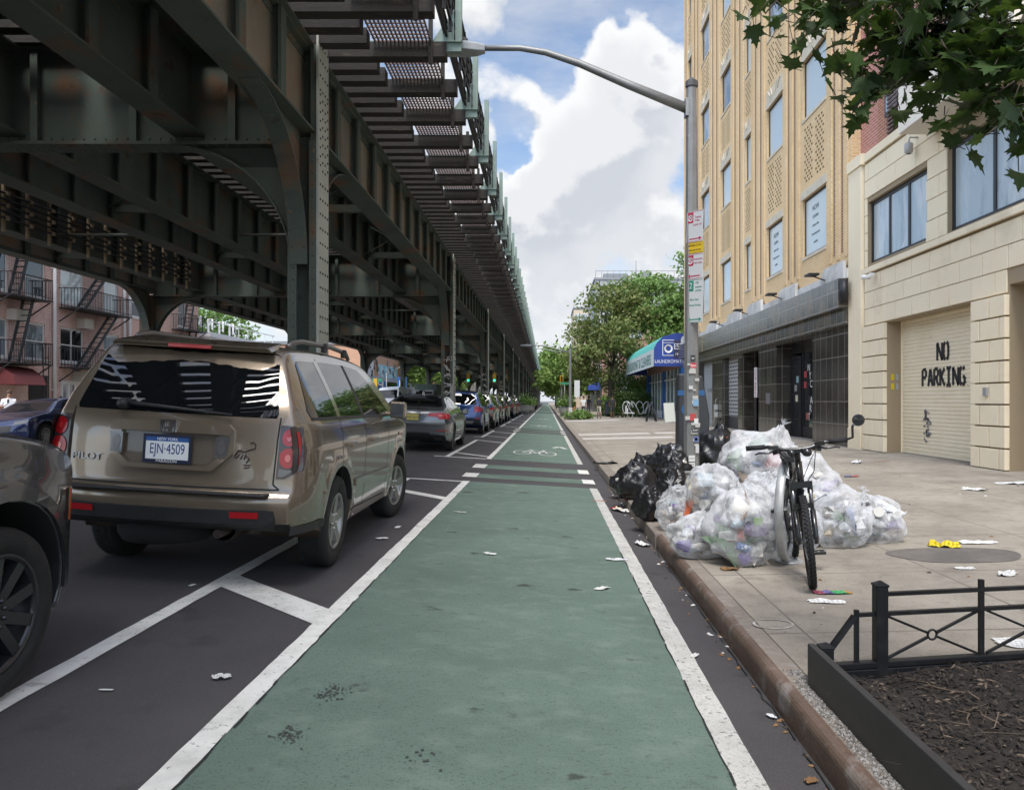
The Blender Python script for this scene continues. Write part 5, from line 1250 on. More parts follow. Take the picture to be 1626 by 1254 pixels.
for s_ in (-1, 1):
    for nm, poly in (('quarter_window', [(-.70,1.225), (-.735,1.27), (-.60,1.60), (-.54,1.635), (-.10,1.65), (-.02,1.225)]), ('door_window', [(.10,1.215), (.02,1.655), (.80,1.665), (.86,1.21)]), ('door_window', [(.97,1.21), (.90,1.665), (1.40,1.645), (1.62,1.56), (2.16,1.22)])):
        pc.panel(nm, 'side', poly, M_cglass, pt, .004, side=s_)
    pc.panel('door_pillar_trim', 'side', [(.865,1.21), (.805,1.665), (.895,1.665), (.965,1.21)], M_trim, pt, .0045, side=s_); pc.panel('door_pillar_trim', 'side', [(-.015,1.22), (-.09,1.655), (.015,1.657), (.095,1.215)], M_tan, pt, .0055, side=s_)
    pc.line('window_ledge', 'side', (-.70,1.215), (2.2,1.20), .022, M_trim, pt, .007, s_)
    for seam in (((.03,.62),(.05,1.2)), ((.05,1.2),(.0,1.68)), ((.92,.42),(.92,1.2)), ((1.98,.42),(2.02,1.15)), ((.42,.40),(1.98,.37)), ((.03,.62),(.36,.40))): pc.line('door_seam', 'side', *seam, .009, M_seam, pt, .0025, s_)
    pc.panel('side_moulding', 'side', [(.5,.60), (.5,.665), (1.96,.645), (1.96,.58)], M_tan, pt, .022, side=s_, thick=.02)
    for yh in (.22, 1.12):
        mb = MB(); X = hw_p(yh, .985); mb.bar((s_*(X+.028), yh, .985), (s_*(X+.028), yh+.17, .985), .03, .035); mb.box(s_*(X-.01), s_*(X+.02), yh+.0, yh+.03, .97, 1.0); mb.box(s_*(X-.01), s_*(X+.02), yh+.14, yh+.17, .97, 1.0); o = mb.build('door_handle', M_tan, origin=(0,0,0), bevel=.006); o.parent = pt
    # tail lamps, wrapping round the corner
    lo = [(.752*s_,.80), (.81*s_,.80), (.93*s_,.87), (.90*s_,1.165), (.755*s_,1.17)]
    tl = pc.panel('tail_lamp', 'rear', lo, M_lampdark, pt, .008, step=.04)
    pc.panel('lamp_side', 'side', [(-1.03,.84), (-1.03,1.16), (-.92,1.16), (-.86,1.0), (-.89,.86)], M_lampdark, tl, .008, side=s_, step=.05)
    for zc, rr in ((1.085,.050), (.945,.058)):
        pc.panel('red_lens', 'rear', [(s_*.825+rr*math.cos(k*math.pi/10), zc+rr*1.2*math.sin(k*math.pi/10)) for k in range(20)], M_red, tl, .014, step=.05)
        pc.panel('lens_ring', 'rear', [(s_*.825+rr*.35*math.cos(k*math.pi/8), zc+rr*.45*math.sin(k*math.pi/8)) for k in range(16)], mat('bright_red', (.55,.03,.03), .1, coat=1), tl, .017, step=.05)
    pc.panel('red_lens', 'side', [(-.965,.90), (-.97,1.13), (-.94,1.13), (-.91,1.0), (-.93,.90)], M_red, tl, .011, side=s_, step=.05)
    pc.panel('clear_lens', 'rear', [(s_*.765,.815), (s_*.80,.815), (s_*.87,.86), (s_*.77,.87)], M_clear, tl, .013, step=.04)
    mb = MB(); mb.tube([(s_*.60,-.48,1.735), (s_*.61,-.40,1.775), (s_*.62,-.2,1.80), (s_*.63,.6,1.815), (s_*.62,1.2,1.795), (s_*.61,1.35,1.745)], [.02,.022,.022,.022,.022,.02], 8); o = mb.build('roof_rail', M_lamphouse, origin=(0,0,0)); o.parent = pt
    mb = MB(); mb.box(s_*.64-.02, s_*.64+.02, .35, .41, 1.75, 1.83); mb.box(s_*.64-.02, s_*.64+.02, 1.02, 1.08, 1.74, 1.82); o = mb.build('rail_foot', M_trim, origin=(0,0,0)); o.parent = pt
    mb = MB(); mb.box(s_*.88, s_*1.0, 1.97, 2.02, 1.19, 1.24); mb.box(s_*.96, s_*1.13, 1.93, 2.05, 1.17, 1.35); o = mb.build('wing_mirror', M_tan, origin=(0,0,0), bevel=.05); o.parent = pt
    mb = MB(); mb.box(s_*.98, s_*1.115, 1.922, 1.9295, 1.19, 1.33); q = mb.build('mirror_glass', glass_mat('mirror_glass', (.03,.035,.04), .1, .4), origin=(0,0,0)); q.parent = o
    pc.panel('side_marker', 'side', [(2.58,.96), (2.58,1.0), (2.68,.99), (2.68,.955)], M_red, pt, .006, side=s_)
    for y_, st in ((0, 0), (2.70, -.20)): wheel(pt, s_*.835, y_, .368, .235, M_alloy, 5, st)
    mb = MB(); mb.tube([(s_*.86,-.44+.0,.36), (s_*.86,-.53,.36)], .05, 6)
# spoiler with brake lamp
mb = MB(); mb.add([(-.575,-.83,1.705),(.575,-.83,1.705),(.57,-.50,1.762),(-.57,-.50,1.762),(-.60,-.80,1.67),(.60,-.80,1.67),(.58,-.62,1.70),(-.58,-.62,1.70)], [(0,1,2,3),(4,7,6,5),(0,4,5,1),(1,5,6,2),(2,6,7,3),(3,7,4,0)]); o = mb.build('spoiler', M_tan, origin=(0,0,0), bevel=.012); o.parent = pt
mb = MB(); mb.box(-.16,.16,-.845,-.83,1.672,1.70); q = mb.build('brake_lamp', M_red, origin=(0,0,0), bevel=.005); q.parent = o
# tailgate: raised plate surround, lamps, plate, badge, lettering
def rr_poly(x0, x1, z0, z1, cx, cz): return [(x0+cx,z0), (x1-cx,z0), (x1,z0+cz), (x1,z1-cz*.3), (x1-cz*.3,z1), (x0+cz*.3,z1), (x0,z1-cz*.3), (x0,z0+cz)]
po, pi_ = rr_poly(-.445,.445,.835,1.155,.13,.12), rr_poly(-.315,.315,.875,1.08,.05,.04)
pm_ = [((a[0]*.25+b[0]*.75), (a[1]*.25+b[1]*.75)) for a, b in zip(po, pi_)]
sr = pc.panel('plate_surround', 'rear', [[po[i], po[(i+1)%8], pm_[(i+1)%8], pm_[i]] for i in range(8)], M_tan, pt, .03, thick=.028)
pc.panel('plate_recess', 'rear', pi_, mat('tan_recess_shaded', (.15,.12,.09), .4, metal=.4, coat=.5), sr, .004)  # darker tan than the body: shade of the recess put into the colour
pc.panel('grip', 'rear', [(-.42,1.085), (.42,1.085), (.44,1.125), (.30,1.15), (.10,1.165), (-.10,1.165), (-.30,1.15), (-.44,1.125)], M_tan, sr, .046, thick=.02)
for s_ in (-1, 1): pc.panel('reverse_lamp', 'rear', [(s_*.325,.925), (s_*.41,.935), (s_*.425,1.07), (s_*.33,1.07)], M_clear, pt, .036, step=.05); pc.panel('lens_ring', 'rear', [(s_*.372+.03*math.cos(k*math.pi/7), 1.0+.05*math.sin(k*math.pi/7)) for k in range(14)], M_lamphouse, pt, .039, step=.05)
plate('EJN·4509', (.78,.79,.78), (.02,.05,.20), pt, pc._end(pc.rear, 0, .97, 1)-.025, .975, .305, .152, True, 'NEW YORK', 'PARAGON')
hb = MB(); yh = pc._end(pc.rear, 0, 1.13, 1)-.058
for (p_, q_) in (((-.045,1.085),(-.055,1.165)), ((.045,1.085),(.055,1.165)), ((-.055,1.165),(.055,1.165)), ((-.045,1.085),(.045,1.085))): hb.bar((p_[0],yh,p_[1]), (q_[0],yh,q_[1]), .011, .012, up=(0,1,0))
for (p_, q_) in (((-.022,1.093),(-.030,1.158)), ((.022,1.093),(.030,1.158)), ((-.025,1.118),(.025,1.118))): hb.bar((p_[0],yh,p_[1]), (q_[0],yh,q_[1]), .014, .014, up=(0,1,0))
o = hb.build('emblem', M_chrome, origin=(0,0,0)); o.parent = pt
text('PILOT', .066, (-.60, pc._end(pc.rear, .60, .89, 1)-.007, .885), (R(90), 0, math.atan2(pc._end(pc.rear, -.5, .89, 1)-pc._end(pc.rear, -.7, .89, 1), .2)), mat('badge_silver', (.62,.62,.62), .4, metal=.3), 'badge_lettering', pt, .003, sx=1.25, space=1.08)
yq = lambda x, z: pc._end(pc.rear, x, z, 1)-.006
sc = MB()   # scorpion sticker
for pts in ([(.52,.95),(.55,.985),(.60,.975),(.64,.99)], [(.52,.95),(.515,.93)], [(.56,.96),(.53,.93)], [(.585,.955),(.57,.925)], [(.61,.96),(.60,.925)], [(.64,.99),(.685,1.0),(.69,1.03),(.66,1.045),(.645,1.035)], [(.61,.945),(.645,.93),(.62,.90)], [(.60,.885),(.66,.885)], [(.605,.865),(.65,.87)]): sc.tube([(.045+x*.80, yq(.045+x*.80, z), z) for x, z in pts], .0045, 5)
o = sc.build('scorpion_sticker', mat('sticker_brown', (.05,.02,.018), .6), origin=(0,0,0)); o.parent = pt
for a, b in (((-.78,.725),(.78,.725)), ((-.78,.725),(-.735,.76)), ((.78,.725),(.735,.76)), ((-.735,.76),(-.745,1.22)), ((.735,.76),(.745,1.22))): pc.line('tailgate_seam', 'rear', a, b, .010, M_seam, pt, .003)
o = MB(); o.box(-.72,.72,-1.145,-.99,.684,.700); q = o.build('bumper_step', M_trim, origin=(0,0,0), bevel=.006); q.parent = pt
bp = pc.panel('bumper_bar', 'rear', [(-.76,.43), (.76,.43), (.775,.52), (.76,.585), (-.76,.585), (-.775,.52)], M_trim, pt, .035, thick=.06)
for s_ in (-1, 1): pc.panel('reflector', 'rear', [(s_*.48,.532), (s_*.67,.532), (s_*.67,.575), (s_*.48,.575)], M_red, bp, .038)
pc.panel('bumper_lip', 'side', [(-1.0,.41), (-1.0,.47), (-.44,.46), (-.44,.40)], M_trim, pt, .01); pc.panel('bumper_lip', 'side', [(-1.0,.41), (-1.0,.47), (-.44,.46), (-.44,.40)], M_trim, pt, .01, side=-1)
mb = MB(); mb.tube([(-.35,-1.025,1.27), (-.1,-1.02,1.255), (.42,-1.03,1.225)], [.018,.014,.007], 6); mb.lathe([(.001,-1.05),(.035,-1.04),(.04,-1.0),(.04,-.95)], 10, (-.36,-.015,1.26), 'y'); o = mb.build('wiper', M_trim, origin=(0,0,0)); o.parent = pt
mb = MB(); mb.tube([(.36,-1.02,.40), (.36,-.7,.40)], .032, 10); mb.lathe([(.10,-.85),(.11,-.8),(.11,-.5),(.10,-.45)], 12, (.33,0,.42), 'y'); mb.tube([(-.8,0,.36),(.8,0,.36)], .05, 8); mb.lathe([(.12,-.12),(.15,0),(.12,.12)], 12, (0,0,.36), 'x'); o = mb.build('exhaust', mat('rusty_steel', (.06,.045,.038), .6, metal=.5), origin=(0,0,0)); o.parent = pt
mb = MB(); mb.lathe([(.001,.30),(.30,.30),(.34,.36),(.34,.44),(.001,.44)], 20, (-.15,-.70,0)); o = mb.build('spare_wheel', M_under, origin=(0,0,0)); o.parent = pt
mb = MB(); mb.box(-.8,.8,.5,2.2,.28,.40); o = mb.build('floor_pan', M_under, origin=(0,0,0)); o.parent = pt
place_car(pt, -2.645, 6.34, .012); pt.scale = (.955, 1, 1)
# ---------------------------------------------- general cars
def hw_gen(W, belt, roof, tum, taper_r, taper_f, yr, yf, wb, zax):
    def f(y, z):
        w0 = W
        if z < .5: w0 -= .05*((.5-z)/.3)**2
        if z > belt-.2: w0 -= .03*min(1, (z-belt+.2)/.2)**1.5
        if z > belt: w0 -= tum*((z-belt)/(roof-belt))**1.1
        if y < -.4: w0 -= taper_r*((-.4-y)/(-.4-yr))**2
        if y > wb+.15: w0 -= taper_f*((y-wb-.15)/(yf-wb-.15))**2
        for yc in (0, wb):
            d = abs(math.hypot(y-yc, z-zax)-(zax+.12))
            if d < .11: w0 += .02*(1-(d/.11)**2)**2
        return max(.3, w0)
    return f
SEDAN = [(-.40,.26), (-.85,.28), (-1.02,.40), (-1.06,.62), (-1.08,.74), (-1.04,.92), (-.98,1.03), (-.86,1.06), (-.5,1.13), (-.1,1.28), (.35,1.42), (.9,1.455), (1.4,1.44), (1.75,1.37), (2.2,1.14), (2.5,1.0), (2.9,.95), (3.4,.84), (3.62,.70), (3.68,.5), (3.62,.28), (3.25,.22)]
SUVU = [(-.42,.34), (-.80,.36), (-.93,.48), (-.95,.66), (-.91,.86), (-.86,1.06), (-.78,1.2), (-.60,1.50), (-.56,1.60), (-.35,1.655), (.3,1.69), (1.0,1.68), (1.5,1.61), (1.8,1.48), (2.25,1.15), (2.45,1.07), (2.9,1.03), (3.25,.93), (3.45,.75), (3.50,.5), (3.42,.28), (3.15,.25)]
def gen_car(kind, label, col, x, y, yaw=0, detail=2, group='cars parked under the viaduct', plate_txt=None, plate_col=None, rimm=None, face='rear', cat=None):
    suv = kind == 'suv'; wb = 2.83 if not suv else 2.69; zax = .335 if not suv else .36
    name = 'parked_suv' if suv else 'parked_sedan'
    t = thing(name, label, cat or ('SUV' if suv else 'sedan'), (0,0,0), group)
    U = SUVU if suv else SEDAN; W = .93; belt = 1.0 if suv else .92; roof = 1.69 if suv else 1.46
    hw = hw_gen(W, belt, roof, .30 if suv else .36, .20 if not suv else .13, .22, U[3][0], U[-3][0], wb, zax)
    c = Car(U, wb, zax+.075, zax, .26 if suv else .21, hw, .13, .22); pm = paint('paint_'+kind, col, .5, .25); c.body([pm, M_under], t)
    if suv:
        c.panel('rear_window', 'rear', [(-.62,1.14), (.62,1.14), (.67,1.18), (.56,1.55), (-.56,1.55), (-.67,1.18)], M_cglass, t, .005)
        sw = [[(-.50,1.10), (-.58,1.16), (-.42,1.48), (-.1,1.54), (.02,1.08)], [(.10,1.08), (.0,1.55), (.80,1.58), (.86,1.05)], [(.95,1.05), (.88,1.58), (1.35,1.55), (1.95,1.10), (1.9,1.04)]]
        lamps = [(.58,.86), (.60,1.08), (.72,1.08), (.90,1.04), (.90,.92), (.78,.87)]; pz = .80; bumper = [(-.84,.38), (.84,.38), (.84,.58), (-.84,.58)]; glassz = (1.12, 1.56)
    else:
        c.panel('rear_window', 'rear', [(-.62,1.125), (.62,1.125), (.66,1.15), (.52,1.40), (-.52,1.40), (-.66,1.15)], M_cglass, t, .006, step=.05)
        sw = [[(-.15,1.02), (-.2,1.07), (.15,1.26), (.5,1.36), (.80,1.38), (.86,.98)], [(.95,.98), (.90,1.38), (1.3,1.37), (1.6,1.30), (2.05,1.02), (2.0,.96)]]
        lamps = [(.36,.90), (.40,.97), (.66,1.0), (.90,.96), (.90,.84), (.66,.82), (.60,.88)]; pz = .86; bumper = [(-.78,.28), (.78,.28), (.74,.38), (-.74,.38)]; glassz = (.98, 1.40)
    for s_ in (-1, 1):
        for poly in sw: c.panel('door_window', 'side', poly, M_cglass, t, .004, side=s_)
        tl = c.panel('tail_lamp', 'rear', [(s_*a, b) for a, b in lamps], M_red, t, .008, step=.05)
        if detail > 1:
            for seam in (((.04,.45),(.06,1.0)), ((.90,.32),(.90,1.0)), ((1.95,.35),(1.95,.95))): c.line('door_seam', 'side', *seam, .010, M_seam, t, .0025, s_)
            c.panel('lens_ring', 'rear', [(s_*a*.97+s_*.01, b-.0) for a, b in ((.64, .90), (.64,.94), (.86,.95), (.86,.91))], mat('bright_red', (.6,.03,.03), .1, coat=1), tl, .012, step=.06)
            for yh in (.25, 1.1):
                mb = MB(); X = hw(yh, .88); mb.bar((s_*(X+.02), yh, .88), (s_*(X+.02), yh+.18, .885), .025, .03); o = mb.build('door_handle', pm, origin=(0,0,0)); o.parent = t
        c.panel('headlamp', 'front', [(s_*.50,.66), (s_*.84,.72), (s_*.80,.80), (s_*.50,.76)], M_clear, t, .008)
        mb = MB(); ym = 1.82; X = hw(ym, belt)-.02; mb.box(s_*X, s_*(X+.08), ym, ym+.05, belt+.02, belt+.07); mb.box(s_*(X+.06), s_*(X+.23), ym-.04, ym+.07, belt+.01, belt+.15); o = mb.build('wing_mirror', pm, origin=(0,0,0), bevel=.03); o.parent = t
        for yy in (0, wb): wheel(t, s_*(W-.115), yy, zax, .22, rimm or M_alloy, 5 if detail < 2 else 10, 0, detail > 1, .66)
        if suv: mb = MB(); mb.tube([(s_*.58,-.25,1.66), (s_*.60,0,1.73), (s_*.61,1.0,1.735), (s_*.60,1.2,1.67)], .016, 6); o = mb.build('roof_rail', M_trim, origin=(0,0,0)); o.parent = t
    c.panel('windscreen', 'front', [(-.64,1.05 if not suv else 1.18), (.64,1.05 if not suv else 1.18), (.54,1.38 if not suv else 1.56), (-.54,1.38 if not suv else 1.56)], M_cglass, t, .006, step=.05)
    c.panel('grille', 'front', [(-.42,.48), (.42,.48), (.46,.66), (-.46,.66)], M_trim, t, .008)
    bo = c.panel('bumper_trim', 'rear', bumper, M_trim, t, .012)
    if suv:
        c.panel('skid_plate', 'rear', [(-.55,.40), (.55,.40), (.62,.52), (-.62,.52)], mat('grey_skid', (.25,.25,.26), .5), t, .02)
        for s_ in (-1, 1): c.panel('reflector', 'rear', [(s_*.66,.60), (s_*.82,.60), (s_*.82,.64), (s_*.66,.64)], M_red, t, .012)
    else:
        for s_ in (-1, 1): c.panel('exhaust', 'rear', [(s_*.50,.30), (s_*.74,.30), (s_*.70,.365), (s_*.53,.365)], M_chrome, t, .018); c.panel('reflector', 'rear', [(s_*.60,.53), (s_*.86,.545), (s_*.86,.56), (s_*.60,.55)], M_red, t, .010)
        c.line('boot_seam', 'rear', (-.75,.66), (.75,.66), .01, M_seam, t, .003); c.panel('plate_recess', 'rear', [(-.30,.74), (.30,.74), (.26,.92), (-.26,.92)], M_seam if False else pm, t, .006)
    if plate_txt: plate(plate_txt, plate_col, (.05,.05,.08), t, c._end(c.rear, 0, pz, 1)-.012, pz, .30, .15, False)
    if detail > 1:
        yy = c._end(c.rear, 0, pz+.2, 1)-.006; mb = MB()
        if not suv:
            for a, b in (((-.04,.0),(-.05,.07)), ((.04,0),(.05,.07)), ((-.05,.07),(.05,.07)), ((-.04,0),(.04,0)), ((-.02,.035),(.02,.035))): mb.bar((a[0],yy-.02,.95+a[1]), (b[0],yy-.02,.95+b[1]), .01, .01, up=(0,1,0))
        else: mb.lathe([(.001,-.012),(.06,-.010),(.07,0)], 18, (0, yy, pz+.2), 'y', 0, True, Matrix.Diagonal((1,1,.42)))
        o = mb.build('emblem', M_chrome, origin=(0,0,0)); o.parent = t
        mb = MB(); mb.prism([(.55,roof-.05),(.75,roof-.03),(.70,roof+.06)] if suv else [(.55,1.44),(.78,1.45),(.60,1.52)], 'x', -.012, .012); o = mb.build('aerial', pm, origin=(0,0,0)); o.parent = t
    mb = MB(); mb.box(-.7,.7,.5,wb-.5,.20,.35); o = mb.build('floor_pan', M_under, origin=(0,0,0)); o.parent = t
    place_car(t, x, y, yaw); return t
gen_car('sedan', 'grey sedan with yellow number plate parked just ahead of the tan SUV', (.14,.15,.16), -3.38, 20.3, .01, 2, None, 'R45·NVY', (.50,.42,.10), M_dalloy)
gen_car('suv', 'blue SUV parked behind the second viaduct column', (.02,.06,.20), -3.42, 30.6, 0, 2, None, 'KLM 731', (.6,.6,.6))
gen_car('suv', 'silver green SUV mostly hidden in front of the blue SUV', (.20,.22,.20), -3.38, 36.9, 0, 1)
gen_car('suv', 'dark grey SUV parked just past the third viaduct column', (.06,.06,.062), -3.42, 43.0, 0, 1)
gen_car('suv', 'black SUV parked ahead of the dark grey SUV', (.02,.02,.024), -3.40, 49.0, 0, 1)
gen_car('suv', 'dark blue SUV parked far along under the viaduct', (.03,.04,.08), -3.42, 59.0, 0, 1)
gen_car('sedan', 'dark red sedan in the far row under the viaduct', (.12,.015,.018), -3.42, 66.0, 0, 1)
gen_car('suv', 'last dark SUV before the kerbside planters', (.05,.05,.055), -3.45, 73.0, 0, 1)
gen_car('sedan', 'white sedan parked beyond the round planters', (.62,.62,.62), -3.3, 97.0, 0, 1)
gen_car('suv', 'far black SUV next to the end of the bike lane', (.03,.03,.035), -3.3, 104.0, 0, 1)
gen_car('suv', 'distant dark car crossing the end of the street', (.03,.03,.03), -2.6, 128, .3, 1)
gen_car('sedan', 'dark blue sedan facing the camera on the left roadway', (.012,.02,.07), -14.95, 24.6, math.pi, 2, None, None, None, M_alloy)
# ---------------------------------------------- dark SUV whose front corner is at the left edge
DK = [(-.45,.36), (-1.0,.40), (-1.15,.6), (-1.1,1.0), (-.95,1.3), (-.75,1.7), (-.5,1.78), (.5,1.82), (1.4,1.76), (1.9,1.55), (2.35,1.27), (2.5,1.20), (3.0,1.165), (3.45,1.08), (3.75,.98), (3.88,.86), (3.93,.6), (3.88,.36), (3.6,.28), (3.3,.30)]
dk = thing('parked_suv', 'dark grey SUV with black alloy wheel cut off by the left edge', 'SUV', (0,0,0))
hwd = hw_gen(.95, 1.12, 1.82, .28, .13, .30, -1.1, 3.93, 2.95, .39)
M_dkp = paint('charcoal_paint', (.075,.075,.078), .45, .22)
dc = Car(DK, 2.95, .475, .39, .30, hwd, .12, .30); dc.body([M_dkp, M_under], dk)
for s_ in (-1, 1):
    for poly in ([(-.6,1.2), (-.5,1.62), (.0,1.68), (.05,1.17)], [(.13,1.17), (.08,1.68), (.95,1.69), (1.0,1.16)], [(1.1,1.16), (1.05,1.69), (1.5,1.62), (2.1,1.2)]): dc.panel('door_window', 'side', poly, M_cglass, dk, .004, side=s_)
    for seam in (((.1,.5),(.1,1.15)), ((1.05,.45),(1.05,1.15)), ((2.15,.45),(2.2,1.15))): dc.line('door_seam', 'side', *seam, .01, M_seam, dk, .0025, s_)
    ar = [(2.95+.545*math.cos(R(a)), .39+.545*math.sin(R(a))) for a in range(0, 181, 10)] + [(2.95+.485*math.cos(R(a)), .39+.485*math.sin(R(a))) for a in range(180, -1, -10)]
    dc.panel('arch_trim', 'side', ar, M_dkp, dk, .016, side=s_, thick=.014, step=.15)
    dc.panel('side_marker', 'side', [(3.52,.70), (3.52,.86), (3.565,.86), (3.565,.70)], M_amber, dk, .008, side=s_, step=.05)
    dc.panel('headlamp', 'front', [(s_*.45,.80), (s_*.80,.84), (s_*.80,.96), (s_*.48,.94)], M_clear, dk, .008)
    for yy in (0, 2.95): wheel(dk, s_*.835, yy, .378, .25, M_dalloy, 10, 0, True, .70)
dc.panel('windscreen', 'front', [(-.66,1.32), (.66,1.32), (.58,1.68), (-.58,1.68)], M_cglass, dk, .006)
place_car(dk, -3.31, 3.31-2.95, 0)
# ---------------------------------------------- white van on the left roadway
vn = thing('white_van', 'white high roofed van facing the camera behind the grey sedan', 'van', (0,0,0))
VN = [(-.5,.35), (-.95,.4), (-1.0,.6), (-1.0,2.3), (-.85,2.5), (1.5,2.52), (2.6,2.40), (3.0,2.1), (3.55,1.45), (3.75,1.3), (4.2,1.15), (4.45,.95), (4.5,.5), (4.4,.33), (4.0,.3)]
hv = hw_gen(1.0, 1.3, 2.5, .14, .04, .2, -1, 4.5, 3.6, .36); vc = Car(VN, 3.6, .44, .36, .3, hv, .05, .22)
M_vanw = paint('van_white', (.68,.69,.69), .0, .3); vc.body([M_vanw, M_under], vn)
vc.panel('windscreen', 'front', [(-.80,1.50), (.80,1.50), (.76,2.2), (-.76,2.2)], M_cglass, vn, .008)
vc.panel('grille', 'front', [(-.5,.75), (.5,.75), (.5,1.05), (-.5,1.05)], M_trim, vn, .01); vc.panel('bumper_trim', 'front', [(-.85,.4), (.85,.4), (.85,.62), (-.85,.62)], M_trim, vn, .012)
for s_ in (-1, 1):
    vc.panel('headlamp', 'front', [(s_*.58,.85), (s_*.88,.88), (s_*.86,1.12), (s_*.60,1.08)], M_clear, vn, .01); vc.panel('door_window', 'side', [(2.2,1.35), (2.2,2.0), (2.9,1.98), (3.5,1.38)], M_cglass, vn, .006, side=s_)
    for yy in (0, 3.6): wheel(vn, s_*.88, yy, .36, .22, M_alloy, 5, 0, False)
    mb = MB(); mb.box(s_*.98, s_*1.25, 3.1, 3.22, 1.3, 1.65); o = mb.build('wing_mirror', M_trim, origin=(0,0,0)); o.parent = vn
place_car(vn, -13.2, 68, math.pi)
# ================================================================== lamp post with its parking signs
M_galv = mat('galvanised_steel', (.25,.25,.24), .5, metal=.4, layers=(((.17,.17,.165), 2.5, .4, .7, .7), ((.34,.33,.31), 12, .6, .72, .6), ((.09,.08,.07), 7, .68, .78, .7)), bump=.1)
M_galv_d = mat('pole_cap', (.07,.07,.068), .6)
def lamp_post(label, base, h, arm, r0=.115, r1=.07, group=None, arm_rise=.85):
    B = Vector(base); t = thing('street_lamp', label, 'street lamp', base, group)
    mb = MB(); mb.lathe([(r0*1.0, .34), (r1, h-.1), (r1, h)], 8, B, smooth=False); mb.lathe([(r1*1.05, h+.001), (r1*1.25, h+.01), (r1*1.2, h+.09), (.001, h+.16)], 8, B, 'z', 1, False); mb.build('pole', [M_galv, M_galv_d], t)
    fb = MB(); s_ = r0*1.45; fb.prism([(B.x-s_, B.y-s_), (B.x+s_, B.y-s_), (B.x+s_, B.y+s_), (B.x-s_, B.y+s_)], 'z', B.z, B.z+.30); fb.prism([(B.x-s_*1.1, B.y-s_*1.1), (B.x+s_*1.1, B.y-s_*1.1), (B.x+s_*1.1, B.y+s_*1.1), (B.x-s_*1.1, B.y+s_*1.1)], 'z', B.z+.301, B.z+.345)
    for sx in (-1, 1):
        for sy in (-1, 1): fb.tube([B+Vector((sx*s_*.75, sy*s_*.75, .34)), B+Vector((sx*s_*.75, sy*s_*.75, .39))], .022, 6)
    fb.build('base', M_galv, t, bevel=.012)
    am = MB(); z = h-.30; pts = [B+Vector((-r1, 0, z)), B+Vector((-arm*.30, 0, z+arm_rise*.40)), B+Vector((-arm*.52, 0, z+arm_rise*.74)), B+Vector((-arm*.68, 0, z+arm_rise*.93)), B+Vector((-arm*.80, 0, z+arm_rise)), B+Vector((-arm, 0, z+arm_rise))]
    am.tube(pts, [.075, .062, .052, .046, .042, .04], 10); am.box(B.x-r1*1.3, B.x-r1*.7, B.y-.075, B.y+.075, B.z+z-.13, B.z+z+.13); am.build('arm', M_galv, t)
    hd = MB(); c = B+Vector((-arm-.30, 0, z+arm_rise-.01))
    out = [(-.40,-.03),(-.36,.03),(-.2,.07),(.1,.085),(.34,.075),(.40,.03),(.40,-.05),(.1,-.075),(-.25,-.07)]
    for i, (w0) in enumerate((.15,)): 
        secs = [(-.42,.04,.01,-.03),(-.34,.11,.045,-.045),(-.15,.15,.07,-.06),(.12,.155,.085,-.065),(.30,.11,.075,-.065),(.42,.06,.055,-.05)]
        vs = []; 
        for x, w_, zt, zb in secs: vs += [c+Vector((x,-w_,zb)), c+Vector((x,-w_*1.0,zt*.45)), c+Vector((x,-w_*.6,zt)), c+Vector((x,w_*.6,zt)), c+Vector((x,w_,zt*.45)), c+Vector((x,w_,zb))]
        n_ = len(secs); fs = [(i2*6+k, i2*6+(k+1) % 6, (i2+1)*6+(k+1) % 6, (i2+1)*6+k) for i2 in range(n_-1) for k in range(6)] + [tuple(range(5,-1,-1)), tuple((n_-1)*6+k for k in range(6))]
        hd.add(vs, fs, 0, False)
    hd.tube([c+Vector((.12,0,.08)), c+Vector((.12,0,.15))], .05, 8, 1)
    ho = hd.build('lamp_head', [mat('lamp_grey', (.30,.32,.33), .5), M_galv_d], t, bevel=.01)
    ld = MB(); ld.box(c.x-.33, c.x-.02, c.y-.10, c.y+.10, c.z-.075, c.z-.052); ld.build('lens', mat('led_lens', (.35,.36,.34), .15), ho)
    return t
LB = on_walk(1098, 783)
LH = 6.05 - LB.z
lp = lamp_post('tall octagonal street lamp standing among the rubbish bags', LB, LH, 3.15, .118, .075, arm_rise=.88)
stk = MB
def sticker(z, dx, w_, h_, c, txt=None, tc=(.8,.8,.8), sz=.05):
    y = LB.y-.125+.006*(z) ; mb = MB(); x = LB.x+dx; mb.box(x-w_/2, x+w_/2, y-.006, y-.001, LB.z+z-h_/2, LB.z+z+h_/2); o = mb.build('sticker', mat('sticker', c, .6), lp)
    if txt: text(txt, sz, (x, y-.0065, LB.z+z), FACE_S, mat('sticker_ink', tc, .6), 'sticker_print', o, .0008)
for a in ((1.98,-.0,.07,.08,(.03,.03,.03),'ngr',(.75,.75,.75),.035), (1.87,.005,.09,.075,(.45,.04,.05),'Spes',(.8,.8,.8),.045), (1.55,-.03,.06,.05,(.5,.5,.48)), (1.33,.04,.08,.10,(.18,.32,.45)), (1.12,.0,.09,.10,(.42,.05,.05)), (1.06,.045,.06,.08,(.6,.6,.58)), (.93,.03,.10,.07,(.05,.05,.05),'SLAP',(.7,.7,.7),.035), (.80,.045,.07,.08,(.12,.16,.35)), (.80,.045,.04,.04,(.5,.12,.08)), (.66,.06,.05,.12,(.5,.5,.5)), (.52,-.02,.09,.09,(.62,.62,.6),'LOV',(.1,.1,.1),.04), (.43,-.02,.09,.06,(.6,.6,.58),'LIVE',(.1,.1,.1),.035)): sticker(*a)
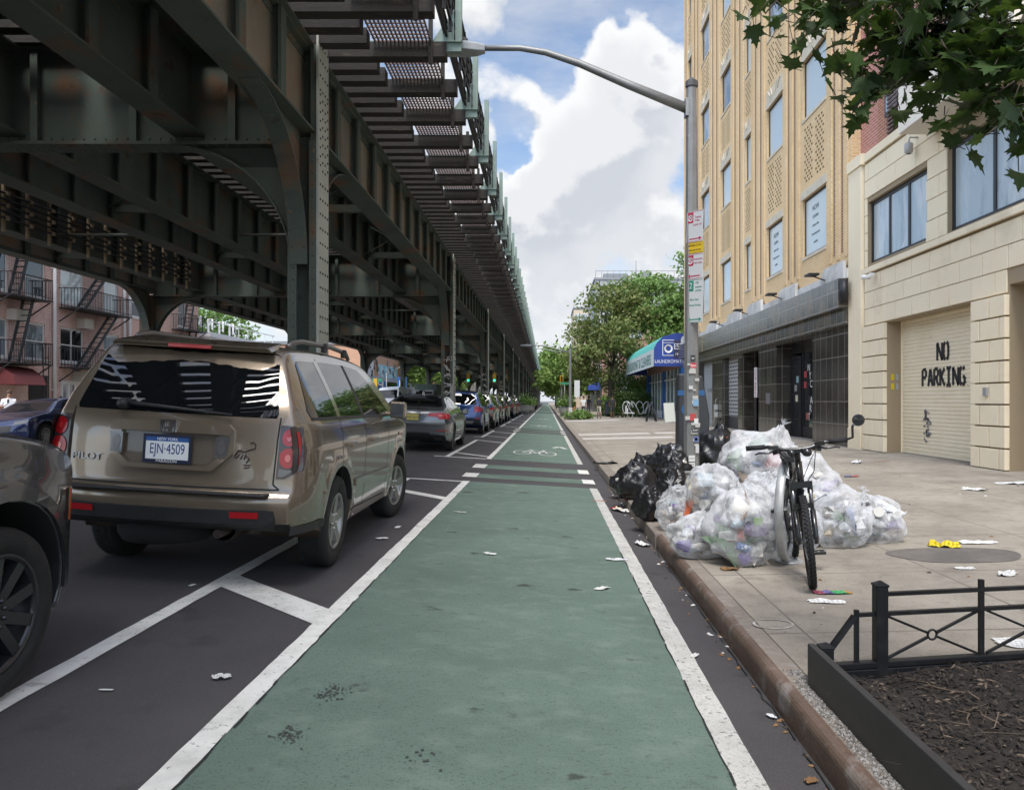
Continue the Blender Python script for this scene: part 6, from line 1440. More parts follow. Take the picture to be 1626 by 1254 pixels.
mb = MB(); mb.box(LB.x-.14, LB.x-.04, LB.y-.176, LB.y-.172, LB.z+.08, LB.z+.22); o = mb.build('sticker', mat('yellow_sticker', (.6,.48,.03), .6), lp); text('GDS', .055, (LB.x-.09, LB.y-.177, LB.z+.15), FACE_S, M_black, 'sticker_print', o, .0008)
rnd = random.Random(3); mb = MB()
for k in range(14):
    z = rnd.uniform(.7, 2.05); x = LB.x+rnd.uniform(-.07,.07); w2 = rnd.uniform(.02,.05); mb.box(x-w2, x+w2, LB.y-.122+.004*z-.004, LB.y-.118+.004*z, LB.z+z-w2*.6, LB.z+z+w2*.6)
mb.build('torn_paper', mat('torn_paper', (.42,.41,.38), .8), lp)['kind'] = 'stuff'
# parking signs bolted to the pole, turned about 40 degrees to the kerb
M_swhite = mat('sign_enamel', (.55,.56,.56), .45, layers=(((.55,.55,.54), 5, .5, .75, .6),)); M_sred = mat('sign_red', (.42,.02,.06), .5); M_sgreen = mat('sign_green', (.02,.22,.14), .5); M_syel = mat('sign_yellow', (.66,.44,.02), .5); M_sback = mat('sign_back', (.3,.3,.3), .5, metal=.5)
def pole_sign(label, ztop, h, bgm, red=None, lines=(), ink=None, arrow=None, sym=None):
    zc = ztop - h/2; c = Vector((LB.x+.02, LB.y-.16, zc)); yaw = R(-52)
    o = MB(); w2 = .1525; o.box(-w2, w2, -.003, .003, -h/2, h/2)
    so = o.build('parking_sign', bgm, origin=(0,0,0)); so.location = c; so.rotation_euler = (0, R(2), yaw); tag(so, label, 'sign', 'parking signs on the lamp post')
    def kid(mb, nm, m): q = mb.build(nm, m, origin=(0,0,0)); q.parent = so
    ink = ink or M_sred
    bd = MB()
    for (x0, x1, z0, z1) in ((-w2+.006, w2-.006, h/2-.012, h/2-.007), (-w2+.006, w2-.006, -h/2+.007, -h/2+.012)): bd.box(x0, x1, -.0042, -.0032, z0, z1)
    kid(bd, 'border', ink)
    if sym:
        mb = MB(); mb.box(-w2+.012, -.03, -.0042, -.0032, h/2-.17, h/2-.018); kid(mb, 'symbol_panel', ink)
        if sym == 'no': 
            mb = MB(); mb.lathe([(.05,-.0052),(.05,-.0044),(.036,-.0044),(.036,-.0052),(.05,-.0052)], 20, (-.085,0,h/2-.095), 'y'); mb.bar((-.12,-.0048,h/2-.06), (-.05,-.0048,h/2-.13), .012, .001, up=(0,1,0)); kid(mb, 'no_symbol', M_swhite); sy = 'P'
        else: sy = sym
        q = text(sy, .09 if sym == 'no' else .13, (-.085, -.0052, h/2-.095), FACE_S, M_swhite, 'lettering'); q.parent = so
    for k, (s_, sz, x, z) in enumerate(lines):
        q = text(s_, sz, (x, -.0045, z), FACE_S, ink, 'lettering', None, .0006, sx=.85); q.parent = so
    if arrow:
        mb = MB(); z = -h/2+.045; mb.bar((-.10,-.0042,z), (.10,-.0042,z), .016, .001, up=(0,1,0))
        for e in ((1, -1) if arrow == 'both' else ((1,) if arrow == 'right' else (-1,))): mb.add([(e*.135,-.0046,z),(e*.085,-.0046,z+.028),(e*.085,-.0046,z-.028)], [(0,1,2)])
        kid(mb, 'arrow', ink)
    bk = MB(); bk.box(-.02,.02,.0035,.11,-.03,.03); kid(bk, 'bracket', M_sback)
D_ = LB.y-.16
def sz(py): return dz(py, D_)
pole_sign('topmost white no parking sign on the pole with red arrow to the right', sz(335), sz(335)-sz(384), M_swhite, sym='no', lines=(('Tuesday', .042, .055, .13), ('Friday', .042, .045, .085), ('11:30AM-1PM', .036, .04, .02)), arrow='right')
pole_sign('small yellow reminder sign between the two no parking signs', sz(384.5), sz(384.5)-sz(402.5), M_syel, lines=(("REMEMBER TO PAY", .034, 0, .035), ("Check days & times", .034, 0, -.03)), ink=M_black)
pole_sign('white no parking sign under the yellow one with red arrow to the left', sz(403), sz(403)-sz(443), M_swhite, sym='no', lines=(('7:30AM-8AM', .036, .055, .10), ('Except Sunday', .034, .05, .05)), arrow='left')
pole_sign('lowest white two hour metered parking sign with green double arrow', sz(443.5), sz(443.5)-sz(512), M_swhite, sym='2', ink=M_sgreen, lines=(('HR', .05, .035, .26), ('metered', .042, .06, .20), ('parking', .042, .06, .15), ('9am-7pm', .05, -.01, .02), ('Except Sunday', .045, 0, -.06)), arrow='both')
for (x, y, h, arm, lab) in ((1.75, 57.5, 5.3, 3.0, 'second street lamp farther along the right kerb'), (1.8, 95, 7.6, 3.4, 'third street lamp far along the right kerb'), (1.9, 150, 7.6, 3.4, 'distant street lamp under the far trees')):
    lamp_post(lab, (x, y, zs(x)), h, arm, .12, .08, arm_rise=.5)
mb = MB(); mb.box(2.05, 2.45, 57.3, 57.33, 1.75, 3.0); tag(mb.build('parking_sign', M_swhite), 'white sign on the second lamp post', 'sign')
mb = MB(); mb.box(1.62, 1.9, 57.25, 57.35, .13, 1.0); tag(mb.build('base_cover', mat('worn_white', (.5,.5,.48), .7)), 'worn pale sleeve round the foot of the second lamp post', 'post sleeve')
# ================================================================== parking meter terminal behind the pole
M_meter = mat('meter_charcoal', (.035,.038,.042), .5); M_mblue = mat('meter_blue', (.02,.10,.26), .5)
mt_ = thing('parking_meter', 'dark parking pay station with blue band behind the lamp post', 'parking meter', (2.50, 13.4, zs(2.5)))
X, Y, Z = mt_.location
mb = MB(); pr = [(X-.26, Z+.0), (X+.24, Z+.0), (X+.28, Z+.5), (X+.29, Z+1.1), (X+.22, Z+1.5), (X+.17, Z+1.78), (X-.24, Z+1.82)]
mb.prism(pr, 'y', Y-.16, Y+.16); mb.build('body', M_meter, mt_, bevel=.03)
mb = MB(); mb.box(X-.262, X+.20, Y-.166, Y-.161, Z+1.44, Z+1.53); mb.lathe([(.001,-.17),(.12,-.17),(.12,-.163)], 20, (X-.08, Y, Z+1.2), 'y', 0, False); mb.build('blue_band', M_mblue, mt_)
# ================================================================== rubbish bags
def bag_mat():
    m, n, l, p = new_mat('clear_bag_film')
    o = n['Material Output']; tr_ = n.new('ShaderNodeBsdfTransparent'); tr_.inputs[0].default_value = (.97,.98,.99,1)
    p.inputs['Base Color'].default_value = (.74,.75,.77,1); p.inputs['Roughness'].default_value = .30; p.inputs['Specular IOR Level'].default_value = .6
    v = vec_of(n, l, (1,1,1)); f, raw = noise_f(n, l, v, 7, .35, .75, 4)
    lw = n.new('ShaderNodeLayerWeight'); lw.inputs[0].default_value = .42
    a = n.new('ShaderNodeMath'); a.operation = 'MULTIPLY_ADD'; a.inputs[1].default_value = .36; a.inputs[2].default_value = .12; l.new(f, a.inputs[0])
    b = n.new('ShaderNodeMath'); b.operation = 'MULTIPLY_ADD'; b.inputs[1].default_value = .55; b.use_clamp = True; l.new(lw.outputs['Facing'], b.inputs[0]); l.new(a.outputs[0], b.inputs[2])
    bt = n.new('ShaderNodeTexNoise'); bt.inputs['Scale'].default_value = 9; bt.inputs['Detail'].default_value = 3; bt.inputs['Distortion'].default_value = 2.5; l.new(v, bt.inputs['Vector'])
    bp = n.new('ShaderNodeBump'); bp.inputs['Strength'].default_value = .38; bp.inputs['Distance'].default_value = .04; l.new(bt.outputs['Fac'], bp.inputs['Height']); l.new(bp.outputs[0], p.inputs['Normal'])
    mx_ = n.new('ShaderNodeMixShader'); l.new(b.outputs[0], mx_.inputs[0]); l.new(tr_.outputs[0], mx_.inputs[1]); l.new(p.outputs[0], mx_.inputs[2]); l.new(mx_.outputs[0], o.inputs['Surface']); return m
def black_bag_mat():
    m, n, l, p = new_mat('black_bag_film'); p.inputs['Base Color'].default_value = (.008,.008,.009,1); p.inputs['Roughness'].default_value = .33; p.inputs['Specular IOR Level'].default_value = .5
    v = vec_of(n, l); bt = n.new('ShaderNodeTexNoise'); bt.inputs['Scale'].default_value = 8; bt.inputs['Detail'].default_value = 4; bt.inputs['Distortion'].default_value = 2; l.new(v, bt.inputs['Vector'])
    bp = n.new('ShaderNodeBump'); bp.inputs['Strength'].default_value = .16; bp.inputs['Distance'].default_value = .05; l.new(bt.outputs['Fac'], bp.inputs['Height']); l.new(bp.outputs[0], p.inputs['Normal']); return m
M_clearbag, M_blackbag = bag_mat(), black_bag_mat()
RUB = [mat('rubbish', c, .45) for c in ((.70,.70,.68), (.62,.60,.55), (.45,.10,.07), (.10,.16,.32), (.10,.10,.11), (.14,.22,.13), (.30,.20,.12), (.50,.40,.24), (.16,.11,.25), (.36,.44,.48), (.55,.57,.6))]
def bag(label, c, rx, ry, rz, m, seed, knot=(0, 0, 1), nfold=11, lump=.16, fill=12, group=None, floor=None, tail=.13):
    """c: centre; a sack with folds running to a knot"""
    rnd = random.Random(seed); C = Vector(c); fl = C.z - rz*.92 if floor is None else floor
    bm = bmesh.new(); bmesh.ops.create_icosphere(bm, subdivisions=5 if max(rx, ry, rz) > .2 else 4, radius=1)
    K = Vector(knot).normalized(); a = K.orthogonal().normalized(); b = K.cross(a); sh = Vector((rnd.random()*9, rnd.random()*9, rnd.random()*9)); ph = rnd.random()*6
    for v in bm.verts:
        d = v.co.normalized(); kz = d.dot(K); ang = math.atan2(d.dot(b), d.dot(a))
        n1 = noise.noise(d*1.4 + sh); n2 = noise.noise(d*3.2 + sh*2); n3 = noise.noise(d*7 + sh)
        top = max(0, kz); fold = math.sin(ang*nfold + ph + 2.2*noise.noise(d*2+sh)) * (top**1.5) + .5*math.sin(ang*nfold*2.3 + 5*n2)*(top**2)
        n4 = abs(noise.noise(d*2.7 + sh*3)); n5 = abs(noise.noise(d*6.5 + sh))
        cq = .12 if m is M_blackbag else .6
        r_ = 1 + lump*1.7*n1 + lump*.75*n2 + lump*.2*n3 + .075*fold*(.55 if m is M_blackbag else 1) + cq*(lump*.9*(n4-.22) + lump*.38*(n5-.2))
        if kz > .80:   # pull to the knot
            t = (kz-.80)/.20; r_ *= 1 + .17*t*t
            sq = 1 - .72*min(1, t)**.7; ax_ = d.dot(K); perp = d - K*ax_; d = K*ax_ + perp*sq
        sg_ = 1.10 - .20*max(-1, min(1, d.z)) ; p = C + Vector((d.x*rx*sg_, d.y*ry*sg_, d.z*rz))*r_
        if p.z < fl: 
            k = min(1., (fl-p.z)/rz); q = p - C; p = Vector((C.x+q.x*(1+.12*k), C.y+q.y*(1+.12*k), fl + .003 + .01*abs(n2)))
        v.co = p
    # knot tuft
    kp = max(bm.verts, key=lambda v: (v.co-C).dot(K)).co.copy()
    for f in bm.faces: f.smooth = True
    mb = MB(); ts = []
    tail *= .45 if m is M_blackbag else .62
    for k in range(7 if (m is not M_blackbag or tail > .04) else 0):
        t = 2*math.pi*k/7; dd = (a*math.cos(t)+b*math.sin(t)); o0 = kp - K*.02
        e = kp + K*tail*rnd.uniform(.5,1.1) + dd*tail*rnd.uniform(.4,.95) ; e2 = kp + K*tail*rnd.uniform(.4,1.) + (a*math.cos(t+.9)+b*math.sin(t+.9))*tail*rnd.uniform(.5,.9)
        mid = kp + K*tail*.35 + (a*math.cos(t+.45)+b*math.sin(t+.45))*tail*.25
        ts.append((o0, mid, e, e2))
    me = bpy.data.meshes.new('rubbish_bag')
    for o0, mid, e, e2 in ts:
        vs = [bm.verts.new(o0), bm.verts.new(e), bm.verts.new(mid), bm.verts.new(e2)]; 
        for q in ((0,1,2), (0,2,3)): f = bm.faces.new([vs[i] for i in q]); f.smooth = True
    for v in bm.verts: v.co -= C
    bm.to_mesh(me); bm.free(); me.materials.append(m)
    o = bpy.data.objects.new('rubbish_bag', me); COL.objects.link(o); o.location = C; tag(o, label, 'rubbish bag', group)
    if fill:
        rb = MB(); mi = 0
        for k in range(fill):
            while True:
                q = Vector((rnd.uniform(-1,1), rnd.uniform(-1,1), rnd.uniform(-1,.55)))
                if q.length < .84: break
            p = C + Vector((q.x*rx*.86, q.y*ry*.86, q.z*rz*.86)); p.z = max(p.z, fl+.05)
            mi = rnd.choice((0,0,0,0,1,1,1,2,3,4,4,4,5,6,7,8,9,10,10,10,10)); s_ = rnd.uniform(.9, 1.9)*min(rx, rz)/.3; d = Vector((rnd.gauss(0,1), rnd.gauss(0,1), rnd.gauss(0,.6))).normalized()
            typ = rnd.random()
            if typ < .35: rb.tube([p-d*.09*s_, p+d*.05*s_, p+d*.075*s_, p+d*.11*s_], [.036*s_, .036*s_, .016*s_, .014*s_], 9, mi)          # bottle
            elif typ < .65: rb.tube([p-d*.055*s_, p+d*.055*s_], [.034*s_, .048*s_], 10, mi)  # cup
            elif typ < .82: u = d.orthogonal().normalized(); rb.bar(p-d*.07*s_, p+d*.07*s_, .10*s_, .045*s_, mi)
            else:  # crumpled sheet
                u = d.orthogonal(); w2 = d.cross(u); vs = [p + u*rnd.uniform(-.09,.09)*s_ + w2*rnd.uniform(-.09,.09)*s_ + d*rnd.uniform(-.04,.04)*s_ for _ in range(9)]; rb.add(vs, [(0,1,2),(1,2,3),(2,3,4),(3,4,5),(4,5,6),(5,6,7),(6,7,8)], mi)
        ro = rb.build('rubbish', RUB, o, origin=C); ro.location = (0,0,0); ro['kind'] = 'stuff'
    return o
def bagpx(label, x0, x1, y0, y1, D, m, seed, ryk=.9, **k):
    """extent in the photo at distance D -> real centre and radii"""
    a, b = at(x0, y0, D), at(x1, y1, D); rx = abs(b.x-a.x)/2; rz = abs(a.z-b.z)/2; c = (a+b)/2
    return bag(label, c, rx*1.0, rx*ryk, rz*1.03, m, seed, **k)
def Dw(py, X=2.0): return (CH-zs(X))*F/(py-VY)
GB, GC = 'black rubbish bags in the kerbside pile', 'clear rubbish bags in the kerbside pile'
BB, CB = M_blackbag, M_clearbag
bagpx('big plump black bag at the kerb end of the pile', 979, 1043, 733, 798, Dw(790), BB, 1, knot=(-.2,.3,1), group=GB, lump=.11, tail=.05, floor=zs(1.2))
bagpx('black bag at the very kerb in front of the lamp post', 1008, 1054, 771, 828, Dw(824), BB, 2, knot=(.5,.1,1), group=GB, lump=.14, tail=.07, floor=zs(1.2))
bagpx('glossy black bag wedged against the foot of the lamp post', 1044, 1090, 740, 792, Dw(800), BB, 3, knot=(.3,-.2,1), group=GB, lump=.14, tail=.06)
bagpx('boxy black bag on top of the pile left of the post', 1036, 1092, 705, 760, Dw(770), BB, 4, knot=(-.7,.2,1), group=GB, lump=.17, tail=.06)
bagpx('upper black bag lying across the left of the post', 1050, 1098, 714, 756, Dw(783), BB, 5, knot=(-.3,-.3,1), group=GB, lump=.13, tail=.06)
bagpx('tall pleated black bag tied at the top right of the post', 1100, 1182, 680, 765, Dw(775), BB, 6, knot=(.05,-.1,1), nfold=16, group=GB, lump=.10, tail=.10)
bagpx('small flat black bag hanging over the kerb', 969, 1000, 750, 778, Dw(776), BB, 7, knot=(-1,.1,.5), group=GB, lump=.13, tail=.05, floor=zs(1)-.02)
bagpx('black bag behind the big plump one', 997, 1050, 722, 765, Dw(766), BB, 8, knot=(-.4,.2,1), group=GB, lump=.13, tail=.06)
bagpx('clear bag with orange carton beside the small black bag', 1046, 1102, 772, 842, Dw(838), CB, 11, knot=(-.35,-.2,1), group=GC, fill=15, tail=.13, floor=zs(1.4))
bagpx('low clear bag with purple lid nearest the kerb', 1063, 1166, 818, 884, Dw(880), CB, 12, ryk=.75, knot=(.1,.2,1), group=GC, fill=27, tail=.05, floor=zs(1.5))
bagpx('upper clear bag tied towards the bike rack over the purple lid bag', 1090, 1172, 738, 822, Dw(842), CB, 13, knot=(.95,-.25,-.05), nfold=14, group=GC, fill=20, tail=.09)
bagpx('front clear bag with white tub and blue can inside', 1129, 1240, 776, 896, Dw(893), CB, 14, ryk=.8, knot=(-.1,.3,1), group=GC, fill=36, tail=.08, floor=zs(1.7), lump=.13)
bagpx('highest clear bag crowning the pile with a white knot', 1142, 1270, 684, 792, Dw(830), CB, 15, ryk=.8, knot=(.5,0,1), group=GC, fill=33, tail=.13, nfold=14)
bagpx('clear bag behind the handlebar of the bicycle', 1222, 1332, 726, 826, Dw(838), CB, 16, ryk=.8, knot=(-.2,.2,1), group=GC, fill=24, tail=.09)
bagpx('clear bag right of the bicycle with crumpled white cartons', 1292, 1378, 778, 872, Dw(868), CB, 17, knot=(.75,-.1,.75), group=GC, fill=24, tail=.08, floor=zs(2.4), lump=.13)
bagpx('rightmost clear bag slumped out onto the pavement', 1350, 1428, 788, 864, Dw(862), CB, 18, ryk=.9, knot=(-.35,.3,1), group=GC, fill=24, tail=.07, floor=zs(2.6), lump=.12)
bagpx('clear bag behind the bicycle front wheel', 1228, 1302, 800, 874, Dw(868), CB, 19, knot=(.2,.4,1), group=GC, fill=20, tail=.06, floor=zs(2), lump=.12)
bagpx('pale clear bag in the middle of the pile under the highest one', 1172, 1244, 752, 840, Dw(860), CB, 20, knot=(.3,-.3,1), group=GC, fill=20, tail=.12)
bagpx('clear bag low in the middle behind the front bag', 1150, 1225, 812, 878, Dw(868), CB, 21, knot=(.2,.6,1), group=GC, fill=20, tail=.05, floor=zs(1.8), lump=.2)
bagpx('sagging clear bag between the bicycle and the crowning bag', 1206, 1300, 760, 838, Dw(850), CB, 22, knot=(-.3,.2,1), group=GC, fill=20, tail=.07, lump=.2)
bagpx('flat clear bag trailing behind the rightmost bag', 1320, 1392, 812, 868, Dw(856), CB, 23, knot=(.6,.3,.6), group=GC, fill=16, tail=.06, floor=zs(2.6), lump=.2)
# a few things that read clearly through the film
def thing_mesh(mb, name, m, label, cat, o): 
    q = mb.build(name, m, origin=o); tag(q, label, cat); return q
p = at(1090, 866, Dw(880)-.13); mb = MB(); mb.lathe([(.001,-.02),(.052,-.02),(.055,.015),(.05,.05),(.05,.09),(.001,.09)], 18, p, 'y', 0, False, Matrix.Rotation(.5, 3, 'Z')); thing_mesh(mb, 'jar', mat('purple_lid', (.16,.11,.36), .4), 'jar with round purple lid in the low clear bag', 'jar', p)
p = at(1183, 886, Dw(893)-.15); mb = MB(); mb.lathe([(.001,-.02),(.05,-.02),(.052,.02),(.045,.05),(.045,.12),(.001,.12)], 18, p, 'y', 0, False, Matrix.Rotation(-.6, 3, 'Z')); thing_mesh(mb, 'jar', mat('violet_lid', (.14,.09,.36), .4), 'jar with violet lid at the bottom of the front clear bag', 'jar', p)
p = at(1175, 808, Dw(893)-.10); mb = MB(); mb.tube([p+Vector((-.06,0,-.07)), p+Vector((.05,-.02,.05))], [.075,.105], 18); thing_mesh(mb, 'tub', mat('white_tub', (.72,.70,.66), .5), 'white plastic tub tilted in the front clear bag', 'tub', p)
p = at(1181, 868, Dw(893)-.15); mb = MB(); mb.tube([p+Vector((-.06,0,.012)), p+Vector((.06,0,-.025))], .033, 14); thing_mesh(mb, 'can', mat('blue_can', (.05,.14,.38), .35, layers=(((.7,.7,.7), 16, .55, .6, 1),)), 'blue and white drink can lying in the front clear bag', 'can', p)
p = at(1092, 806, Dw(838)-.12); mb = MB(); mb.bar(p+Vector((-.03,0,-.08)), p+Vector((.03,0,.08)), .14, .05); thing_mesh(mb, 'carton', mat('orange_carton', (.55,.13,.05), .6), 'orange red carton between the two left clear bags', 'carton', p)
p = at(1204, 832, Dw(893)-.16); mb = MB(); mb.bar(p+Vector((-.035,0,.02)), p+Vector((.035,-.02,.03)), .02, .06); thing_mesh(mb, 'packet', mat('green_packet', (.20,.40,.06), .6), 'small green packet near the top of the front clear bag', 'packet', p)
# ================================================================== hoop rack and bicycle
M_rack = mat('rack_cast_iron', (.48,.49,.49), .5, metal=.35, layers=(((.27,.28,.28), 6, .45, .7, .7),))
hb_ = on_walk(1253, 891); rk_ = thing('bike_rack', 'round grey cast hoop bike rack with crossbar', 'bike rack', hb_)
mb = MB(); hc = hb_ + Vector((-.005, .0, .44)); yaw = R(62); dx, dy = math.cos(yaw), math.sin(yaw)
pts = [hc + Vector((dx*.40*math.cos(t), dy*.40*math.cos(t), .42*math.sin(t))) for t in [2*math.pi*k/40 for k in range(41)]]
vs = []
for k in range(64):
    t = 2*math.pi*k/64; o_ = Vector((dx*math.cos(t), dy*math.cos(t), math.sin(t)*1.05)); sd2 = Vector((-dy, dx, 0))
    for ro, so2 in ((.385, -.032), (.385, .032), (.405, .036), (.42, .025), (.42, -.025), (.405, -.036)): vs.append(hc + o_*ro + sd2*so2)
mb.add(vs, [(k*6+q, k*6+(q+1) % 6, ((k+1) % 64)*6+(q+1) % 6, ((k+1) % 64)*6+q) for k in range(64) for q in range(6)], 0, True)
mb.build('hoop', M_rack, rk_)
mb = MB(); mb.bar(hc - Vector((dx*.385, dy*.385, 0)), hc + Vector((dx*.385, dy*.385, 0)), .035, .05); mb.build('crossbar', M_rack, rk_, bevel=.008)
mb = MB(); mb.lathe([(.001,.02),(.10,.018),(.12,.003),(.12,0)], 18, hb_ + Vector((0,0,.002))); mb.build('foot_plate', M_rack, rk_)
M_bframe = mat('bike_black', (.012,.012,.013), .3, coat=.6); M_btyre = mat('bike_tyre', (.016,.016,.017), .8, bump=.3); M_bgrey = mat('bike_grey', (.22,.22,.23), .35, metal=.8); M_grip = mat('bike_grip', (.015,.015,.016), .8)
FW = on_walk(1289, 932); bk = thing('bicycle', 'black mountain bike with round handlebar mirror locked against the hoop rack', 'bicycle', FW)
lean = Matrix.Rotation(R(-5), 4, 'Y') @ Matrix.Rotation(R(-11), 4, 'Z')     # heading towards the camera, leaning on the rack
def BP(f, s_, z): # f: forwards (towards the camera), s_: to the bike's left as we see it on the right, z up; from front contact
    return FW + (lean @ Vector((s_, -f, z)))
STE = R(-4)
def SP(f, s_, z): # steered part: turns about the head tube axis
    h0 = Vector((0, .0, 0)); v = Vector((s_, -f, z)); ax = Vector((0, .32, .95)).normalized(); p0 = Vector((0, .03, .35))
    return FW + (lean @ (Matrix.Rotation(STE, 3, ax) @ (v - p0) + p0))
RW = .335
def bwheel(P, f0, nm, front):
    mb = MB(); n_ = 48
    for (rad, half, hh, mi) in ((RW-.024, .024, .024, 0), (RW-.058, .011, .012, 1)):
        secs = []
        for k in range(n_):
            t = 2*math.pi*k/n_
            for q in range(8):
                u = 2*math.pi*q/8; rr = rad + hh*math.cos(u); secs.append(P(f0 + rr*math.cos(t), half*math.sin(u), RW + rr*math.sin(t)))
        mb.add(secs, [(k*8+q, k*8+(q+1) % 8, ((k+1) % n_)*8+(q+1) % 8, ((k+1) % n_)*8+q) for k in range(n_) for q in range(8)], mi, True)
    for k in range(64):   # knobs
        t = 2*math.pi*k/64
        for s0, s1 in ((-.024,-.012), (-.006,.006), (.012,.024)):
            t0 = t + (.04 if s0 == -.006 else 0); r0, r1 = RW-.008, RW+.006 - (.007 if abs(s0) > .01 else 0)
            vs = [P(f0+r_*math.cos(t0+dt), s_, RW+r_*math.sin(t0+dt)) for r_ in (r0, r1) for dt in (0,.055) for s_ in (s0, s1)]
            mb.add(vs, [(4,5,7,6),(0,1,5,4),(2,6,7,3),(0,4,6,2),(1,3,7,5)], 0)
    for k in range(28):
        t = 2*math.pi*k/28; sd_ = .03 if k % 2 else -.03
        mb.tube([P(f0, sd_, RW), P(f0+(RW-.06)*math.cos(t), 0, RW+(RW-.06)*math.sin(t))], .0016, 4, 2)
    mb.tube([P(f0, -.05, RW), P(f0, .05, RW)], .018, 10, 2)
    return mb.build(nm, [M_btyre, M_bframe, M_bgrey], bk)
bwheel(SP, 0, 'wheel', True); bwheel(BP, -1.06, 'wheel', False)
mb = MB()
for s_ in (-.062, .062):
    mb.tube([SP(0, s_, RW-.02), SP(0, s_, RW+.02), SP(-.045, s_, RW+.22)], [.014,.021,.021], 10); mb.tube([SP(-.045, s_, RW+.22), SP(-.075, s_, RW+.40)], .0155, 10, 1); mb.tube([SP(-.073, s_, RW+.34), SP(-.078, s_, RW+.42)], .021, 10)
    mb.box(0,0,0,0,0,0)
mb.bar(SP(-.045, -.07, RW+.255), SP(-.045, .07, RW+.255), .03, .035); mb.bar(SP(-.077, -.08, RW+.405), SP(-.077, .08, RW+.405), .05, .045)
mb.tube([SP(-.09, 0, RW+.40), SP(-.135, 0, RW+.60)], .022, 10)
mb.build('fork', [M_bframe, M_bgrey], bk)
mb = MB(); hz_ = RW+.665
mb.tube([SP(-.13, 0, RW+.58), SP(-.145, 0, RW+.66)], .024, 10); mb.bar(SP(-.145, 0, RW+.655), SP(-.085, 0, hz_-.01), .035, .035)
hbp = [SP(-.14, -.34, hz_+.035), SP(-.115, -.20, hz_+.035), SP(-.09, -.09, hz_+.005), SP(-.085, 0, hz_), SP(-.09, .09, hz_+.005), SP(-.115, .20, hz_+.035), SP(-.14, .34, hz_+.035)]
mb.tube(hbp, .0145, 10); ho = mb.build('handlebar', M_bframe, bk)
for e in (-1, 1):
    mb = MB(); mb.tube([SP(-.123, e*.225, hz_+.036), SP(-.142, e*.355, hz_+.036)], .0185, 12); mb.tube([SP(-.142, e*.355, hz_+.036), SP(-.143, e*.36, hz_+.036)], .021, 12); mb.build('grip', M_grip, ho)
    mb = MB(); mb.bar(SP(-.10, e*.13, hz_+.025), SP(-.09, e*.20, hz_+.03), .03, .03); mb.tube([SP(-.08, e*.15, hz_+.01), SP(-.05, e*.20, hz_-.005), SP(-.06, e*.27, hz_-.0), SP(-.065, e*.30, hz_-.01)], [.010,.009,.008,.006], 6); mb.bar(SP(-.11, e*.11, hz_+.0), SP(-.12, e*.17, hz_-.015), .04, .03); mb.build('brake_lever', M_bframe, ho)
mb = MB(); mb.tube([SP(-.143, .352, hz_+.036), SP(-.13, .40, hz_+.05), SP(-.12, .405, hz_+.13), SP(-.12, .42, hz_+.15)], .0095, 8); c = SP(-.13, .452, hz_+.172); M_ = Matrix.Rotation(R(-18), 3, 'Z'); mb.lathe([(.001,-.012),(.038,-.010),(.044,0),(.042,.010),(.001,.010)], 22, c, 'y', 0, False, M_); mb.build('mirror', M_bframe, ho)
mb = MB(); c = SP(-.05, -.045, hz_-.02); mb.lathe([(.001,-.035),(.025,-.034),(.027,0),(.02,.05),(.001,.05)], 14, c, 'y'); c = SP(-.045, .06, hz_-.02); mb.lathe([(.001,-.05),(.03,-.045),(.032,0),(.02,.05),(.001,.05)], 14, c, 'y'); mb.bar(SP(-.07,-.05,hz_-.01), SP(-.07,.07,hz_-.01), .03, .025); mb.build('head_light', M_bframe, ho)
mb = MB()
for e in (-1, 1): mb.tube([SP(-.09, e*.14, hz_+.02), SP(-.0, e*.12, hz_-.04), SP(-.02, e*.10, hz_-.16), SP(-.07, e*.05, hz_-.24), SP(-.05, e*.06, RW+.25)], .0035, 5); mb.tube([SP(-.09, e*.16, hz_+.02), SP(.01, e*.09, hz_-.06), SP(-.08, e*.02, hz_-.22)], .003, 5)
mb.build('cable', M_bframe, ho)
mb = MB()
mb.tube([BP(-.145, 0, RW+.55), BP(-.62, 0, RW+.36), BP(-.64, 0, RW+.35)], .018, 10); mb.tube([BP(-.125, 0, RW+.46), BP(-.36, 0, RW+.15), BP(-.60, 0, RW-.03)], .023, 10); mb.tube([BP(-.60, 0, RW-.03), BP(-.72, 0, RW+.44)], .017, 10)
for e in (-1, 1): mb.tube([BP(-.60, e*.03, RW-.03), BP(-1.06, e*.06, RW)], .011, 8); mb.tube([BP(-.66, e*.02, RW+.33), BP(-1.06, e*.06, RW)], .009, 8)
mb.tube([BP(-.105, 0, RW+.40), BP(-.15, 0, RW+.57)], .026, 10); mb.build('frame', M_bframe, bk)
mb = MB(); mb.bar(BP(-.55, 0, RW+.55), BP(-.84, 0, RW+.56), .13, .05); mb.tube([BP(-.72, 0, RW+.42), BP(-.73, 0, RW+.55)], .014, 8); mb.build('saddle', M_grip, bk, bevel=.02)
mb = MB(); mb.lathe([(.095,-.006),(.10,0),(.095,.006)], 22, BP(-.60, -.05, RW-.03), 'x'); mb.bar(BP(-.60, .07, RW-.03), BP(-.56, .08, RW-.19), .02, .03); mb.bar(BP(-.60, -.07, RW-.03), BP(-.64, -.08, RW+.13), .02, .03); mb.build('crank', M_bframe, bk)
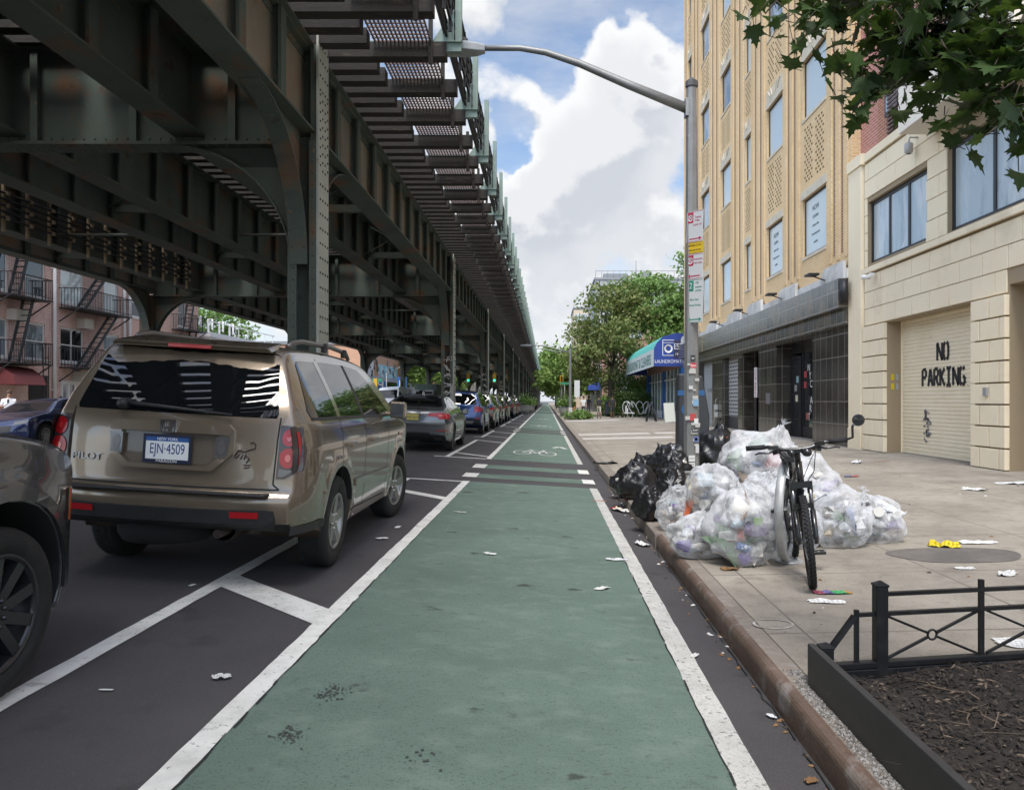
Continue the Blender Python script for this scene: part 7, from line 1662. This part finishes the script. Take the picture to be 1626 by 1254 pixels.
for e, f_, z_ in ((1, -.55, RW-.20), (-1, -.645, RW+.135)):
    mb = MB(); a = BP(f_, e*.09, z_); b = BP(f_, e*.19, z_)
    for df in (-.04, .04): mb.bar(BP(f_+df, e*.095, z_), BP(f_+df, e*.19, z_), .014, .022)
    mb.bar(BP(f_-.04, e*.105, z_), BP(f_+.04, e*.105, z_), .014, .02); mb.bar(BP(f_-.04, e*.185, z_), BP(f_+.04, e*.185, z_), .014, .02); mb.tube([a, b], .012, 8); mb.build('pedal', M_bframe, bk)
mb = MB(); mb.tube([BP(-.17, .0, RW+.36), BP(-.2, -.03, RW+.20), BP(-.2, -.05, RW+.08), BP(-.18, 0, RW+.36)], .03, 8); tag(mb.build('chain_lock', mat('lock_sleeve', (.012,.012,.014), .8)), 'thick black sleeved chain lock hanging on the bicycle frame', 'lock')
# ================================================================== tree guard in the foreground
M_guard = mat('guard_black', (.010,.010,.011), .45, spec=.3, layers=(((.03,.03,.03), 9, .5, .75, .6),))
M_board = mat('guard_board', (.030,.029,.029), .5, layers=(((.018,.018,.018), 4, .4, .7, .7), ((.09,.085,.08), 30, .64, .7, .5)), bump=.06)
gd_c = Vector((1.28, 3.74, zs(1.2))); gz = gd_c.z
tg = thing('tree_guard', 'low black metal tree pit fence with crossed bars and small ring', 'tree guard', gd_c)
mb = MB(); bz0, bz1 = gz-.02, gz+.20
mb.box(1.262, 1.297, .2, 3.75, bz0, bz1); mb.build('edge_board', M_board, tg, bevel=.005)
U = Vector((.968, .25, 0)).normalized(); U = Vector((.985, .17, 0)).normalized()
A = Vector((1.335, 3.705, gz))
def gp_(u, z): return A + U*u + Vector((0,0,z))
mb = MB(); mb.bar(gp_(-.02, .10), gp_(2.6, .10), .045, .03); mb.bar(gp_(-.02, .055), gp_(2.6, .055), .05, .055); mb.build('bottom_rail', M_guard, tg, bevel=.004)
pz_ = dz(930, 3.755) - gz
def post_(u, w_, h): 
    q = gp_(u, 0); b = MB(); b.box(q.x-w_/2, q.x+w_/2, q.y-w_/2, q.y+w_/2, gz, gz+h); b.box(q.x-w_/2-.004, q.x+w_/2+.004, q.y-w_/2-.004, q.y+w_/2+.004, gz+h+.0, gz+h+.012)
    b.add([(q.x-w_/2,q.y-w_/2,gz+h+.0125),(q.x+w_/2,q.y-w_/2,gz+h+.0125),(q.x+w_/2,q.y+w_/2,gz+h+.0125),(q.x-w_/2,q.y+w_/2,gz+h+.0125),(q.x,q.y,gz+h+.03)], [(0,1,4),(1,2,4),(2,3,4),(3,0,4)]); b.build('post', M_guard, tg, bevel=.004)
UP_ = .285
post_(UP_, .058, pz_); post_(.0, .06, .19)
hi, mi_ = .435, .34
for u in (UP_+.55, UP_+1.10, UP_+1.65):
    b = MB(); b.bar(gp_(u, .115), gp_(u, hi+.05), .022, .022); b.build('baluster', M_guard, tg)
for z in (hi, mi_): b = MB(); b.bar(gp_(UP_+.03, z), gp_(2.6, z), .025, .018); b.build('rail', M_guard, tg)
b = MB(); b.bar(gp_(.16, .115), gp_(.16, .365), .02, .02); b.bar(gp_(.025, .185), gp_(.15, .335), .022, .03, up=(0,1,0)); b.bar(gp_(.16, .34), gp_(UP_-.03, .34), .02, .018); b.build('end_brace', M_guard, tg)
for k in range(3):
    u0, u1 = UP_+.03+.55*k, UP_+.53+.55*k; c = gp_((u0+u1)/2, .225)
    b = MB()
    for (ua, za) in ((u0, mi_-.01), (u1, mi_-.01), (u0, .12), (u1, .12)):
        e = gp_(ua, za); d = (e-c).normalized(); b.bar(c+d*.024, e, .011, .014, up=(0,1,0))
    b.build('cross_bar', M_guard, tg)
    b = MB(); pts = [c + U*.024*math.cos(2*math.pi*q/20) + Vector((0,0,.024*math.sin(2*math.pi*q/20))) for q in range(21)]; b.tube(pts, .0055, 6); b.build('ring', M_guard, tg)
# mulch: soil sheet + thousands of bark chips and twigs
M_soil = mat('soil', (.028,.021,.016), .95, layers=(((.014,.011,.009), 12, .4, .6, .8),), bump=.8, bscale=60)
nx_, ny_ = 40, 60; vs = []
for j in range(ny_+1):
    for i in range(nx_+1):
        x = 1.30 + 2.2*i/nx_; y = .2 + 3.46*j/ny_ + .17*(x-1.2)*(j/ny_); vs.append((x, y, gz+.055+.02*(x-1.2)+.03*noise.noise(Vector((x*2.2, y*2.2, 0)))+.02*noise.noise(Vector((x*9, y*9, 1)))))
mb = MB(); mb.add(vs, [(j*(nx_+1)+i, j*(nx_+1)+i+1, (j+1)*(nx_+1)+i+1, (j+1)*(nx_+1)+i) for j in range(ny_) for i in range(nx_)], 0, True); struct(mb.build('soil', M_soil))
ML = [mat('bark_chip', c, .9) for c in ((.019,.015,.012), (.032,.024,.019), (.05,.038,.028), (.011,.009,.008), (.12,.09,.065))]
rnd = random.Random(12); mb = MB()
for k in range(9000):
    x = rnd.uniform(1.31, 3.3); y = rnd.uniform(1.3, 3.63 + .17*(x-1.2)); z = gz+.062+.02*(x-1.2)+.03*noise.noise(Vector((x*2.2, y*2.2, 0)))+rnd.uniform(-.005,.02)
    L = rnd.uniform(.012, .05)*(.7+.6*rnd.random()); w2 = rnd.uniform(.003, .009); t = rnd.uniform(0, 6.28); d = Vector((math.cos(t), math.sin(t), rnd.gauss(0,.25))); q = Vector((-math.sin(t), math.cos(t), rnd.gauss(0,.3))); p = Vector((x, y, z)); up = Vector((0,0,w2*.7))
    mb.add([p-d*L/2, p+q*w2, p+d*L/2, p-q*w2, p+up], [(0,1,4),(1,2,4),(2,3,4),(3,0,4)], rnd.choice((0,0,0,1,1,1,2,2,3,3,3,4) if rnd.random() < .8 else (0,1,3)))
for k in range(46):
    x = rnd.uniform(1.35, 2.7); y = rnd.uniform(1.6, 3.6); t = rnd.uniform(0, 6.28); L = rnd.uniform(.08,.3); pts = [Vector((x+L*q/5*math.cos(t+.25*q*rnd.uniform(-1,1)), y+L*q/5*math.sin(t+.25*q*rnd.uniform(-1,1)), gz+.085+.02*(x-1.2)+.012*math.sin(q))) for q in range(6)]; mb.tube(pts, [.0035,.0035,.003,.003,.0025,.001], 5, rnd.choice((1,2,4)))
tag(mb.build('mulch', ML, recalc=False), 'dark bark mulch and twigs covering the tree pit', 'mulch', kind='stuff')
# gravel strip between kerb and board
GV = [mat('pebble', c, .9) for c in ((.16,.15,.14), (.30,.29,.28), (.10,.095,.09))]
mb = MB()
for k in range(2600):
    y = rnd.uniform(.8, 3.95); x = 1.259 - .06*rnd.random()**1.3; r_ = rnd.uniform(.0035, .0085); p = Vector((x + (.05 if y > 3.76 else 0)*rnd.random(), y, zs(1.1)+.001)); a = rnd.uniform(0, 3)
    vs = [p+Vector((r_*math.cos(a+q*1.26)*rnd.uniform(.7,1.2), r_*math.sin(a+q*1.26)*rnd.uniform(.7,1.2), 0)) for q in range(5)]; mb.add(vs+[p+Vector((0,0,r_*.9))], [(q, (q+1) % 5, 5) for q in range(5)], rnd.choice((0,0,1,1,2)))
tag(mb.build('gravel', GV, recalc=False), 'grey grit along the foot of the black edge board', 'gravel', kind='stuff')
# ================================================================== overhanging maple branch, top right
def maple_pts():
    half = [(0,-.02),(.10,.02),(.34,-.06),(.30,.08),(.50,.16),(.36,.24),(.40,.36),(.58,.52),(.34,.48),(.27,.54),(.22,.46),(.16,.60),(.22,.72),(.10,.74),(0,1.0)]
    return half + [(-x, y) for x, y in reversed(half[1:-1])]
MP = maple_pts()
ML_maple = leaf_mat('maple_leaf', (.013,.032,.007), (.045,.085,.018), .22)
mt2 = thing('maple_tree', 'dark green maple tree in the pit whose branches hang over the top right corner', 'tree', (3.0, 1.35, .14))
rnd = random.Random(21); br = MB(); lf = MB()
base = Vector((3.0, 1.35, .1)); crotch = Vector((2.95, 1.6, 3.3))
br.tube([base, Vector((3.02,1.4,1.4)), crotch, Vector((2.9, 2.0, 4.4)), Vector((2.7, 2.6, 6.0))], [.13,.11,.10,.07,.04], 10)
def leaf_at(p, down=.6):
    s_ = rnd.uniform(.055, .118)
    n = Vector((rnd.gauss(0,.55), rnd.gauss(-.15,.55), rnd.gauss(.75,.4))).normalized()
    tdir = Vector((rnd.gauss(-.3,.7), rnd.gauss(0,.6), -down + rnd.gauss(0,.35))); tdir = (tdir - n*tdir.dot(n)).normalized(); sd_ = n.cross(tdir)
    b = len(lf.v); vs = [p + tdir*(y*s_) + sd_*(x*s_) + n*(s_*(.10*abs(x) - .22*(y-.4)**2)) for x, y in MP]
    c = p + tdir*(.35*s_)
    lf.add([c] + vs, [(0, i+1, (i+1) % len(vs) + 1) for i in range(len(vs))])
    br.tube([p - tdir*.05 + Vector((0,0,.02)), p], [.002,.0016], 4)
def twig(a, b, n_, r_=.012, spread=.12):
    a, b = Vector(a), Vector(b); m = a.lerp(b, .5) + Vector((0,0,.06)); br.tube([a, m, b], [r_, r_*.7, r_*.3], 6)
    for k in range(int(n_*1.9)):
        t = rnd.uniform(.15, 1.05); q = a.lerp(m, t*2) if t < .5 else m.lerp(b, t*2-1)
        leaf_at(q + Vector((rnd.gauss(0, spread), rnd.gauss(0, spread), rnd.gauss(-.02, spread*.7))))
# limbs: points given where the branch hangs over the pavement
limb = [crotch, Vector((2.75, 2.6, 3.35)), Vector((2.35, 3.1, 3.20)), Vector((1.7, 3.35, 3.25)), Vector((1.25, 3.5, 3.18))]
br.tube(limb, [.05,.035,.028,.018,.008], 8)
limb2 = [crotch, Vector((2.7, 2.5, 2.95)), Vector((2.3, 2.95, 2.75)), Vector((2.0, 3.1, 2.62))]
br.tube(limb2, [.045,.03,.02,.008], 8)
br.tube([Vector((2.9,2.0,4.4)), Vector((2.5,2.7,3.9)), Vector((2.0,3.1,3.45))], [.04,.025,.012], 8)
def pp(px, py, D): return at(px, py, D)
for (a, b, n_, D0, D1) in (((1330,-60),(1215,22),20,3.3,3.2), ((1400,-30),(1290,50),24,3.2,3.15), ((1480,-20),(1355,95),30,3.1,3.05), ((1500,30),(1400,130),30,3.0,3.0), ((1560,40),(1440,105),26,2.9,2.95), ((1460,60),(1375,160),16,3.05,3.0), ((1600,20),(1490,120),34,2.8,2.9), ((1640,60),(1540,150),36,2.7,2.8), ((1650,90),(1590,190),30,2.6,2.65), ((1600,-40),(1450,20),34,2.9,2.9), ((1660,140),(1600,205),20,2.55,2.6), ((1440,-50),(1330,10),24,3.2,3.2), ((1560,-60),(1500,40),26,2.8,2.8), ((1660,0),(1600,90),26,2.6,2.6)):
    twig(pp(*a, D0), pp(*b, D1), n_, .010, .085)
for k in range(420):   # the rest of the crown, above and to the right of the view
    leaf_at(Vector((rnd.uniform(2.2, 4.4), rnd.uniform(.2, 3.8), rnd.uniform(3.4, 5.6))))
br.build('trunk', M_bark, mt2); lf.build('crown', ML_maple, mt2, recalc=False)
# ================================================================== people
def skin_body(name, pts, edges, radii, mats, label, pick, root=0, seg=2):
    me = bpy.data.meshes.new(name); me.from_pydata(pts, edges, []); o = bpy.data.objects.new(name, me); COL.objects.link(o)
    md = o.modifiers.new('skin', 'SKIN'); md.use_smooth_shade = True
    for i, v in enumerate(me.skin_vertices[0].data): v.radius = radii[i] if isinstance(radii[i], tuple) else (radii[i], radii[i]); v.use_root = (i == root)
    sb = o.modifiers.new('sub', 'SUBSURF'); sb.levels = seg; sb.render_levels = seg
    dg = bpy.context.evaluated_depsgraph_get(); m2 = bpy.data.meshes.new_from_object(o.evaluated_get(dg)); bpy.data.objects.remove(o)
    m2.materials.clear()
    for m_ in mats: m2.materials.append(m_)
    for p in m2.polygons: p.material_index = pick(p.center); p.use_smooth = True
    o = bpy.data.objects.new(name, m2); COL.objects.link(o); return o
M_skin = mat('skin', (.36,.20,.14), .6); M_skin2 = mat('skin_deep', (.16,.085,.055), .6)
def person(label, loc, yaw, top, legs, shorts, skin_m, hair, h=1.74, step=.16, arm=0, bag_c=None, group='people walking on the far pavement'):
    k = h/1.74
    P = [(0,0,.95),(0,.0,1.12),(0,.01,1.34),(0,.0,1.47),(0,-.02,1.56),(0,-.035,1.655),           # pelvis..head
         (.09,0,.88),(.10,-step,.50),(.10,-step*.6+.02,.09),(.105,-step*.6-.15,.045), (-.09,0,.88),(-.10,step*.5,.50),(-.10,step*1.4,.12),(-.105,step*1.4-.12,.05),
         (.185,.0,1.40),(.235,step*.5,1.13),(.225,step*.2-.08,.90),(.22,step*.2-.13,.80), (-.185,.0,1.40),(-.235,-step*.4,1.13),(-.225,-step*.7-.05,.90),(-.22,-step*.7-.10,.81)]
    if arm: P[19], P[20], P[21] = (-.23,-.06,1.16), (-.12,-.24,1.24), (-.06,-.28,1.30)
    E = [(0,1),(1,2),(2,3),(3,4),(4,5),(0,6),(6,7),(7,8),(8,9),(0,10),(10,11),(11,12),(12,13),(2,14),(14,15),(15,16),(16,17),(2,18),(18,19),(19,20),(20,21)]
    Rr = [(.15,.12),(.145,.105),(.165,.11),(.07,.07),(.055,.06),(.085,.105),.09,.062,.042,.04,.09,.062,.042,.04,.06,.045,.034,.03,.06,.045,.034,.03]
    def pick(c):
        z = c.z/k
        if z > 1.46: return 0
        if abs(c.x) > .185*k and z < 1.24: return 0
        if z > .94: return 1
        if z > (.48 if shorts else .10): return 2
        return 0 if z > .10 else 3
    o = skin_body('person', [tuple(q*k for q in p) for p in P], E, [tuple(q*k for q in r_) if isinstance(r_, tuple) else r_*k for r_ in Rr], [skin_m, mat('shirt', top, .8), mat('trousers', legs, .8), mat('shoes', (.06,.06,.06), .6)], label, pick)
    o.location = loc; o.rotation_euler = (0,0,yaw); tag(o, label, 'person', group)
    mb = MB(); c = Vector((0,-.03,1.685))*k; mb.lathe([(.001,.085*k),(.055*k,.075*k),(.088*k,.03*k),(.092*k,-.02*k),(.08*k,-.05*k)], 14, c + Vector((0,.012,0))); hr = mb.build('hair', mat('hair', hair, .7), origin=(0,0,0)); hr.parent = o
    fc = MB(); fc.lathe([(.001,-.012),(.012,.0),(.001,.014)], 6, Vector((0,-.135,1.645))*k); 
    for e in (-.032,.032): fc.lathe([(.001,-.008),(.009,0),(.001,.008)], 6, Vector((e,-.115,1.67))*k)
    q = fc.build('face', [skin_m], origin=(0,0,0)); q.parent = o
    return o
# the walkers: three seen from behind, two facing
person('walker in a black top and pale shorts seen from behind on the far pavement', (3.95, 58.5, zs(4)), math.pi, (.02,.02,.022), (.45,.42,.36), True, M_skin2, (.01,.01,.01))
person('walker all in black to the right of the pale shorts walker', (5.05, 59.5, zs(5)), math.pi, (.02,.02,.02), (.03,.03,.032), True, M_skin2, (.01,.01,.01), step=-.14)
person('walker in a white shirt at the left of the group of walkers', (3.05, 64, zs(3)), 0, (.62,.62,.62), (.05,.05,.06), True, M_skin, (.03,.02,.015))
person('walker in dark clothes half hidden behind the white shirt', (3.55, 66, zs(3.5)), 0, (.04,.04,.05), (.10,.10,.12), False, M_skin2, (.01,.01,.01), step=-.12)
pm_ = person('man in a white shirt holding a phone behind the blue sedan', (-19.3, 27.8, .09), R(40), (.70,.70,.72), (.06,.07,.10), False, M_skin, (.07,.04,.025), arm=1, group=None)
if 'group' in pm_: del pm_['group']
mb = MB(); p_ = Matrix.Rotation(R(40), 3, 'Z') @ Vector((-.05,-.32,1.36)); mb.box(-.035,.035,-.006,.006,-.07,.07); o = mb.build('phone', M_black, origin=(0,0,0)); o.location = Vector((-19.3,27.8,.09))+p_; tag(o, 'dark phone in the hand of the man in white', 'phone')
# ================================================================== far street furniture
def planter(label, x, y, r_, h, seed):
    z = zr(x) if x < 1 else zs(x); t = thing('planter', label, 'planter', (x, y, z), 'round grey planters by the bike lane')
    mb = MB(); mb.lathe([(.001,0),(r_*.72,0),(r_,h),(r_*.94,h+.02),(r_*.88,h-.05),(.001,h-.06)], 20, (x,y,z)); mb.build('pot', mat('planter_grey', (.33,.32,.30), .8), t)
    rn = random.Random(seed); lf = MB()
    for k in range(900): a = rn.uniform(0,6.28); q = r_*1.25*rn.random()**.5; leaf_quad(lf, Vector((x+q*math.cos(a), y+q*math.sin(a), z+h+abs(rn.gauss(.1,.45))*(1.2-q/r_*.5))), .22, rn)
    lf.build('plant', ML_mid, t, recalc=False)
planter('nearer round grey planter with bushy plant left of the bike lane', -2.45, 79, .8, .95, 1); planter('farther round planter with yellow green plant left of the bike lane', -2.1, 89, .8, .95, 2); planter('round planter on the right kerb before the traffic lights', 1.75, 70, .7, .9, 3)
def traffic_light(label, loc, poleh, green=False, face=0):
    L = Vector(loc); t = thing('traffic_light', label, 'traffic light', loc)
    mb = MB(); mb.tube([L, L+Vector((0,0,poleh))], .06, 8); mb.build('pole', M_galv, t)
    z = L.z+poleh-1.0; mb = MB(); mb.box(L.x-.19, L.x+.19, L.y-.34, L.y-.1, z, z+1.05); hs_ = mb.build('housing', mat('signal_yellow', (.52,.30,.02), .5), t, bevel=.02)
    for k, c in enumerate(((.02,.12,.08), (.12,.08,.01), (.14,.02,.02))):
        mb = MB(); mb.lathe([(.001,-.365),(.11,-.36),(.12,-.341)], 14, (L.x, L.y, z+.18+.34*k), 'y', 0, False); mb.build('lens', emit_mat('green_signal', (.05,.9,.55), .9) if (green and k == 0) else mat('dark_lens', c, .3), hs_)
        mb = MB(); mb.lathe([(.135,-.50),(.14,-.341)], 12, (L.x, L.y, z+.19+.34*k), 'y'); mb.build('visor', M_black, hs_)
traffic_light('yellow traffic light facing sideways under the far viaduct columns', (-4.1, 84, zr(-4.1)), 4.4); traffic_light('yellow traffic light on the right kerb beyond the second street lamp', (1.7, 88, zs(1.7)), 4.2)
for k, (x, y) in enumerate(((-6.2, 92), (-9.3, 92))):
    t = thing('traffic_light', ('green signal hung under the viaduct nearer the parked cars', 'green signal hung under the viaduct on its far side')[k], 'traffic light', (x, y, 4.9), 'green signals hung under the viaduct'); mb = MB(); mb.box(x-.2, x+.2, y-.15, y+.15, 3.7, 4.75); mb.tube([(x, y, 4.75), (x, y, 4.97)], .05, 6); hs_ = mb.build('housing', mat('signal_yellow2', (.40,.25,.03), .5), t); mb = MB(); mb.lathe([(.001,-.18),(.14,-.175),(.15,-.151)], 14, (x, y, 3.92), 'y', 0, False); mb.build('lens', emit_mat('green_signal', (.05,.9,.55), 1.0), hs_)
mb = MB(); mb.tube([(2.0,86,zs(2)),(2.0,86,3.3)], .04, 6); so = mb.build('street_sign', M_galv, origin=(2,86,zs(2))); tag(so, 'green street name sign on a thin post far along the right kerb', 'sign'); b2 = MB(); b2.box(1.5,2.5,85.95,85.98,3.3,3.55); b2.build('blade', mat('street_sign_green', (.02,.20,.11), .5), so)
mb = MB(); mb.box(2.3,2.9,76,76.5,zs(2.5),1.3); mb.box(2.25,2.95,75.95,76.55,1.301,1.38); tag(mb.build('newspaper_box', mat('orange_plastic', (.50,.17,.05), .6)), 'orange newspaper box near the right kerb', 'newspaper box')
mb = MB(); mb.box(4.9,5.5,64.5,65.1,.4,1.35); mb.box(4.85,5.55,64.45,65.15,1.351,1.45)
for dx in (4.95,5.4): mb.box(dx,dx+.06,64.55,64.6,zs(5),.4); mb.box(dx,dx+.06,65,65.05,zs(5),.4)
tag(mb.build('mail_box', mat('navy_box', (.012,.018,.04), .5)), 'dark blue mail box on legs beside the bright green bush', 'mail box')
# street lamps and signs on the left side
for (x, y, lab) in ((-18.2, 88, 'grey street lamp with long arm in front of the mural building'),):
    L = Vector((x, y, .09)); t = thing('street_lamp', lab, 'street lamp', L); mb = MB(); mb.tube([L, L+Vector((0,0,4.6))], [.1,.06], 8); mb.build('pole', M_galv, t); mb = MB(); mb.tube([L+Vector((0,0,4.3)), L+Vector((1.6,0,5.3)), L+Vector((3.4,0,5.7))], .05, 8); mb.build('arm', M_galv, t)
mb = MB(); mb.box(-19.6,-18.3,86,86.05,3.6,3.95); mb.tube([(-19,86.1,.09),(-19,86.1,3.95)], .05, 6); tag(mb.build('street_sign', mat('street_sign_green2', (.02,.24,.14), .5)), 'green street name sign seen through the first viaduct arch', 'sign')
mb = MB(); mb.box(-17.9,-17.5,80,80.3,2.7,3.8); mb.tube([(-17.7,80.15,.09),(-17.7,80.15,2.7)], .05, 6); tag(mb.build('traffic_light', mat('signal_yellow3', (.55,.34,.02), .5)), 'yellow pedestrian signal at the mural building corner', 'traffic light')
tk = thing('box_truck', 'dark green box truck parked behind the white van', 'truck', (-12.5, 80, zr(-12.5)))
X, Y, Z = tk.location
mb = MB(); mb.box(X-1.15,X+1.15,Y,Y+6,Z+.7,Z+3.0); mb.build('cargo_box', mat('truck_green', (.05,.075,.06), .6), tk, bevel=.03)
mb = MB(); mb.prism([(Y-1.7,Z+.5),(Y-.05,Z+.5),(Y-.05,Z+2.4),(Y-.7,Z+2.4),(Y-1.5,Z+1.5)], 'x', X-1.0, X+1.0); cb_ = mb.build('cab', mat('truck_cab', (.10,.11,.10), .5), tk, bevel=.04)
mb = MB(); mb.prism([(Y-1.47,Z+1.58),(Y-.78,Z+2.32),(Y-.80,Z+2.34),(Y-1.49,Z+1.60)], 'x', X-.85, X+.85); mb.build('windscreen', M_cglass, cb_)
for sx in (-.95,.95):
    for sy in (-.9, 4.5): mb = MB(); mb.lathe([(.001,-.12),(.45,-.12),(.48,-.06),(.48,.06),(.45,.12),(.001,.12)], 18, (X+sx, Y+sy, Z+.48), 'x'); mb.build('wheel', M_tyre, tk)
# ================================================================== litter
M_paper = mat('paper_white', (.72,.72,.70), .8); M_paper2 = mat('tissue', (.64,.64,.62), .85); M_dry = mat('dry_leaf', (.22,.12,.05), .8); M_plast = mat('plastic_sheet', (.70,.71,.73), .25)
def litter(name, label, c, L, W, m, seed, cat='litter', crump=.3, group=None, yaw=None, bands=None):
    rn = random.Random(seed); n_ = 8; mb = MB(); vs = []; sh = Vector((seed*1.7, seed*.9, 0)); ya = rn.uniform(0, 3.1) if yaw is None else yaw
    for j in range(n_+1):
        for i in range(n_+1):
            u, v = i/n_*2-1, j/n_*2-1
            ed = 1 + .28*noise.noise(Vector((u*1.6, v*1.6, 3))+sh); x, y = u*L/2*ed, v*W/2*ed*(1-.35*abs(u)**2)
            z = crump*W*(.6*abs(noise.noise(Vector((u*1.3, v*1.3, 0))+sh)) + .14*abs(noise.noise(Vector((u*3, v*3, 1))+sh)))
            vs.append((c.x + x*math.cos(ya) - y*math.sin(ya), c.y + x*math.sin(ya) + y*math.cos(ya), 0 + z))
    zf = (zs if c.x > KX + .06 else zr)
    lay = (.010 if c.x <= KX+.06 else .004)
    vs = [(x, y, z + zf(x) + lay) for x, y, z in vs]
    for j in range(n_):
        for i in range(n_):
            mi = 0 if not bands else (i*len(bands))//n_
            mb.add([vs[j*(n_+1)+i], vs[j*(n_+1)+i+1], vs[(j+1)*(n_+1)+i+1], vs[(j+1)*(n_+1)+i]], [(0,1,2,3)], mi, True)
    o = mb.build(name, bands or m, recalc=False, origin=(c.x, c.y, zf(c.x)))
    md = o.modifiers.new('thick', 'SOLIDIFY'); md.thickness = .002; md.offset = 1
    return tag(o, label, cat, group)
W_, Q_ = on_walk, on_road
litter('feather_scrap', 'white feathery scrap on the dark asphalt left of the lane', Q_(352,1078), .085, .05, M_paper2, 1, crump=.7)
litter('paper_scrap', 'small crumpled grey scrap in the middle of the green lane', Q_(778,881), .11, .07, M_paper2, 2, crump=.6)
litter('paper_scrap', 'folded whitish scrap on the green lane near the right line', Q_(957,936), .15, .06, M_paper2, 3, crump=.5)
litter('plastic_scrap', 'clear plastic scrap across the right lane line', Q_(980,890), .20, .07, M_plast, 4, crump=.5, yaw=.2)
litter('tissue', 'white tissue in the gutter beyond the lane line', Q_(1020,866), .20, .12, M_paper, 5, crump=.7)
litter('crisp_packet', 'red and white crumpled packet in the gutter by the black bags', Q_(985,812), .32, .16, None, 6, crump=.9, yaw=-1.0, bands=[mat('packet_red', (.40,.03,.04), .4), mat('packet_cream', (.62,.56,.42), .4), M_paper, M_paper2])
litter('paper_scrap', 'white scrap lying on the right lane line near the camera', Q_(1103,1043), .085, .035, M_paper2, 7)
litter('paper_scrap', 'tiny white scrap near the tan SUV rear wheel', Q_(607,856), .12, .06, M_paper, 8)
litter('paper_scrap', 'tiny pale scrap on the asphalt between the SUV and the lane', Q_(632,838), .13, .05, M_paper, 9)
litter('cigarette_end', 'small white cigarette end on the dark asphalt', Q_(168,1098), .06, .014, M_paper, 10, crump=.1, yaw=.1)
litter('paper_scrap', 'small pale scrap under the rear of the tan SUV', Q_(305,931), .06, .03, M_paper2, 11)
litter('paper_scrap', 'pale scrap on the far part of the lane near the painted bars', Q_(730,814), .16, .05, M_paper2, 12, yaw=.1)
litter('orange_scrap', 'orange strip of plastic on the right lane line', Q_(952,796), .22, .04, mat('orange_strip', (.55,.22,.12), .5), 13, yaw=0.1)
litter('flat_bag', 'flattened black plastic bag on the kerb before the pile', W_(962,736), .5, .35, M_blackbag, 14, crump=.35, yaw=0)
litter('yellow_bag', 'bright yellow crumpled plastic bag on the pavement', W_(1499,868), .26, .16, mat('yellow_plastic', (.66,.52,.02), .4), 15, crump=.7, yaw=-.5)
litter('paper_sheet', 'long white paper lying beyond the yellow bag', W_(1553,862), .34, .13, M_paper, 16, crump=.3, yaw=0)
litter('snack_wrapper', 'green and red snack wrapper in front of the bicycle wheel', W_(1322,942), .26, .085, None, 17, crump=.5, yaw=0.0, bands=[mat('wrapper_red', (.30,.06,.10), .3), mat('wrapper_violet', (.14,.12,.30), .3), mat('wrapper_green', (.05,.36,.12), .3), mat('wrapper_green2', (.07,.42,.15), .3), mat('wrapper_orange', (.50,.26,.04), .3)])
litter('napkin', 'white napkin just in front of the green wrapper', W_(1314,956), .24, .09, M_paper, 18, crump=.4, yaw=-.2)
litter('dry_leaf', 'curled brown leaf on the pavement before the clear bags', W_(1160,905), .14, .07, M_dry, 19, crump=.9, yaw=.1)
litter('paper_scrap', 'white paper on the pavement behind the fence at the right edge', W_(1612,1022), .20, .16, M_paper, 20, crump=.25)
litter('paper_scrap', 'pale scrap left of the right edge beyond the fence', W_(1600,913), .17, .10, M_paper2, 21, crump=.8)
litter('paper_scrap', 'white scrap between yellow bag and the fence', W_(1531,903), .14, .07, M_paper2, 22)
litter('paper_sheet', 'white sheet at the right edge below the cream pier', W_(1612,768), .5, .3, M_paper, 23, crump=.2)
litter('paper_sheet', 'white sheet on the pavement before the garage door', W_(1548,778), .34, .22, M_paper2, 24, crump=.4)
litter('plastic_scrap', 'pale cup shaped scrap behind the handlebar mirror', W_(1360,735), .26, .2, M_plast, 25, crump=.7)
litter('snack_wrapper', 'small blue and red wrapper on the pavement behind the bags', W_(1352,757), .26, .13, None, 26, crump=.5, bands=[mat('wrapper_blue', (.10,.12,.30), .4), mat('wrapper_red2', (.40,.10,.10), .4)], yaw=0)
litter('orange_scrap', 'thin reddish strip on the pavement before the tiled shop', W_(1400,733), .3, .05, mat('red_strip', (.40,.12,.08), .6), 27, yaw=0)
litter('dry_leaf', 'orange brown leaf in the gutter at the bottom right', Q_(1288,1243), .06, .035, M_dry, 28, crump=.8)
litter('tissue', 'tiny wet white tissue in the gutter by the steel kerb', Q_(1225,1140), .05, .03, M_plast, 29, crump=.6, yaw=-.9)
rn = random.Random(31)
dm = MB()
for k in range(210):   # crumbs of leaf and dirt in the gutter and over the pavement
    if k < 95: y = rn.uniform(2.2, 14); x = rn.gauss(1.085, .03); x = min(x, 1.115); z = zr(x)+.004
    else: x = 1.25 + rn.random()**1.6*6; y = rn.uniform(3.8, 19); z = zs(x)+.004
    L = rn.uniform(.008, .028); a = rn.uniform(0, 6.28); d = Vector((math.cos(a), math.sin(a), 0)); q = Vector((-d.y, d.x, 0)); p = Vector((x, y, z)); dm.add([p-d*L, p+q*L*.5, p+d*L, p-q*L*.5, p+Vector((0,0,L*.4))], [(0,1,4),(1,2,4),(2,3,4),(3,0,4)], rn.choice((0,0,1,2)))
tag(dm.build('crumbs', [M_dry, mat('dirt_crumb', (.05,.04,.03), .9), M_paper2], recalc=False), 'crumbs of dry leaf and dirt along the gutter and pavement', 'debris', kind='stuff')
